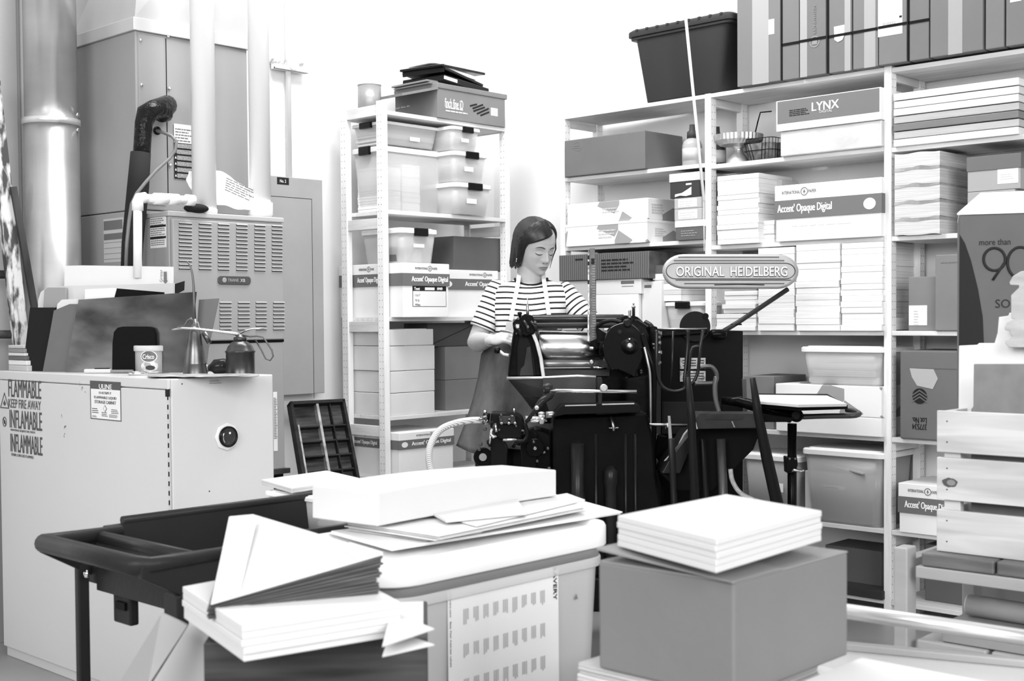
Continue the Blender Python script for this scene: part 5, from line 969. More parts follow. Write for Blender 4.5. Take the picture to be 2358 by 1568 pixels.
# oval sign
SD=5.0; cxy=(1682.5,625); t_sign=None
def stad(x0,x1,y0,y1,n=14,taper=0):
    r=(y1-y0)/2; cy=(y0+y1)/2; o=[]
    for i in range(n+1): a=-math.pi/2+math.pi*i/n; o.append((x1-r*1.25+r*1.25*math.cos(a),cy+r*math.sin(a)))
    for i in range(n+1): a=math.pi/2+math.pi*i/n; o.append((x0+r*1.25+r*1.25*math.cos(a),cy+r*math.sin(a)))
    return o
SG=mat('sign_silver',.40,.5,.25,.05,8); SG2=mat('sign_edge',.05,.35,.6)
MB().rings([[Q(x,y,SD+d) for x,y in stad(1525+i,1839-i,585+i*.7,665-i*.7)] for i,d in((2,.045),(0,.030),(0,.012),(4,.0),(8,-.002))]).build('sign',SG,press)
sgn=[o for o in press.children if o.name.startswith('sign')][0] if press.children else None
def sp_(name,m,pix,d,th,bev=0): 
    return MB().prism([Q(x,y,SD-d) for x,y in pix],F3*th).build(name,m,sgn,bev)
def groove(x0,x1,y): sp_('sign_groove',SG2,[(x0,y-1.0),(x1,y-1.0),(x1,y+1.0),(x0,y+1.0)],.0045,.003)
for x0,x1,y in((1562,1794,592),(1552,1806,600),(1556,1822,645),(1576,1806,653)): groove(x0,x1,y)
o1=stad(1533,1832,606,640); 
q=MB().tube([Q(x,y,SD-.004) for x,y in stad(1534,1831,606,642)],.0016,6,closed=True).build('sign_groove',SG2,sgn)
fr=Fr(Q(1556,637,SD-.003),Q(1816,637,SD-.003)-Q(1556,637,SD-.003),(0,0,1)); fr.n=-F3
def sx(px): return (Q(px,625,SD)-Q(1556,625,SD)).length
hgt=(Q(1556,614,SD)-Q(1556,636,SD)).length
for s_,x0,x1 in(('ORIGINAL',1557,1667),('HEIDELBERG',1682,1812)):
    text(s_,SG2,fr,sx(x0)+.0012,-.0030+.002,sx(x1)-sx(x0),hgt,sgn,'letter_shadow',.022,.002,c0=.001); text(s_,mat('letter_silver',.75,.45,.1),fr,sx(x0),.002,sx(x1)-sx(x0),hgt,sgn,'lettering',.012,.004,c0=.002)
tb('sign_chip',SG2,[(1645,656,SD-.003),(1700,655,SD-.003),(1760,656,SD-.003)],.002,6,par=sgn)
tb('sign_arm',mat('arm_iron',.035,.3,.3),[(1814,666,5.02),(1700,742,4.97),(1650,772,4.95)],.0095,14); lt('arm_joint',BLK,(1655,770,4.96),[(.018,-.03),(.02,-.02),(.02,.02),(.012,.03)],R3,20)
tb('arm_screw',BLK,[(1683,747,4.96),(1708,747,4.96)],.003,8)
# delivery hopper at right front
fp('hopper',BLKM,[(1594,985),(1745,985),(1745,1010),(1735,1035),(1690,1080),(1640,1130),(1560,1130),(1524,1092),(1530,1080)],4.60,.22,.004)
fp('hopper_side',DK,[(1524,1090),(1545,1052),(1585,1002),(1590,990),(1600,992),(1600,1004),(1566,1090)],4.56,.05,.003)
fp('hopper_edge',mat('edge_light',.35,.5),[(1530,1062),(1560,1030),(1575,1000),(1588,985),(1588,995),(1566,1030),(1545,1056)],4.64,.02,.001)
fp('delivery_table',mat('table_iron',.045,.35,.4,.4,6),[(1598,972),(1610,951),(1752,952),(1756,960),(1756,985),(1606,988)],4.50,.10,.002); MB().prism([Q(1600,972,4.498),Q(1604,988,4.498),Q(1607,988,4.498),Q(1603,972,4.498)],F3*.003).build('table_edge',STEEL,press)
MB().prism([Q(x,y,4.495) for x,y in((1625,966),(1640,958),(1712,958),(1706,966))],F3*.003).build('table_slot',GR,press); MB().prism([Q(1684,970,4.495),Q(1690,984,4.495),Q(1693,984,4.495),Q(1687,970,4.495)],F3*.003).build('table_edge',STEEL,press)
for pts,r in(([(1585,868,4.48),(1592,960,4.48),(1600,1150,4.48),(1602,1400,4.48)],[.008,.015,.016,.016]),([(1733,870,4.50),(1745,950,4.5),(1765,1050,4.5),(1790,1160,4.5),(1820,1400,4.5)],[.010,.016,.020,.022,.022])): tb('support_post',mat('post_iron',.010,.4),pts,r,14)
fp('support_post',mat('tube_grey',.16),[(1709,872),(1719,872),(1722,950),(1712,950)],4.7,.012,.003)
fp('side_blade',mat('blade_light',.4,.4,.5),[(1538,958),(1544,958),(1552,1060),(1542,1060)],4.68,.01,.001)
for x,r,m in((1670,.016,'tube_grey'),(1556,.012,'post_iron'),(1630,.010,'post_iron')): MB().cyl(Q(x-10,1010,4.56),Q(x+6,1400,4.56),r).build('lower_post',mat(m,.03),press)
tb('clear_hose',mat('hose_pale',.45,.3,0,.3,60),smooth([(1682,1080,4.55),(1686,1105,4.55),(1700,1130,4.54),(1722,1145,4.53),(1760,1160,4.5)]),.0085)
# right arm, post and rail
tb('swing_arm',BLK,[(1663,922,4.74),(1700,924,4.72),(1760,940,4.68),(1822,958,4.62)],[.014,.020,.022,.026],18); lt('arm_knuckle',BLK,(1832,956,4.60),[(.020,-.022),(.024,-.018),(.024,.018),(.018,.024)],F3,28); lt('knuckle_cap',DK,(1832,956,4.575),[(.016,0),(.014,.006)],-F3,24)
fp('arm_shelf',BLKM,[(1745,952),(1830,962),(1822,972),(1745,972)],4.56,.06,.003)
tb('support_loop',mat('loop_iron',.07,.35,.5),smooth([(1846,960,4.60),(1900,958,4.58),(1965,957,4.56),(1978,952,4.60),(1966,946,4.66),(1950,944,4.70)]),.0095)
tb('upright_rod',BLK,[(1824,975,4.60),(1824,1400,4.60)],.0165,18); fp('rod_clamp',BLKP,[(1810,1052),(1836,1052),(1838,1070),(1832,1090),(1812,1090)],4.57,.05,.004)
for x in(1818,1831): lt('clamp_bolt',CHROME,(x,1056,4.565),[(.004,0),(.004,.004)],-F3,10)
tb('wing_nut',STEEL,[(1820,1086,4.56),(1830,1082,4.55),(1844,1085,4.55),(1852,1083,4.55)],[.004,.006,.005,.003],8)
rg=random.Random(21)
for nm,m,x0,x1,y0,y1,D,nn,r in(('fitting_bolt',mat('bolt_dark',.10,.3,.8),1140,1200,955,1005,4.6,7,.0045),('fitting_bolt',mat('bolt_dark',.10),1100,1130,960,1040,4.63,7,.007),('fitting_bolt',mat('bolt_dark',.10),1206,1262,975,1090,4.65,9,.006),('fitting_bolt',mat('bolt_dark',.10),1184,1236,725,775,4.87,3,.006),('fitting_bolt',mat('bolt_dark',.10),1395,1475,845,868,4.86,5,.007),('fitting_bolt',mat('bolt_dark',.10),1500,1520,760,860,4.84,8,.006),('fitting_bolt',mat('bolt_dark',.10),1455,1512,960,1150,4.79,8,.007)):
    for i in range(nn): lt(nm,m,(rg.uniform(x0,x1),rg.uniform(y0,y1),D),[(r,0),(r,.010),(r*.7,.013)],-F3 if rg.random()<.7 else R3,10)
for k in range(7):
    x,y=rg.uniform(1108,1200),rg.uniform(955,1030); tb('small_pipe',rg.choice((BLKP,DSTEEL,DK)),[(x,y,4.61),(x+rg.uniform(-14,14),y+rg.uniform(-14,14),4.60),(x+rg.uniform(-22,22),y+rg.uniform(-20,20),4.62)],rg.uniform(.003,.007),8)
for a in((1206,738,1216,764),(1186,748,1200,772),(1222,740,1236,762)): tb('bracket_arm',DK,[(a[0],a[1],4.87),((a[0]+a[2])/2+3,(a[1]+a[3])/2,4.865),(a[2],a[3],4.87)],.006,8)
tb('safety_handle',BLKP,smooth([(1376,752,4.88),(1390,742,4.87),(1410,738,4.86),(1432,742,4.85)]),.008)
tb('rear_pipe',DK,smooth([(1486,742,4.95),(1500,752,4.93),(1508,775,4.92),(1510,830,4.92)]),.010)
fp('rear_gear',BLK,[(1514,1000),(1536,1004),(1545,1030),(1540,1060),(1520,1068),(1508,1050)],4.85,.04,.005)
# hose of the pump
t=thing('braided_hose','clear braided hose arching from the press pump down to the left','hose',hd(1112,968,4.64)); O=Vector(t.location)
HZ=tiled('braided_plastic',.62,.22,lambda N,L,tc:(lambda n,g:(L.new(tc.outputs['Object'],n.inputs[0]),L.new(n.outputs['Fac'],g.inputs[0]),g.outputs[0])[-1])(N.new('ShaderNodeTexWave'),N.new('ShaderNodeMath')))
for n_ in HZ.node_tree.nodes:
    if n_.type=='TEX_WAVE': n_.bands_direction='DIAGONAL'; n_.inputs['Scale'].default_value=70
    if n_.type=='MATH': n_.operation='POWER'; n_.inputs[1].default_value=2.5
MB().tube([hd(*p)-O for p in smooth([(1114,968,4.64),(1085,968,4.63),(1050,974,4.62),(1018,987,4.60),(998,1010,4.58),(988,1040,4.56),(990,1075,4.55),(1005,1120,4.54),(1030,1200,4.54)])],.0125,14).build('hose_tube',HZ,t)
# sheet pad resting on the shelf behind
pc=[(1745,932,4.62),(1830,938,4.58),(1952,937,4.62),(1880,915,4.85),(1748,912,4.85)]
za=hd(1850,938,4.6).z
B_=[hz(x,y,za) for x,y in((1742,938),(1838,946),(1952,942),(1905,915),(1745,914))]
O=B_[0].copy(); tag(MB().prism([p-O for p in B_],V(0,0,.014)).build('black_board',BLKM,None,loc=O),'black board carrying a white pad, resting on the press side loop','board')
B2=[hz(x,y,za+.022) for x,y in((1742,925),(1838,933),(1950,931),(1905,912),(1745,910))]; O=B2[0].copy(); O.z=za+.0145
tag(MB().prism([V(p.x-O.x,p.y-O.y,0) for p in B2],V(0,0,.010)).build('paper_pad',PAPER,None,.001,loc=O),'white pad lying on the black board at the right of the press','paper pad')
# ---------------------------------------------------------------- the woman at the press
WD=5.32; WO=hd(1215,1400,WD); WO.z=0
woman=thing('person','person in a striped tee and stained apron standing behind the press, looking down','person',WO,HD-math.pi/2)
lat0=WO.x*R[0]+WO.y*R[1]; Dw=WO.x*F[0]+WO.y*F[1]
def Wp(px,py,dy=0):
    p=hd(px,py,WD+dy); return V(p.x*R[0]+p.y*R[1]-lat0,p.x*F[0]+p.y*F[1]-Dw,p.z)
SKIN=mat('skin',.42,.5,0,.03,20)
hc=Wp(1232,566,0); yaw=math.radians(36); pit=math.radians(17)
f_=V(math.sin(yaw)*math.cos(pit),-math.cos(yaw)*math.cos(pit),-math.sin(pit)); x_=V(math.cos(yaw),math.sin(yaw),0); u_=x_.cross(f_); u_=u_ if u_.z>0 else -u_
HM=Matrix((x_,f_,u_)).transposed()
def hp(x,y,z): return hc+HM@V(x,y,z)
b=MB()
def he(x,y,z,rx,ry,rz,n=18,m=12,rot=None): b.ell(hp(x,y,z),rx,ry,rz,HM@(rot or Matrix.Identity(3)),n,m)
LV=[(.107,.004,.004,.006),(.104,.026,.020,.034),(.097,.044,.038,.056),(.085,.058,.056,.074),(.060,.069,.075,.091),(.030,.0735,.0855,.097),(.005,.0735,.0865,.097),(-.015,.0715,.0835,.094),(-.035,.0690,.0830,.087),(-.055,.0640,.0825,.074),(-.072,.0575,.0815,.058),(-.088,.0490,.0790,.042),(-.102,.0370,.0735,.028),(-.112,.0220,.0640,.012),(-.116,.006,.052,-.01)]
def lvl(z):
    for a,b_ in zip(LV,LV[1:]):
        if a[0]>=z>=b_[0]:
            t=(a[0]-z)/(a[0]-b_[0]); return [a[k]*(1-t)+b_[k]*t for k in(1,2,3)]
    return list(LV[0][1:]) if z>LV[0][0] else list(LV[-1][1:])
def gs(v,c,s_): return math.exp(-((v-c)/s_)**2)
def feat(x,z):
    ax=abs(x); d=0
    NP=[(.030,0),(.010,.004),(-.004,.007),(-.018,.014),(-.032,.021),(-.041,.0245),(-.047,.020),(-.053,.008),(-.058,0)]
    n_=0
    for a,b_ in zip(NP,NP[1:]):
        if a[0]>=z>=b_[0]: t=(a[0]-z)/(a[0]-b_[0]); t=t*t*(3-2*t); n_=a[1]*(1-t)+b_[1]*t
    d+=n_*gs(x,0,.0075+.004*gs(z,-.042,.014)); d+=.0055*gs(ax,.0125,.0055)*gs(z,-.0455,.006)
    d-=.0105*gs(ax,.030,.014)*gs(z,-.007,.0095); d+=.0070*gs(ax,.031,.0115)*gs(z,-.0125,.0075); d+=.0035*gs(ax,.028,.018)*gs(z,.012,.007)
    d+=.0040*gs(ax,.046,.016)*gs(z,-.034,.014); d-=.0022*gs(ax,.026,.006)*gs(z,-.056,.010)
    d+=.0050*gs(x,0,.024)*gs(z,-.071,.013); d+=.0030*gs(x,0,.016)*gs(z,-.066,.0042); d+=.0034*gs(x,0,.014)*gs(z,-.0775,.0045); d-=.0030*gs(x,0,.019)*gs(z,-.0718,.0022); d-=.0030*gs(x,0,.016)*gs(z,-.0865,.004)
    d+=.0065*gs(x,0,.015)*gs(z,-.101,.010)
    return d
def hring(z,n=96):
    w,yf,yb=lvl(z); out=[]
    for k in range(n):
        a=2*math.pi*k/n; x=w*math.sin(a); c=math.cos(a)
        y=(yf*abs(c)**.82+feat(x,z)*min(1,c*2.2)) if c>=0 else -yb*abs(c)**.95
        out.append(hp(x,y,z))
    return out
zl_=[.107-.223*i/110 for i in range(111)]
b.rings([hring(z) for z in zl_])
def fsurf(x,z,o=0):
    w,yf,yb=lvl(z); sn=max(-.999,min(.999,x/w)); c=math.sqrt(1-sn*sn); return hp(x,yf*c**.82+feat(x,z)*min(1,c*2.2)+o,z)
for s in(-1,1): he(s*.0735,-.006,-.020,.007,.015,.029,14,10); he(s*.050,.004,-.060,.012,.034,.026)
neck=Wp(1224,655,.02)
b.tube([hp(0,-.03,-.03),Wp(1222,628,.015),Wp(1222,650,.02),Wp(1220,672,.02)],[.055,.052,.056,.075],24)
# trunk
def ring(c,hw,hd_,n=24,e=2.4):
    out=[]
    for i in range(n):
        a=2*math.pi*i/n; ca,sa=math.cos(a),math.sin(a); out.append(V(c.x+hw*math.copysign(abs(ca)**(2/e),ca),c.y+hd_*math.copysign(abs(sa)**(2/e),sa),c.z))
    return out
TR=[(1222,655,.07,.05),(1222,668,.15,.075),(1222,690,.150,.09),(1222,740,.138,.10),(1210,800,.118,.09),(1196,860,.13,.10),(1186,920,.155,.11),(1182,970,.15,.11)]
b.rings([ring(Wp(px,py,.02),hw,hd_) for px,py,hw,hd_ in TR])
hipL=Wp(1145,960,.02); hipR=Wp(1225,960,.02)
def leg(h,kx,fx,fy): 
    k=V(kx,-.03,.50); f=V(fx,fy,.09); b.tube([h,h.lerp(k,.5),k,k.lerp(f,.35)+V(0,.02,0),f,V(fx,fy,.05)],[.085,.072,.055,.055,.038,.036],18); b.ell(V(fx,fy-.07,.045),.045,.125,.04)
leg(hipL,hipL.x-.02,hipL.x-.03,.02); leg(hipR,hipR.x+.01,hipR.x+.03,.04)
# arms
SR=Wp(1142,668,.02); ER=Wp(1098,788,.0); WR=Wp(1129,783,-.19)
b.tube([SR+V(.02,0,-.01),SR.lerp(ER,.5),ER.lerp(SR,.08),ER,ER.lerp(WR,.12),ER.lerp(WR,.4),ER.lerp(WR,.8),WR],[.036,.040,.040,.041,.042,.038,.028,.025],20)
SL=Wp(1300,672,.02); EL=Wp(1372,762,-.04); WL=Wp(1352,815,-.14)
b.tube([SL+V(-.02,0,-.01),SL.lerp(EL,.5),EL,EL.lerp(WL,.4),WL],[.036,.040,.038,.036,.025],18)
def hand(w,dirv,upv,side,curl,s=1.0):
    """palm and five bent fingers; dirv points along the fingers, upv out of the back of the hand"""
    d=dirv.normalized(); u=(upv-d*upv.dot(d)).normalized(); r=d.cross(u)*side; M=Matrix((r,d,u)).transposed()
    def P(x,y,z): return w+M@(V(x,y,z)*s)
    b.ell(P(0,.045,0),.040*s,.050*s,.0155*s,M,18,12); b.ell(P(0,.006,0),.027*s,.030*s,.018*s,M,16,10)
    for i,(x,L) in enumerate(((-.030,.066),(-.010,.075),(.010,.070),(.029,.056))):
        a=0; p=P(x,.080,0); y,z=.080,0; pts=[P(x*.7,.04,0),p]; 
        for k,(seg,c) in enumerate(((.45,curl),(.30,curl*1.15),(.25,curl*.8))):
            a+=c; y+=L*seg*math.cos(a); z-=L*seg*math.sin(a); pts.append(P(x*(1+.05*k),y,z))
        b.tube(pts,[.0095*s,.0090*s,.0085*s,.0078*s,.0062*s],10); b.ell(pts[-1],.0062*s,.0062*s,.0062*s,None,8,6)
    tp=[P(-.022,.018,-.004),P(-.044,.040,-.014),P(-.046,.062,-.026),P(-.036,.080,-.034)]; b.tube(tp,[.013*s,.0115*s,.010*s,.0075*s],10); b.ell(tp[-1],.0075*s,.0075*s,.0075*s,None,8,6)
tgt=Wp(1176,764,-.25)
hand(WR,V(.86,-.42,.16),V(-.30,-.55,.78),1,.62,.92)
hand(WL,V(.0,-.5,-.4),V(.2,-.6,.6),-1,.5)
body=b.build('body',SKIN,woman)
m=body.modifiers.new('fuse','REMESH'); m.mode='VOXEL'; m.voxel_size=.0030; m.use_smooth_shade=True
m=body.modifiers.new('relax','SMOOTH'); m.factor=.5; m.iterations=2
# face details
def on(pts,o): return [fsurf(x,z,o) for x,z in pts]
def curve2(P,k=6): return [(p.x,p.y) for p in smooth([(x,z,0) for x,z in P],k)]
for s in(-1,1):
    P=curve2([(s*.012,.0075),(s*.024,.0120),(s*.036,.0125),(s*.048,.0070)]); n=len(P)
    MB().tube(on(P,.0),[.0010+.0016*math.sin(math.pi*min(1,(i+2)/n)) for i in range(n)],8).build('eyebrow',mat('brow',.06,.8),woman)
    P=curve2([(s*.0165,-.0150),(s*.024,-.0190),(s*.033,-.0200),(s*.041,-.0175),(s*.0455,-.0140)]); n=len(P)
    MB().tube(on(P,.0),[.0006+.0012*math.sin(math.pi*min(1,(i+1)/n)) for i in range(n)],8).build('eyelash',mat('lash',.015,.7),woman)
    P=curve2([(s*.018,-.0065),(s*.030,-.0035),(s*.043,-.0070)]); MB().tube(on(P,.0),.0007,6).build('eyelid_crease',mat('crease_skin',.16,.7),woman)
def lip(fn0,fn1,name):
    n=24; g=[]
    for j in range(5):
        g.append([fsurf(x,fn0(x)+(fn1(x)-fn0(x))*j/4,.0004+.0012*math.sin(math.pi*j/4)) for x in[-.0225+.045*i/n for i in range(n+1)]])
    vs=[p for r in g for p in r]; fs=[(j*(n+1)+i,j*(n+1)+i+1,(j+1)*(n+1)+i+1,(j+1)*(n+1)+i) for j in range(4) for i in range(n)]
    o=MB().add(vs,fs,True).build(name,mat('lip',.20,.45),woman); m_=o.modifiers.new('s','SOLIDIFY'); m_.thickness=.0015
ck=lambda x:max(0,1-(x/.0225)**2)
lip(lambda x:-.0718-.001*abs(x)/.02,lambda x:-.0718+.0058*ck(x)**.8*(1-.25*gs(x,0,.004)),'upper_lip'); lip(lambda x:-.0722-.001*abs(x)/.02,lambda x:-.0722-.0062*ck(x)**.9,'lower_lip')
for s in(-1,1): MB().ell(fsurf(s*.0085,-.0525,.001),.0028,.0022,.0016,HM,10,6).build('nostril',mat('nostril',.05,.8),woman)
MB().tube([hp(-.077,-.004,-.050),hp(-.080,-.004,-.062),hp(-.078,-.004,-.072)],.0022,8).build('earring',CHROME,woman)
# hair
HAIR=mat('hair',.012,.32,0,.5,30,(1,1,.25),0,40,0,.35); q=MB(); rg=random.Random(11)
q.ell(hp(0,-.022,.026),.080,.088,.086,HM,30,20)
def skull(d,k=1.0):
    d=d.normalized(); return V(d.x*.080*k,d.y*.094*k-.006,d.z*.090*k+.022)
def strand(S,Mi,E,tail,r):
    pts=[]
    for i in range(9):
        t=i/8; d=(S*(1-t)**2+Mi*2*t*(1-t)+E*t*t); pts.append(skull(d,1.02+.03*math.sin(math.pi*t)))
    for k in range(1,5): pts.append(pts[8]+tail*(k/4)+V(0,0,0))
    n=len(pts); q.tube([hp(*p) for p in pts],[r*(.5+.5*min(1,i/3))*(1 if i<n-3 else (n-1-i)/3*.8+.2) for i in range(n)],7)
part=lambda t: V(.26,.78-1.5*t,1.0)
for i in range(52):      # near side (image left), front to back
    t=i/51; S=part(t*.9); E=V(-1.0,.38-1.35*t,-.10+rg.uniform(-.05,.05)); Mi=V(-.50,.62-1.2*t,1.0)
    strand(S,Mi,E,V(.008 if t<.5 else .01,-.012-.006*t,-.098-.014*math.sin(t*3)+rg.uniform(-.008,.008)),.0078)
for i in range(44):      # fringe swept across the forehead towards the near ear
    t=i/43; S=V(.30,.92,.60).lerp(V(.26,.80,.98),t); Mi=V(-.12,1.06,.40).lerp(V(-.48,.66,.98),t); E=V(-.90,.52,-.02).lerp(V(-1,.38,-.10),t); strand(S,Mi,E,V(.002,-.022,-.030).lerp(V(.008,-.012,-.08),t),.0065)
for i in range(28):      # far side
    t=i/27; S=part(t*.9); E=V(1.0,.20-1.1*t,-.10); Mi=V(.8,.5-1.2*t,.8); strand(S,Mi,E,V(-.003,.004,-.075),.0078)
for i in range(30):      # back
    t=i/29; E=V(-.75+1.5*t,-.9,-.25); strand(V(.1,-.5,1),V(-.4+.8*t,-.9,.8),E,V(0,.008,-.07+rg.uniform(-.01,.01)),.0095)
q.tube([hp(*skull(V(.85,.60,.45),1.0)),hp(.076,.044,.0),hp(.074,.036,-.04),hp(.066,.040,-.085)],[.004,.003,.002,.0008],6)
q.build('hair',HAIR,woman)
# striped shirt
SH=bpy.data.materials.new('striped_jersey'); SH.use_nodes=True; nt=SH.node_tree; N=nt.nodes; Lk=nt.links; at=N.new('ShaderNodeAttribute'); at.attribute_name='stripe'
mo=N.new('ShaderNodeMath'); mo.operation='FRACT'; Lk.new(at.outputs['Fac'],mo.inputs[0]); gt=N.new('ShaderNodeMath'); gt.operation='LESS_THAN'; gt.inputs[1].default_value=.30; Lk.new(mo.outputs[0],gt.inputs[0])
mx=N.new('ShaderNodeMix'); mx.data_type='FLOAT'; mx.inputs['A'].default_value=.80; mx.inputs['B'].default_value=.008; Lk.new(gt.outputs[0],mx.inputs['Factor']); Lk.new(mx.outputs['Result'],N['Principled BSDF'].inputs['Base Color']); N['Principled BSDF'].inputs['Roughness'].default_value=.9
PER=.0232
def striped(mb,name,fn,par):
    o=mb.build(name,SH,par); at=o.data.attributes.new('stripe','FLOAT','POINT')
    for i,v in enumerate(o.data.vertices): at.data[i].value=fn(v.co)
    return o
TS=[(1223,640,.062,.055,.02),(1223,645,.075,.060,.02),(1222,650,.105,.066,.02),(1222,656,.140,.072,.02),(1221,664,.158,.080,.02),(1221,676,.163,.090,.018),(1221,700,.158,.103,.014),(1221,725,.150,.112,.01),(1219,750,.142,.115,.01),(1214,780,.134,.112,.01),(1206,815,.130,.108,.01),(1200,850,.135,.110,.01)]
NS=60; rs=[]
for j,(px,py,hw,hd_,dy) in enumerate(TS):
    r=ring(Wp(px,py,dy),hw,hd_,NS,2.5)
    if j<6:
        for k,p in enumerate(r):      # neckline dips at the front
            fr_=max(0,(Wp(px,py,dy).y-p.y)/hd_); c=Wp(1222,600); p.z-=.030*fr_*max(0,1-((p.x-c.x)/.10)**2)*(1-j/6)
    rs.append(r)
# subdivide along the height
rs2=[]
for a,b_ in zip(rs,rs[1:]):
    for k in range(5): rs2.append([p.lerp(q_,k/5) for p,q_ in zip(a,b_)])
rs2.append(rs[-1])
for j,r in enumerate(rs2):
    for k,p in enumerate(r): p.y+=.004*math.sin(p.x*60+p.z*30)*min(1,j/20)
sm_=MB().rings(rs2,(0,0)); shirt=striped(sm_,'striped_shirt',lambda c:(c.z+.010*math.cos(c.x*9)+.0022*math.sin(c.x*38+1))/PER,woman); mo_=shirt.modifiers.new('s','SOLIDIFY'); mo_.thickness=.003
MB().tube(rs2[2],.0052,8,closed=True).build('collar',mat('collar_black',.02,.9),shirt)
def sleeve(S,E,inner,t1,r0,r1,bend):
    d=(E-S).normalized(); n=26; pts=[]; rr_=[]
    for i in range(n+1):
        t=i/n*t1; pts.append(inner.lerp(S,min(1,t/.18)) if t<.18 else S.lerp(E,(t-.18)/(1-.18)*1.0)); rr_.append(r0+(r1-r0)*i/n+.0015*math.sin(i*1.3))
    mb=MB().tube(pts,rr_,28,(0,0)); o=striped(mb,'sleeve',lambda c:((c-S).dot(d)+bend*abs((c-S).cross(d).y)*0)/PER+.3,shirt); m_=o.modifiers.new('s','SOLIDIFY'); m_.thickness=.003
sleeve(SR+V(.006,0,-.004),ER,SR+V(.045,0,-.025),.78,.050,.053,0); sleeve(SL+V(-.006,0,-.004),EL,SL+V(-.045,0,-.025),.98,.050,.054,0)
# trousers
q=MB(); q.rings([ring(Wp(px,py,.02),hw,hd_) for px,py,hw,hd_ in((1198,850,.138,.112),(1188,910,.164,.12),(1184,960,.166,.122),(1182,985,.15,.115))])
for h,kx,fx,fy in((hipL,hipL.x-.02,hipL.x-.03,.02),(hipR,hipR.x+.01,hipR.x+.03,.04)):
    k=V(kx,-.03,.50); f=V(fx,fy,.09); q.tube([h+V(0,0,.06),h.lerp(k,.5),k,k.lerp(f,.35)+V(0,.02,0),f+V(0,0,.02)],[.095,.085,.068,.066,.056],20)
tr_=q.build('trousers',mat('trousers',.012,.85),woman); m=tr_.modifiers.new('fuse','REMESH'); m.mode='VOXEL'; m.voxel_size=.008; m.use_smooth_shade=True
for fx,fy in((hipL.x-.03,.02),(hipR.x+.03,.04)): MB().rings([rr(fx,fy-.05,0,.10,.28,.05),rr(fx,fy-.05,.05,.10,.27,.05),rr(fx,fy+.02,.10,.075,.10,.036)]).build('shoe',BLKM,woman)
# apron
AP=mat('apron_denim',.08,.85,0,.8,9,(1,1,.45),.2,60)
rows=[(735,1170,1278,-.125,.05),(760,1158,1284,-.13,.06),(790,1126,1292,-.125,.10),(815,1108,1298,-.12,.13),(870,1100,1300,-.13,.13),(920,1088,1298,-.14,.13),(970,1072,1295,-.15,.13),(1005,1058,1292,-.155,.13),(1040,1050,1290,-.16,.13)]
g=[]; n=24
for j,(py,pl,pr,dy,wrap) in enumerate(rows):
    row=[]
    for i in range(n+1):
        k=i/n; e=abs(2*k-1); row.append(Wp(pl+(pr-pl)*k,py+(18*math.sin(math.pi*min(1,k*2))if j==len(rows)-1 else 0)-( 14*(1-k) if j==len(rows)-1 else 0),dy+wrap*e**2.5*1.0+.010*math.sin(k*17+j*.7)*(j/8)))
    g.append(row)
g2=[]
for a,b_ in zip(g,g[1:]):
    for k in range(3): g2.append([p.lerp(q_,k/3) for p,q_ in zip(a,b_)])
g2.append(g[-1]); vs=[p for r in g2 for p in r]; fs=[(j*(n+1)+i,j*(n+1)+i+1,(j+1)*(n+1)+i+1,(j+1)*(n+1)+i) for j in range(len(g2)-1) for i in range(n)]
ap=MB().add(vs,fs,True).build('apron',AP,woman); m_=ap.modifiers.new('s','SOLIDIFY'); m_.thickness=.003
def strap(pts,w=.017):
    q=MB(); P=[Wp(*p) for p in pts]; rs=[]
    for i,p in enumerate(P):
        d=(P[min(i+1,len(P)-1)]-P[max(i-1,0)]).normalized(); s=d.cross(V(0,-1,0)); s=V(1,0,0) if s.length<.3 else s.normalized(); nn=s.cross(d).normalized()
        rs.append([p-s*w/2-nn*.001,p+s*w/2-nn*.001,p+s*w/2+nn*.001,p-s*w/2+nn*.001])
    q.rings(rs,(1,1),False).build('strap',mat('apron_strap',.62,.8),ap)
strap([(1196,618,.065),(1195,636,-.02),(1193,650,-.062),(1189,672,-.098),(1183,700,-.112),(1176,738,-.128)]); strap([(1250,622,.03),(1252,642,-.045),(1254,655,-.075),(1257,675,-.098),(1261,705,-.112),(1266,738,-.128)])
MB().prism([Wp(x,y,-.132) for x,y in((1166,742),(1200,737),(1200,760),(1162,770))],V(0,.003,0)).build('bib_corner',mat('apron_light',.55,.85),ap)
# ---------------------------------------------------------------- foreground: table with the brown box
TZ=.79
t=thing('work_table','white work table in the foreground carrying the brown box','table',(1.7,.75,0)); WT=mat('table_white',.66,.4)
P_=hz(1475,1567,TZ)
zb=.945; N_=hz(1690,1345,zb)   # near corner of the brown box
bx0,by0=N_.x,N_.y; by1=hx(1378,1290,bx0).y; bx1=hy(1952,1262,by0).x; zbot=hx(1365,1535,bx0).z
TZ=zbot
t.location=(bx0+.02,by0+.2,0); yl=by1+.05-by0-.2
MB().box(0,.30,-.55,yl,TZ-.066,TZ-.036).build('table_top',WT,t,.004)
for x in(.02,.28):
    for y in(-.52,yl-.03): MB().box(x-.02,x+.02,y-.02,y+.02,0,TZ-.066).build('leg',mat('table_leg',.3,.4),t,.002)
tag(stack('pad_pile',None,None,bx0+.006,bx1-.02,by0+.03,by1+.04,TZ-.0355,TZ-.0005,mat('pad_edges',.5,.8,0,.5,4,(1,1,90)),.005,.002),'low pile of pads under the brown box, poking out at its left foot','paper pad')
B=Bx('cardboard_box','large brown cardboard box in the right foreground, paper pile on top','box',bx0,bx1,by0,by1,TZ,zb,mat('kraft_box',.165,.85,0,.05,5,(1,1,1),.05,60),bevel=.003)
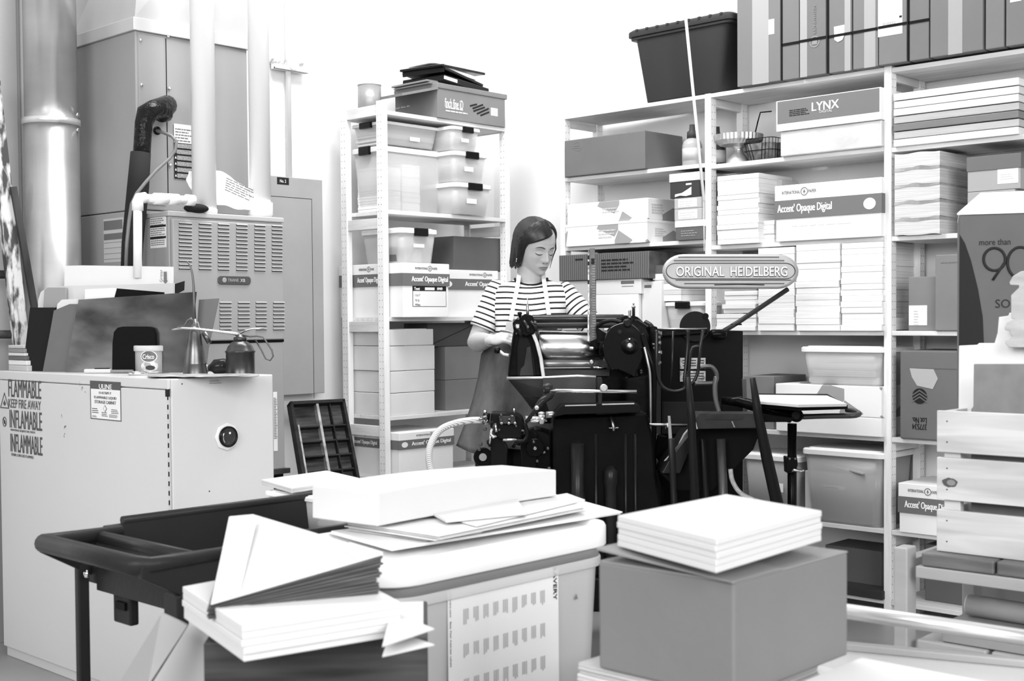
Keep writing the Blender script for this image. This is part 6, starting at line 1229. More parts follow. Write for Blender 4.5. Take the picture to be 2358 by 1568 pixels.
# lid flap slightly lifted on the left side
w,d=B.w,B.d
MB().hexa([(-w/2-.002,-d/2,B.h+.0005),(-w/2-.004,d/2,B.h+.016),(-w*.1,d/2,B.h+.016),(-w*.1,-d/2,B.h+.0005),(-w/2-.002,-d/2,B.h+.003),(-w/2-.004,d/2,B.h+.020),(-w*.1,d/2,B.h+.020),(-w*.1,-d/2,B.h+.003)]).build('top_flap',mat('kraft_flap',.24,.85),B.o,.0008)
MB().box(-w*.5+.003,w/2,-d/2,d/2,B.h,B.h+.002).build('inner_flap',mat('kraft_flap',.24),B.o)
zt0=zb+.021
def quadpile(name,label,cat,cor,z0,z1,n,m,jit=.0015,seed=1,edge=.0):
    """pile of sheets whose four corners are given in plan"""
    rg=random.Random(seed); O=sum((Vector(c) for c in cor),V(0,0,0))/4; O.z=z0; mb=MB(); h=(z1-z0)/n
    for i in range(n):
        j=V(rg.uniform(-jit,jit),rg.uniform(-jit,jit),0); lo=[V(c.x-O.x,c.y-O.y,h*i)+j for c in cor]; hi=[p+V(0,0,h*.97) for p in lo]; mb.hexa(lo+hi)
    o=mb.build(name,m,None,.0008,1,loc=O); return tag(o,label,cat)
ztp=zt0+.040
cor=[hz(1650,1240,ztp),hz(1892,1175,ztp),hz(1672,1137,ztp),hz(1422,1186,ztp)]
quadpile('paper_pile','thick white paper pile lying askew on the brown box in the right foreground','paper pile',cor,zt0,ztp,5,PAPER,.001,3)
# pads left under the box and white pile at the bottom
zp=TZ-.004
cor=[hz(1700,1700,zp),hz(2070,1537,zp),hz(1930,1512,zp),hz(1560,1660,zp)]
cor[1]=hz(2068,1540,zp); 
quadpile('paper_pile','white paper pile at the bottom edge in front of the brown box','paper pile',[V(bx0-.02,by0-.30,0),V(bx1+.02,by0-.30,0)]+[V(hz(2068,1530,zp).x,by0-.012,0),V(bx0+.02,by0-.012,0)] if True else cor,TZ-.0355,zp,4,PAPER,.001,4)
# ---------------------------------------------------------------- big tote
zl=.88; A=hz(905,1300,zl); Bp=hz(1425,1190,zl); TX0=A.x-.01; TY=A.y; TX1=hy(1428,1195,TY).x
bz=.42; tw=TX1-TX0; td=.32
t=thing('storage_tote','big clear tote with a thick white lid piled with paper, in the centre foreground','storage bin',((TX0+TX1)/2,TY+td/2,bz)); h=zl-bz
BT=mat('big_tote_plastic',.72,.3,0,alpha=.62)
MB().rings([rr(0,0,0,tw*.86,td*.86,.06),rr(0,0,h-.078,tw*.93,td*.93,.06),rr(0,0,h-.078,tw*.96,td*.96,.06),rr(0,0,h-.06,tw*.96,td*.96,.06),rr(0,0,h-.06,tw*.92,td*.92,.06),rr(0,0,.004,tw*.85,td*.85,.06)]).build('tub',BT,t,.002)
MB().rings([rr(0,0,h-.062,tw*.95,td*.95,.06),rr(0,0,h-.030,tw*.95,td*.95,.06)]).build('tape_band',mat('tote_band',.25,.25),t)
MB().rings([rr(0,0,h-.042,tw,td,.065),rr(0,0,h-.006,tw,td,.065),rr(0,0,h,tw*.985,td*.98,.06),rr(0,0,h,tw*.93,td*.90,.05),rr(0,0,h-.010,tw*.91,td*.87,.05)]).build('lid',mat('thick_lid',.86,.3),t,.003)
fw0=Fr((TX0,TY+.012,0),(1,0,0),(0,0,1)); fl0=Fr((TX0-(TX0+TX1)/2,.012-td/2,-bz),(1,0,0),(0,0,1)); 
a0,b0=fpx(fw0,1030,1568); a0b,b1=fpx(fw0,1038,1345); a1,_=fpx(fw0,1283,1345)
b0=b1-.27
o=MB().panel(fl0,a0,a1,b0,b1,.0008,.002).build('label_sheet',LABEL,t)
q=MB(); rg=random.Random(2); W_=a1-a0
for r_ in range(3):
    q=MB()
    for c in range(9):
        cx=a0+.035+c*(W_-.06)/9; cy=b1-.045-r_*.058
        for k in range(3): q.panel(fl0,cx+k*.0045,cx+.0022+k*.0045,cy-rg.uniform(.018,.026),cy,.0005,.0032)
    q.build('label_print',mat('label_tiny',.42,.7),o)

fr=Fr(fl0.p(a1-.010,b1-.005,.0032),(0,0,-1),(1,0,0)); fr.n=V(0,-1,0); text('AVERY',INK,fr,.012,-.004,.05,.009,o,bold=.02,c0=0); MB().panel(fl0,a1-.014,a1-.005,b1-.014,b1-.005,.0005,.0032).build('logo_square',INK,o)
fr=Fr(fl0.p(a0+.004,b1-.005,.0032),(0,0,-1),(1,0,0)); fr.n=V(0,-1,0); text('www.avery.com   Easy Peel Address Labels',GINK,fr,.0,-.001,.13,.004,o,c0=0)
a,b=fpx(fw0,1324,1375); MB().prism([fl0.p(a+x,b+y,.003) for x,y in((-.004,-.003),(.004,-.003),(0,.007))],fl0.n*.0005).build('triangle_mark',GINK,t)
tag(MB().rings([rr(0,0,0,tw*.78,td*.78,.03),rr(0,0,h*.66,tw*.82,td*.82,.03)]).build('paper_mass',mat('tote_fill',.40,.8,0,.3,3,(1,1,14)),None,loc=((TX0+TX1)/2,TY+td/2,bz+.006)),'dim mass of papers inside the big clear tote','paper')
b=thing('low_table','low table under the big tote, below the frame','table',((TX0+TX1)/2,TY+td/2,0)); MB().box(-.5,.5,-.3,.35,bz-.04,bz).build('table_top',WT,b,.003)
for x in(-.46,.46):
    for y in(-.26,.31): MB().box(x-.02,x+.02,y-.02,y+.02,0,bz-.04).build('leg',mat('table_leg',.3),b)
# sheets on the tote
def sheet(name,label,cat,pix,z0,th,m,tilt=0,zs=None,n=1,jit=.002,seed=1):
    cor=[hz(x,y,z0+th if zs is None else zs[i]) for i,(x,y) in enumerate(pix)]
    return quadpile(name,label,cat,cor,z0,z0+th,n,m,jit,seed)
z=zl+.001
sheet('folder','white folder lying widest on the tote lid, under all the papers','folder',[(905,1262),(1432,1178),(1330,1150),(760,1222)],z,.005,mat('folder_white',.78,.6),n=2)
sheet('plastic_sleeve','grey see-through sleeve on the tote lid at its left side','plastic sleeve',[(985,1240),(1110,1222),(930,1195),(800,1215)],z+.006,.005,mat('sleeve_grey',.45,.35,0,.3,10),n=2)
sheet('folder','pale folder with fanned edges between the tote lid and the big paper pile','folder',[(1010,1232),(1345,1165),(1260,1128),(800,1200)],z+.012,.010,mat('folder_pale',.7,.6,0,.1,10),n=5,jit=.006)
sheet('paper_sheet','white sheet sticking out at the right end of the big paper pile','paper sheet',[(1100,1210),(1350,1150),(1308,1135),(1010,1185)],z+.023,.003,PAPER)
z2=z+.028
sheet('paper_sheet','white curled sheet under the front edge of the big paper pile','paper sheet',[(1030,1196),(1215,1178),(1195,1150),(1000,1180)],z2-.001,.006,PAPER)
# the big long white pile: bent slightly upward in the middle, two part runs
za,zb_=z2,z2+.10
c0=hz(870,1212,za); Lf=hz(738,1195,za); Rt=hz(1282,1142,za)
Dp=lambda p:p.x*F[0]+p.y*F[1]
t0_=[hd(871,1135,Dp(c0)),hd(738,1140,Dp(Lf)),hd(1275,1078,Dp(Rt))]
def loftpile(name,label,cat,front,back,m):
    """front/back: lists of (bottom, top) points along the run"""
    O=front[0][0].copy(); rs=[[f[0]-O,b[0]-O,b[1]-O,f[1]-O] for f,b in zip(front,back)]; o=MB().rings(rs,(1,1),False).build(name,m,None,.002,loc=O); return tag(o,label,cat)
side=V(Lf.x-c0.x,Lf.y-c0.y,0); side=side.normalized()*.16 if side.length>.01 else V(-.1,.1,0)
fr_=[];bk=[]; n=8
for i in range(n+1):
    k=i/n; p=c0.lerp(Rt,k); D=Dp(p); px=870+(1281-870)*k; yt=1135+(1082-1135)*k-14*math.sin(math.pi*k)*.6+ (0); yb=1212+(1144-1212)*k
    b_=hd(px,yb,D); tp_=hd(px,yt,D); b_.z=max(b_.z,z2-.0); fr_.append((b_,tp_)); off=side*(1-.15*k); bk.append((b_+off,V(tp_.x+off.x,tp_.y+off.y,tp_.z+.001)))
loftpile('paper_pile','very large long white paper pile arching across the big tote in the centre','paper pile',fr_,bk,PAPER)
# ---------------------------------------------------------------- smaller tote behind with a board
zs_=.855; a=hd(604,1130,3.05); mz=.775
SX0=a.x; SX1=1.955; SY1=a.y; SY0=SY1-.30
tote('small clear tote with a pale lid standing in the cart, under the white board',SX0,SX1,SY0,SY1,mz,zs_,None,cat='storage bin')
stack('paper_pile','papers inside the small clear tote in the cart','paper pile',SX0+.04,SX1-.04,SY0+.05,SY1-.05,mz+.006,mz+.03,PAPER,.01,.006)
zw=zs_+.006
tag(quadpile('foam_board','white foam board lying on the small tote left of the big paper pile','board',[hz(672,1124,zw+.012),hz(826,1100,zw+.012),hz(752,1083,zw+.012),hz(602,1104,zw+.012)],zw,zw+.012,2,PAPER,.0),None,None)
sheet('paper_sheet','loose white sheets sagging under the foam board','paper sheet',[(690,1132),(840,1108),(760,1090),(612,1110)],zs_+.0005,.003,PAPER)
# ---------------------------------------------------------------- dark cart
CT=mat('cart_plastic',.022,.38,0,.1,8,(1,1,1),.05,90); hzc=.84
A1_=hz(92,1248,hzc); A2_=hz(322,1305,hzc)      # handle ends (left far, right near)
dirn=(A2_-A1_); dirn.z=0; wd=dirn.length; dirn.normalize(); lon=V(-dirn.y,dirn.x,0); 
if lon.x<0: lon=-lon
t=thing('utility_cart','dark plastic utility cart with a tray top in front of the flammable cabinet','cart',(A1_.x,A1_.y,0)); Z_=V(0,0,1)
def cp_(a,b,z): return dirn*a+lon*b+Z_*z        # a across the handle, b along the cart
LC=.82; W2=wd
ztop_=hzc+.0
MB().tube([cp_(0,.17,hzc-.0),cp_(0,.03,hzc),cp_(.015,.0,hzc),cp_(W2-.015,0,hzc),cp_(W2,.02,hzc),cp_(W2,.17,hzc)],[.012,.014,.018,.018,.014,.012],14).build('handle',CT,t)
for a,a2 in((0,-.05),(W2,W2+.0)):
    q=MB(); q.prism([cp_(a2-.006,.16,hzc+.006),cp_(a2-.006,LC,hzc+.01),cp_(a2-.006,LC,hzc-.11),cp_(a2-.006,.16,hzc-.11)],dirn*.012)
    q.hexa([cp_(a-.006,0,hzc-.02),cp_(a+.006,0,hzc-.02),cp_(a+.006,0,hzc),cp_(a-.006,0,hzc),cp_(a2-.006,.165,hzc-.11),cp_(a2+.006,.165,hzc-.11),cp_(a2+.006,.165,hzc+.004),cp_(a2-.006,.165,hzc+.004)])
    q.build('tray_side',CT,t,.002)
zf=hzc-.07
MB().prism([cp_(-.05,.12,zf-.03),cp_(W2,.12,zf-.03),cp_(W2,LC,zf-.03),cp_(-.05,LC,zf-.03)],Z_*.03).build('tray_floor',CT,t)
MB().prism([cp_(0,.115,hzc-.11),cp_(W2,.115,hzc-.11),cp_(W2,.115,hzc-.012),cp_(0,.115,hzc-.012)],lon*.012).build('tray_end',CT,t)
MB().tube([cp_(.01,.122,hzc-.006),cp_(W2-.01,.122,hzc-.006)],.013,10).build('end_rail',CT,t)
MB().prism([cp_(-.05,LC,hzc-.11),cp_(W2,LC,hzc-.11),cp_(W2,LC,hzc+.01),cp_(-.05,LC,hzc+.01)],lon*.012).build('tray_end',CT,t)
MB().tube([cp_(-.05,.20,hzc+.012),cp_(-.05,LC,hzc+.012)],.009,8).build('rim',CT,t); MB().tube([cp_(W2,.20,hzc+.012),cp_(W2,LC,hzc+.012)],.009,8).build('rim',CT,t)
bL=hy(176,1400,A1_.y+.03).x-A1_.x; bN=hy(402,1400,A2_.y).x-A1_.x
for a,b in((-.03,bL),(W2-.01,bN),(-.03,LC-.04),(W2-.01,LC-.04)):
    lw=.017 if a<.1 else .045
    MB().prism([cp_(a-lw/2,b,.08),cp_(a+lw/2,b,.08),cp_(a+lw/2,b+.024,.08),cp_(a-lw/2,b+.024,.08)],Z_*(hzc-.14)).build('leg',CT,t,.003)
    MB().cyl(cp_(a,b+.02,.0475)-dirn*.012,cp_(a,b+.02,.0475)+dirn*.012,.047).build('caster',mat('caster_rubber',.08,.6),t)
MB().prism([cp_(0,.12,.20),cp_(W2,.12,.20),cp_(W2,LC,.20),cp_(0,LC,.20)],Z_*.03).build('lower_shelf',CT,t)
for z in(hzc-.035,hzc-.085):
    MB().lathe(cp_(W2+.006,.165,z),[(.010,0),(.010,.003),(.006,.007),(0,.008)],8,dirn).build('bolt',CHROME,t)
MB().lathe(cp_(.0,.095,hzc-.075)-lon*.0,[(.009,0),(.008,.005),(0,.007)],8,-lon).build('bolt',CHROME,t)
q=MB().prism([cp_(.035,.13,hzc-.17),cp_(.10,.13,hzc-.17),cp_(.10,.13,hzc-.10),cp_(.035,.13,hzc-.10)],lon*.02).build('tool_clip',CT,t,.004); MB().prism([cp_(.055,.124,hzc-.14),cp_(.09,.124,hzc-.14),cp_(.09,.124,hzc-.125),cp_(.055,.124,hzc-.125)],lon*.007).build('clip_slot',mat('slot_black',.004,.5),t)
tl=Vector(t.location)
tt=thing('metal_tray','shallow shiny metal baking tray in the cart top','tray',tl+cp_(W2*.62,.36,zf)); 
tr=math.atan2(lon.y,lon.x); tt.rotation_euler.z=tr
MB().rings([rr(0,0,0,.38,.22,.03),rr(0,0,.022,.42,.25,.03),rr(0,0,.022,.40,.23,.03),rr(0,0,.004,.37,.21,.03)]).build('tray_body',mat('tray_steel',.75,.25,.8),tt)
sheet('paper_sheet','white sheet lying in the near corner of the cart tray','paper sheet',[(408,1278),(440,1268),(500,1258),(360,1262)],hzc-.04,.002,PAPER) if False else None
tag(MB().boxc(0,0,.001,.14,.10,.002,tr).build('paper_sheet',PAPER,None,loc=tl+cp_(W2-.07,.21,zf+.001)),'small white sheet in the near corner of the cart tray','paper sheet')
# trash bin on the lower shelf of the cart
bp=hd(345,1500,2.75); z1b=hd(340,1445,2.75).z
t=thing('waste_bin','dark plastic waste bin with a clear liner, under the cart','bin',(tl.x+cp_(W2*.55,.30,0).x,tl.y+cp_(W2*.55,.30,0).y,.231)); h=z1b-.231
t.rotation_euler.z=tr
MB().rings([rr(0,0,0,.24,.17,.03),rr(0,0,h-.03,.30,.22,.03),rr(0,0,h-.03,.33,.25,.035),rr(0,0,h,.33,.25,.035),rr(0,0,h,.30,.22,.03),rr(0,0,.01,.23,.16,.03)]).build('bin_body',mat('bin_grey',.06,.5),t,.002)
MB().rings([rr(0,0,h*.35,.272,.202,.03),rr(0,0,h-.032,.304,.224,.03)],(0,0)).build('liner',mat('liner',.6,.3,0,alpha=.35),t)
# ---------------------------------------------------------------- left foreground pile
D1=1.55
zr=hd(545,1530,D1).z                       # bottom of the white ream
t_=None
c=hz(470,1475,zr); 
# dark box at the very bottom
A=hd(468,1480,1.66); Bq=hd(985,1462,1.68); Bq.z=A.z
cors=[V(A.x,A.y,0),V(Bq.x,Bq.y,0)]; rdir=(cors[1]-cors[0]).normalized(); bdir=V(-rdir.y,rdir.x,0)
zt=A.z
t=thing('document_box','dark box under the white ream in the left foreground','box',(A.x,A.y,.45)); fr=Fr((0,0,0),rdir,(0,0,1)); Lb=(cors[1]-cors[0]).length
MB().prism([fr.p(0,0,0),fr.p(Lb,0,0),fr.p(Lb,0,-.22),fr.p(0,0,-.22)],V(0,0,zt-.45)).build('body',mat('dark_box',.05,.6,0,.6,3,(1,1,14)),t,.003)
MB().prism([fr.p(Lb*.25,.0,-.02)+V(0,0,zt-.45),fr.p(Lb*.98,0,-.02)+V(0,0,zt-.45),fr.p(Lb*.98,0,-.19)+V(0,0,zt-.45),fr.p(Lb*.25,0,-.19)+V(0,0,zt-.45)],V(0,0,.006)).build('folded_sheet',mat('dim_paper',.7),t)
st=thing('stool','low stand below the frame carrying the dark box','stand',(A.x,A.y,0)); O=fr.p(Lb*.5,0,-.11)
MB().boxc(O.x,O.y,.435,Lb,.24,.03,math.atan2(rdir.y,rdir.x)).build('seat',WT,st)
for a in(.05,Lb-.05):
    for b in(-.03,-.19): p=fr.p(a,0,b); MB().boxc(p.x,p.y,.21,.03,.03,.42).build('leg',mat('table_leg',.3),st)
z0=zt+.007
# white ream: corners on its top
zh=.045; z1=z0+zh
P=[hz(560,1440,z1),hz(925,1385,z1),hz(745,1290,z1),hz(422,1350,z1)]
quadpile('paper_ream','thick white ream lying askew on the dark box in the left foreground','paper ream',P,z0,z1,5,PAPER,.002,6)
# corner sheets poking out to the right of the ream
zc=z0+.03
for k in range(2):
    b=[hz(900,1400+k*22,z1-.02),hz(1000,1440+k*14,z1-.02),hz(880,1480,z1-.02)]; O=b[0]; 
    tag(MB().prism([p-O for p in b],V(0,0,-.0015)).build('paper_sheet',PAPER,None,loc=O-V(0,0,.012*k+.004)),('upper','lower')[k]+' pointed sheet corner poking out right of the white ream','paper sheet')
# fanned pile of envelopes
zA=z1+.002
Cn=hd(483,1393,1.63); Bn=hd(880,1278,1.72); An=hd(546,1190,1.90); Ab=hd(478,1425,1.63); Bb=hd(868,1392,1.70)
n=16; O=Ab.copy(); rg=random.Random(4)
EN=mat('envelope_kraft',.06,.7,0,.4,4,(1,1,40))
for i in range(n):
    k=i/(n-1); k2=(i+.8)/(n-1)
    def Pt(a,b,kk): return a.lerp(b,min(kk,1))-O
    A_b=V(An.x,An.y,Ab.z+.012)
    j=V(rg.uniform(-.003,.003),rg.uniform(-.003,.003),0)
    f0=[Pt(Ab,Cn,k),Pt(Bb,Bn,k),Pt(A_b,An,k)]; f1=[Pt(Ab,Cn,k2),Pt(Bb,Bn,k2),Pt(A_b,An,k2)]
    top=(i==n-1)
    if top: f1=[p+V(0,0,.003) for p in f0]
    A2=[p+(p2) for p,p2 in zip(f0,[j]*3)]
    # four-sided: add the far left corner
    q0=[A2[0],A2[1],A2[2]+V(.02,-.01,0),A2[2]-V(.015,.0,0)]; q1=[a+(b-c_) for a,b,c_ in zip(q0,[f1[0],f1[1],f1[2],f1[2]],[f0[0],f0[1],f0[2],f0[2]])]
    o=MB().hexa(q0+q1).build('envelope',EN if not top else PAPER,None,.0006,1,loc=O)
    tag(o,('white envelope with a grey border strip lying on top of the fanned pile, left foreground' if top else 'dark kraft envelope fanned in the pile on the white ream, left foreground'),'envelope','fanned envelopes in the left foreground')
    if top:
        a,b,c_,d_=[p+V(0,0,.0008) for p in q1]; m1=a.lerp(b,.16); m2=d_.lerp(c_,.9); m2=d_.lerp(b,.19)
        MB().prism([a.lerp(b,.005),m1,m2,d_.lerp(a,.02)],V(0,0,.0006)).build('border_strip',mat('strip_grey',.62,.6),o)
        MB().prism([b,b.lerp(a,.16),b.lerp(c_,.18).lerp(a,.10),b.lerp(c_,.24)],V(0,0,.0006)).build('border_strip',mat('strip_grey',.62),o)
# tilted pale boards at the bottom left
P0=hd(270,1580,1.75); P1=hd(430,1460,1.75)
o=tag(MB().prism([p-P0 for p in(P0,hd(372,1412,1.75),hd(432,1440,1.75),hd(340,1580,1.70))],V(F[0],F[1],0)*.006).build('board_strip',mat('strip_board',.26,.6),None,loc=P0),'narrow grey board strip slanting at the bottom left, beside the dark box','board')
P0=hd(340,1590,1.80)
tag(MB().prism([p-P0 for p in(P0,hd(440,1430,1.80),hd(480,1460,1.80),hd(480,1590,1.80))],V(F[0],F[1],0)*.02).build('pale_board',mat('pale_board',.70,.5),None,loc=P0),'pale board behind the slanting grey strip at the bottom left','board')
# ---------------------------------------------------------------- right: wooden crate on a slatted bench
DC=2.62
a=hd(2157,945,DC); zc1=a.z; zc0=hd(2157,1268,DC).z
CXa,CYa=a.x,a.y     # left near corner; front face runs to the right, away from -Y ... find direction from its top edge
bdist=hd(2358,962,DC*.955); rdir=V(bdist.x-a.x,bdist.y-a.y,0).normalized(); L_=.46
t=thing('wooden_crate','slatted pine crate of white folders on the slatted bench at the right edge','crate',(a.x,a.y,zc0)); fr=Fr((0,0,0),rdir,(0,0,1)); hC=zc1-zc0
CP=mat('crate_pine',.66,.5,0,.10,3,(1,1,14)); 
ang=math.atan2(rdir.y,rdir.x)
def orient(name,m_v): pass
CRW=mat('crate_wood',.70,.55); ntt=CRW.node_tree; N=ntt.nodes; Lk=ntt.links
tc=N.new('ShaderNodeTexCoord'); mp=N.new('ShaderNodeMapping'); mp.inputs['Rotation'].default_value=(0,0,-ang); mp.inputs['Scale'].default_value=(1,1,1); mp2=N.new('ShaderNodeMapping'); mp2.inputs['Scale'].default_value=(1.3,10,16)
n_=N.new('ShaderNodeTexNoise'); n_.inputs['Scale'].default_value=2.2; n_.inputs['Distortion'].default_value=.6; rm=N.new('ShaderNodeMapRange'); rm.inputs[1].default_value=.35; rm.inputs[2].default_value=.65; rm.inputs[3].default_value=.42; rm.inputs[4].default_value=.60
Lk.new(tc.outputs['Object'],mp.inputs[0]); Lk.new(mp.outputs[0],mp2.inputs[0]); Lk.new(mp2.outputs[0],n_.inputs[0]); Lk.new(n_.outputs[0],rm.inputs[0]); Lk.new(rm.outputs[0],N['Principled BSDF'].inputs['Base Color'])
sl=[(0,.265),(.375,.655),(.735,1.0)]
dC=.30
sl=[(0,(1268-1172)/(1268-945)),((1268-1149)/323,(1268-1052)/323),((1268-1040)/323,1.0)]
for i,(s0,s1) in enumerate(sl):
    o=MB().panel(fr,0,L_,hC*s0,hC*s1,.012,-.012).build('front_slat',CRW,t,.0015)
    q=MB(); 
    for fy_ in(.25,.75): q.lathe(fr.p(.022,hC*(s0+(s1-s0)*fy_),.0),[(.0016,0),(.0016,.0006)],8,fr.n)
    q.build('nail',mat('nail_dark',.05,.5),o)
    if i==1:
        c=fr.p(.028,hC*(s0+(s1-s0)*.42),.0); MB().prism([c+fr.r*(.016*math.cos(k)*(1+.08*math.sin(5*k)))+fr.u*(.0095*math.sin(k)*(1+.07*math.cos(7*k))) for k in[2*math.pi*j/18 for j in range(18)]],fr.n*.0006).build('knot',mat('knot_dark',.07,.6),o)
        c=c+fr.r*.003; MB().prism([c+fr.n*.0006+fr.r*.009*math.cos(k)+fr.u*.0062*math.sin(k) for k in[2*math.pi*j/14 for j in range(14)]],fr.n*.0006).build('knot_center',mat('knot_mid',.22,.6),o)
    MB().panel(fr,0,L_,hC*s0,hC*s1,.012,-dC).build('back_slat',CRW,t,.0015)
    MB().prism([fr.p(0,hC*s0+.002,-.012),fr.p(0,hC*s1-.002,-.012),fr.p(0,hC*s1-.002,-dC+.012),fr.p(0,hC*s0+.002,-dC+.012)],fr.r*.011).build('end_slat',CRW,t,.0015)
for s0,s1 in sl: MB().prism([fr.p(L_-.011,hC*s0+.002,-.012),fr.p(L_-.011,hC*s1-.002,-.012),fr.p(L_-.011,hC*s1-.002,-dC+.012),fr.p(L_-.011,hC*s0+.002,-dC+.012)],fr.r*.011).build('end_slat',CRW,t,.0015)
for c_ in(-.030,-dC+.012): MB().panel(fr,L_-.045,L_-.012,.004,hC-.004,.018,c_).build('corner_post',CRW,t,.001)
for c_ in(-.030,-dC+.012): MB().panel(fr,.011,.045,.004,hC-.004,.018,c_).build('corner_post',CRW,t,.001)
MB().panel(fr,.011,L_-.01,.0,.008,dC-.03,-dC+.015).build('crate_floor',CRW,t)
O=Vector(t.location)
def inc(name,label,cat,c_,pix,th,m):    # flat thing standing inside the crate, parallel to its front
    P0=O+fr.p(0,.01,c_); f=Fr(P0,fr.r,fr.u); pts=[f.p(*fpx(f,*q))-P0 for q in pix]; return tag(MB().prism(pts,-fr.n*th).build(name,m,None,.001,1,loc=P0),label,cat)
inc('folder','white notched folder standing tallest in the crate','folder',-.13,[(2205,1200),(2208,796),(2250,794),(2254,790),(2290,790),(2297,766),(2300,730),(2322,727),(2324,720),(2420,720),(2420,1200)],.004,mat('folder_bright',.82,.6))
inc('folder','grey board standing in front of the white folder in the crate','board',-.06,[(2236,1200),(2236,942),(2241,936),(2242,838),(2430,838),(2430,1200)],.012,mat('grey_board',.20,.85,0,.10,30))
o=inc('wooden_bracket','carved wooden bracket with stacked rounded lobes, standing in the crate at the right edge','bracket',-.095,[(2322,800),(2314,790),(2316,783),(2330,775),(2326,768),(2326,762),(2314,760),(2313,754),(2318,742),(2334,734),(2328,733),(2328,680),(2340,668),(2346,662),(2346,657),(2326,656),(2324,650),(2332,636),(2350,625),(2420,612),(2420,800)],.03,mat('bracket_wood',.42,.5,0,.18,4,(3,3,12)))
# bench under the crate
zbT=zc0-.001; hb=.045
t=thing('slatted_bench','low wooden bench with dark top slats under the crate at the right edge','bench',(a.x,a.y,0)); fr=Fr((0,0,0),rdir,(0,0,1)); DS=mat('dark_slat',.13,.6,0,.35,5,(1,1,8)); PW=mat('bench_pine',.33,.5,0,.10,4,(1,1,5))
P0=-.035
for i in range(4): MB().panel(fr,-.02+i*.155,.13+i*.155,zbT-.028,zbT,dC+.06,-dC-.03).build('top_slat',DS,t,.004)
MB().panel(fr,-.03,.62,zbT-.053,zbT-.029,.022,.012).build('front_rail',PW,t,.002); MB().panel(fr,-.03,.62,zbT-.053,zbT-.029,.022,-dC-.04).build('back_rail',PW,t,.002)
zlow=hd(2300,1480,2.55).z
for c_ in(.0,-dC-.05): 
    MB().panel(fr,-.075,-.045 if c_==0 else -.045,0,zbT+.006,.045,c_-.005).build('leg',PW,t,.003); MB().panel(fr,.58,.61,0,zbT-.053,.04,c_).build('leg',PW,t,.003)
MB().panel(fr,-.075,-.045,zbT-.055,zbT-.02,dC,-dC).build('end_rail',PW,t,.002)
zsh=hd(2200,1470,2.62).z
MB().panel(fr,-.04,.62,zsh-.045,zsh-.02,.018,.02).build('lower_rail',PW,t,.002)
for i in range(4): MB().panel(fr,-.03+i*.155,.115+i*.155,zsh-.02,zsh,dC+.06,-dC-.03).build('lower_slat',PW,t,.004)
O=Vector(t.location)
# things on the lower shelf
def ob(a_,b_,c_): return O+fr.p(a_,b_,c_)
t=thing('paper_roll','dull plastic-wrapped roll lying on the bench lower shelf','roll',ob(.04,zsh+.064,-.07)); MB().cyl((0,0,0),rdir*.24+V(0,0,-.003),.022,.022).build('roll_body',mat('roll_grey',.33,.3,0,.2,6),t); MB().cyl(-rdir*.003,rdir*.001,.020).build('roll_end',mat('roll_end',.5,.5),t)
t=thing('black_canister','black canister standing on the bench lower shelf at the right edge','canister',ob(.245,zsh+.041,-.03)); MB().lathe((0,0,0),[(.038,0),(.04,.004),(.04,.115),(.034,.125),(.0,.127)],28).build('canister_body',BLKP,t); MB().lathe((0,0,0),[(.030,.125),(.030,.14),(.0,.142)],24).build('lid',BLKP,t)
t=thing('tape_roll','pale roll end beside the black canister, cut by the right edge','tape roll',ob(.315,zsh+.085,.015)); MB().tube([V(0,0,0)+fr.r*.028*math.cos(k)+fr.u*.040*math.sin(k) for k in[2*math.pi*j/24 for j in range(24)]],.008,8,closed=True).build('roll_body',mat('tape_pale2',.6,.4),t)
t=tag(MB().panel(Fr((0,0,0),rdir,fr.n*-1),0,.40,0,.20,.038).build('flat_carton',mat('flat_carton',.24,.7,0,.2,3),None,.002,loc=ob(.02,zsh+.0015,.02)),'flat grey carton lying on the bench lower shelf in front of the wrapped roll','carton')
t=tag(MB().prism([fr.p(.14,0.0,0),fr.p(.15,.09,0),fr.p(.23,.085,0),fr.p(.21,.01,0)],fr.n*.008).build('foam_piece',WHITE,None,loc=ob(0,zsh+.07,-.12)),'white foam offcut behind the wrapped roll on the bench','offcut')
# big printed carton behind the crate
DU=3.05; a=hd(2208,500,DU); zt=hd(2208,495,DU).z; zb=hd(2205,800,DU).z
ru=V(R[0],R[1],0)*1.0; ru=(hd(2358,505,DU*.985)-a); ru.z=0; ru.normalize(); fr=Fr((0,0,0),ru,(0,0,1))
t=thing('printed_carton','big brown carton printed more than 90, standing behind the crate at the right edge','carton',(a.x,a.y,zb-.25)); hu=zt-zb+.25; KU=mat('kraft_printed',.105,.8,0,.10,6)
MB().prism([fr.p(0,0,0),fr.p(.45,0,0),fr.p(.45,0,-.30),fr.p(0,0,-.30)],V(0,0,hu)).build('body',KU,t,.003)
MB().prism([fr.p(-.004,hu,.004),fr.p(.45,hu,.004),fr.p(.45,hu+.055,-.06),fr.p(.05,hu+.052,-.06)],V(0,0,.004)).build('top_flap',mat('flap_white',.82,.7),t)
MB().prism([fr.p(0,hu+.001,-.01),fr.p(.45,hu+.001,-.01),fr.p(.45,hu+.001,-.3),fr.p(0,hu+.001,-.3)],V(0,0,.004)).build('top_flap',mat('flap_white',.82),t)
O=Vector(t.location); wf_=Fr(O,ru,(0,0,1))
pts=[(2210,540),(2222,560),(2236,600),(2252,665),(2263,730),(2266,800),(2208,800)]
MB().prism([fr.p(*fpx(wf_,*p),.0005) for p in pts],fr.n*.0008).build('dark_curve_print',mat('print_dark',.02,.6),t); 
PK=mat('carton_ink',.025,.6)
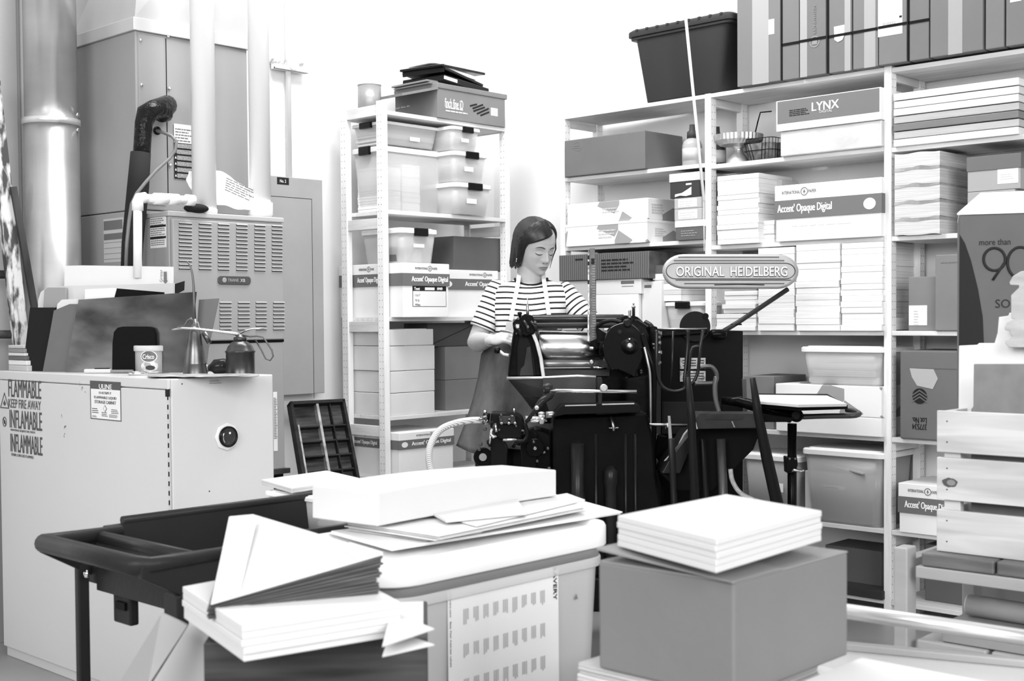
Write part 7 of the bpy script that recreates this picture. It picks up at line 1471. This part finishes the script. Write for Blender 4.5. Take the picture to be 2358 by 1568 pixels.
def tx(s,x0,y0,x1,y1,bold=0): a0,b0=fpx(wf_,x0,y0); a1,b1=fpx(wf_,x1,y1); text(s,PK,fr,a0,b0,a1-a0,b1-b0,t,bold=bold,c0=.0008)
tx('more than',2255,565,2327,549); tx('SO',2292,709,2326,689)
# thin round numerals 90
def arcp(cx,cy,rx,ry,t0,t1,n=28):
    out=[]
    for i in range(n+1): 
        k=t0+(t1-t0)*i/n; a_,b_=fpx(wf_,cx+rx*math.cos(k),cy+ry*math.sin(k)); out.append(fr.p(a_,b_,.001))
    return out
MB().tube(arcp(2290,597,25,26,0,2*math.pi)[:-1],.0032,6,closed=True).build('numeral',PK,t); a_,b_=fpx(wf_,2314,604); c_,d_=fpx(wf_,2286,645); MB().cyl(fr.p(a_,b_,.001),fr.p(c_,d_,.001),.0032,n=6).build('numeral',PK,t)
MB().tube(arcp(2350,605,30,36,0,2*math.pi)[:-1],.0032,6,closed=True).build('numeral',PK,t)
sb=thing('carton_stand','plain stand carrying the big printed carton, hidden by the crate','stand',(O.x,O.y,0)); MB().prism([fr.p(.02,0,-.02),fr.p(.43,0,-.02),fr.p(.43,0,-.28),fr.p(.02,0,-.28)],V(0,0,O.z)).build('body',mat('stand_grey',.2,.6),sb)
# ---------------------------------------------------------------- paper cutter rails at the bottom right
DR=2.15
a=hd(1880,1397,2.20); b=hd(2420,1477,2.05); 
t=thing('aluminium_rail','long round white metal rail across the bottom right corner','rail',a); O=a; RA=mat('rail_metal',.72,.3,.75)
MB().cyl((0,0,0),b-a,.0132,n=28).build('rail_tube',RA,t)
dr=(b-a); dr.z=0; dr.normalize(); out=V(dr.y,-dr.x,0)   # toward the camera
if out.dot(V(*F,0))>0: out=-out
t=thing('cutting_table','white cutting table with a wooden edge strip at the bottom right','table',(a.x,a.y,0)); zt=a.z-.062
q=[-dr*.25+out*.015,V(0,0,0)+dr*.65+out*.015,dr*.65+out*.30,-dr*.25+out*.30]
MB().prism([p+V(0,0,zt-.03) for p in q],V(0,0,.03)).build('table_top',mat('table_bright',.45,.35),t,.002)
MB().prism([p+V(0,0,zt) for p in(-dr*.25+out*.018,dr*.65+out*.018,dr*.65+out*.040,-dr*.25+out*.040)],V(0,0,.012)).build('wood_strip',PW,t,.002)
for a_ in(-.2,.6):
    for b_ in(-.02,.26): p=dr*a_+out*b_; MB().boxc(p.x,p.y,(zt-.03)/2,.03,.03,zt-.03).build('leg',mat('table_leg',.3),t)
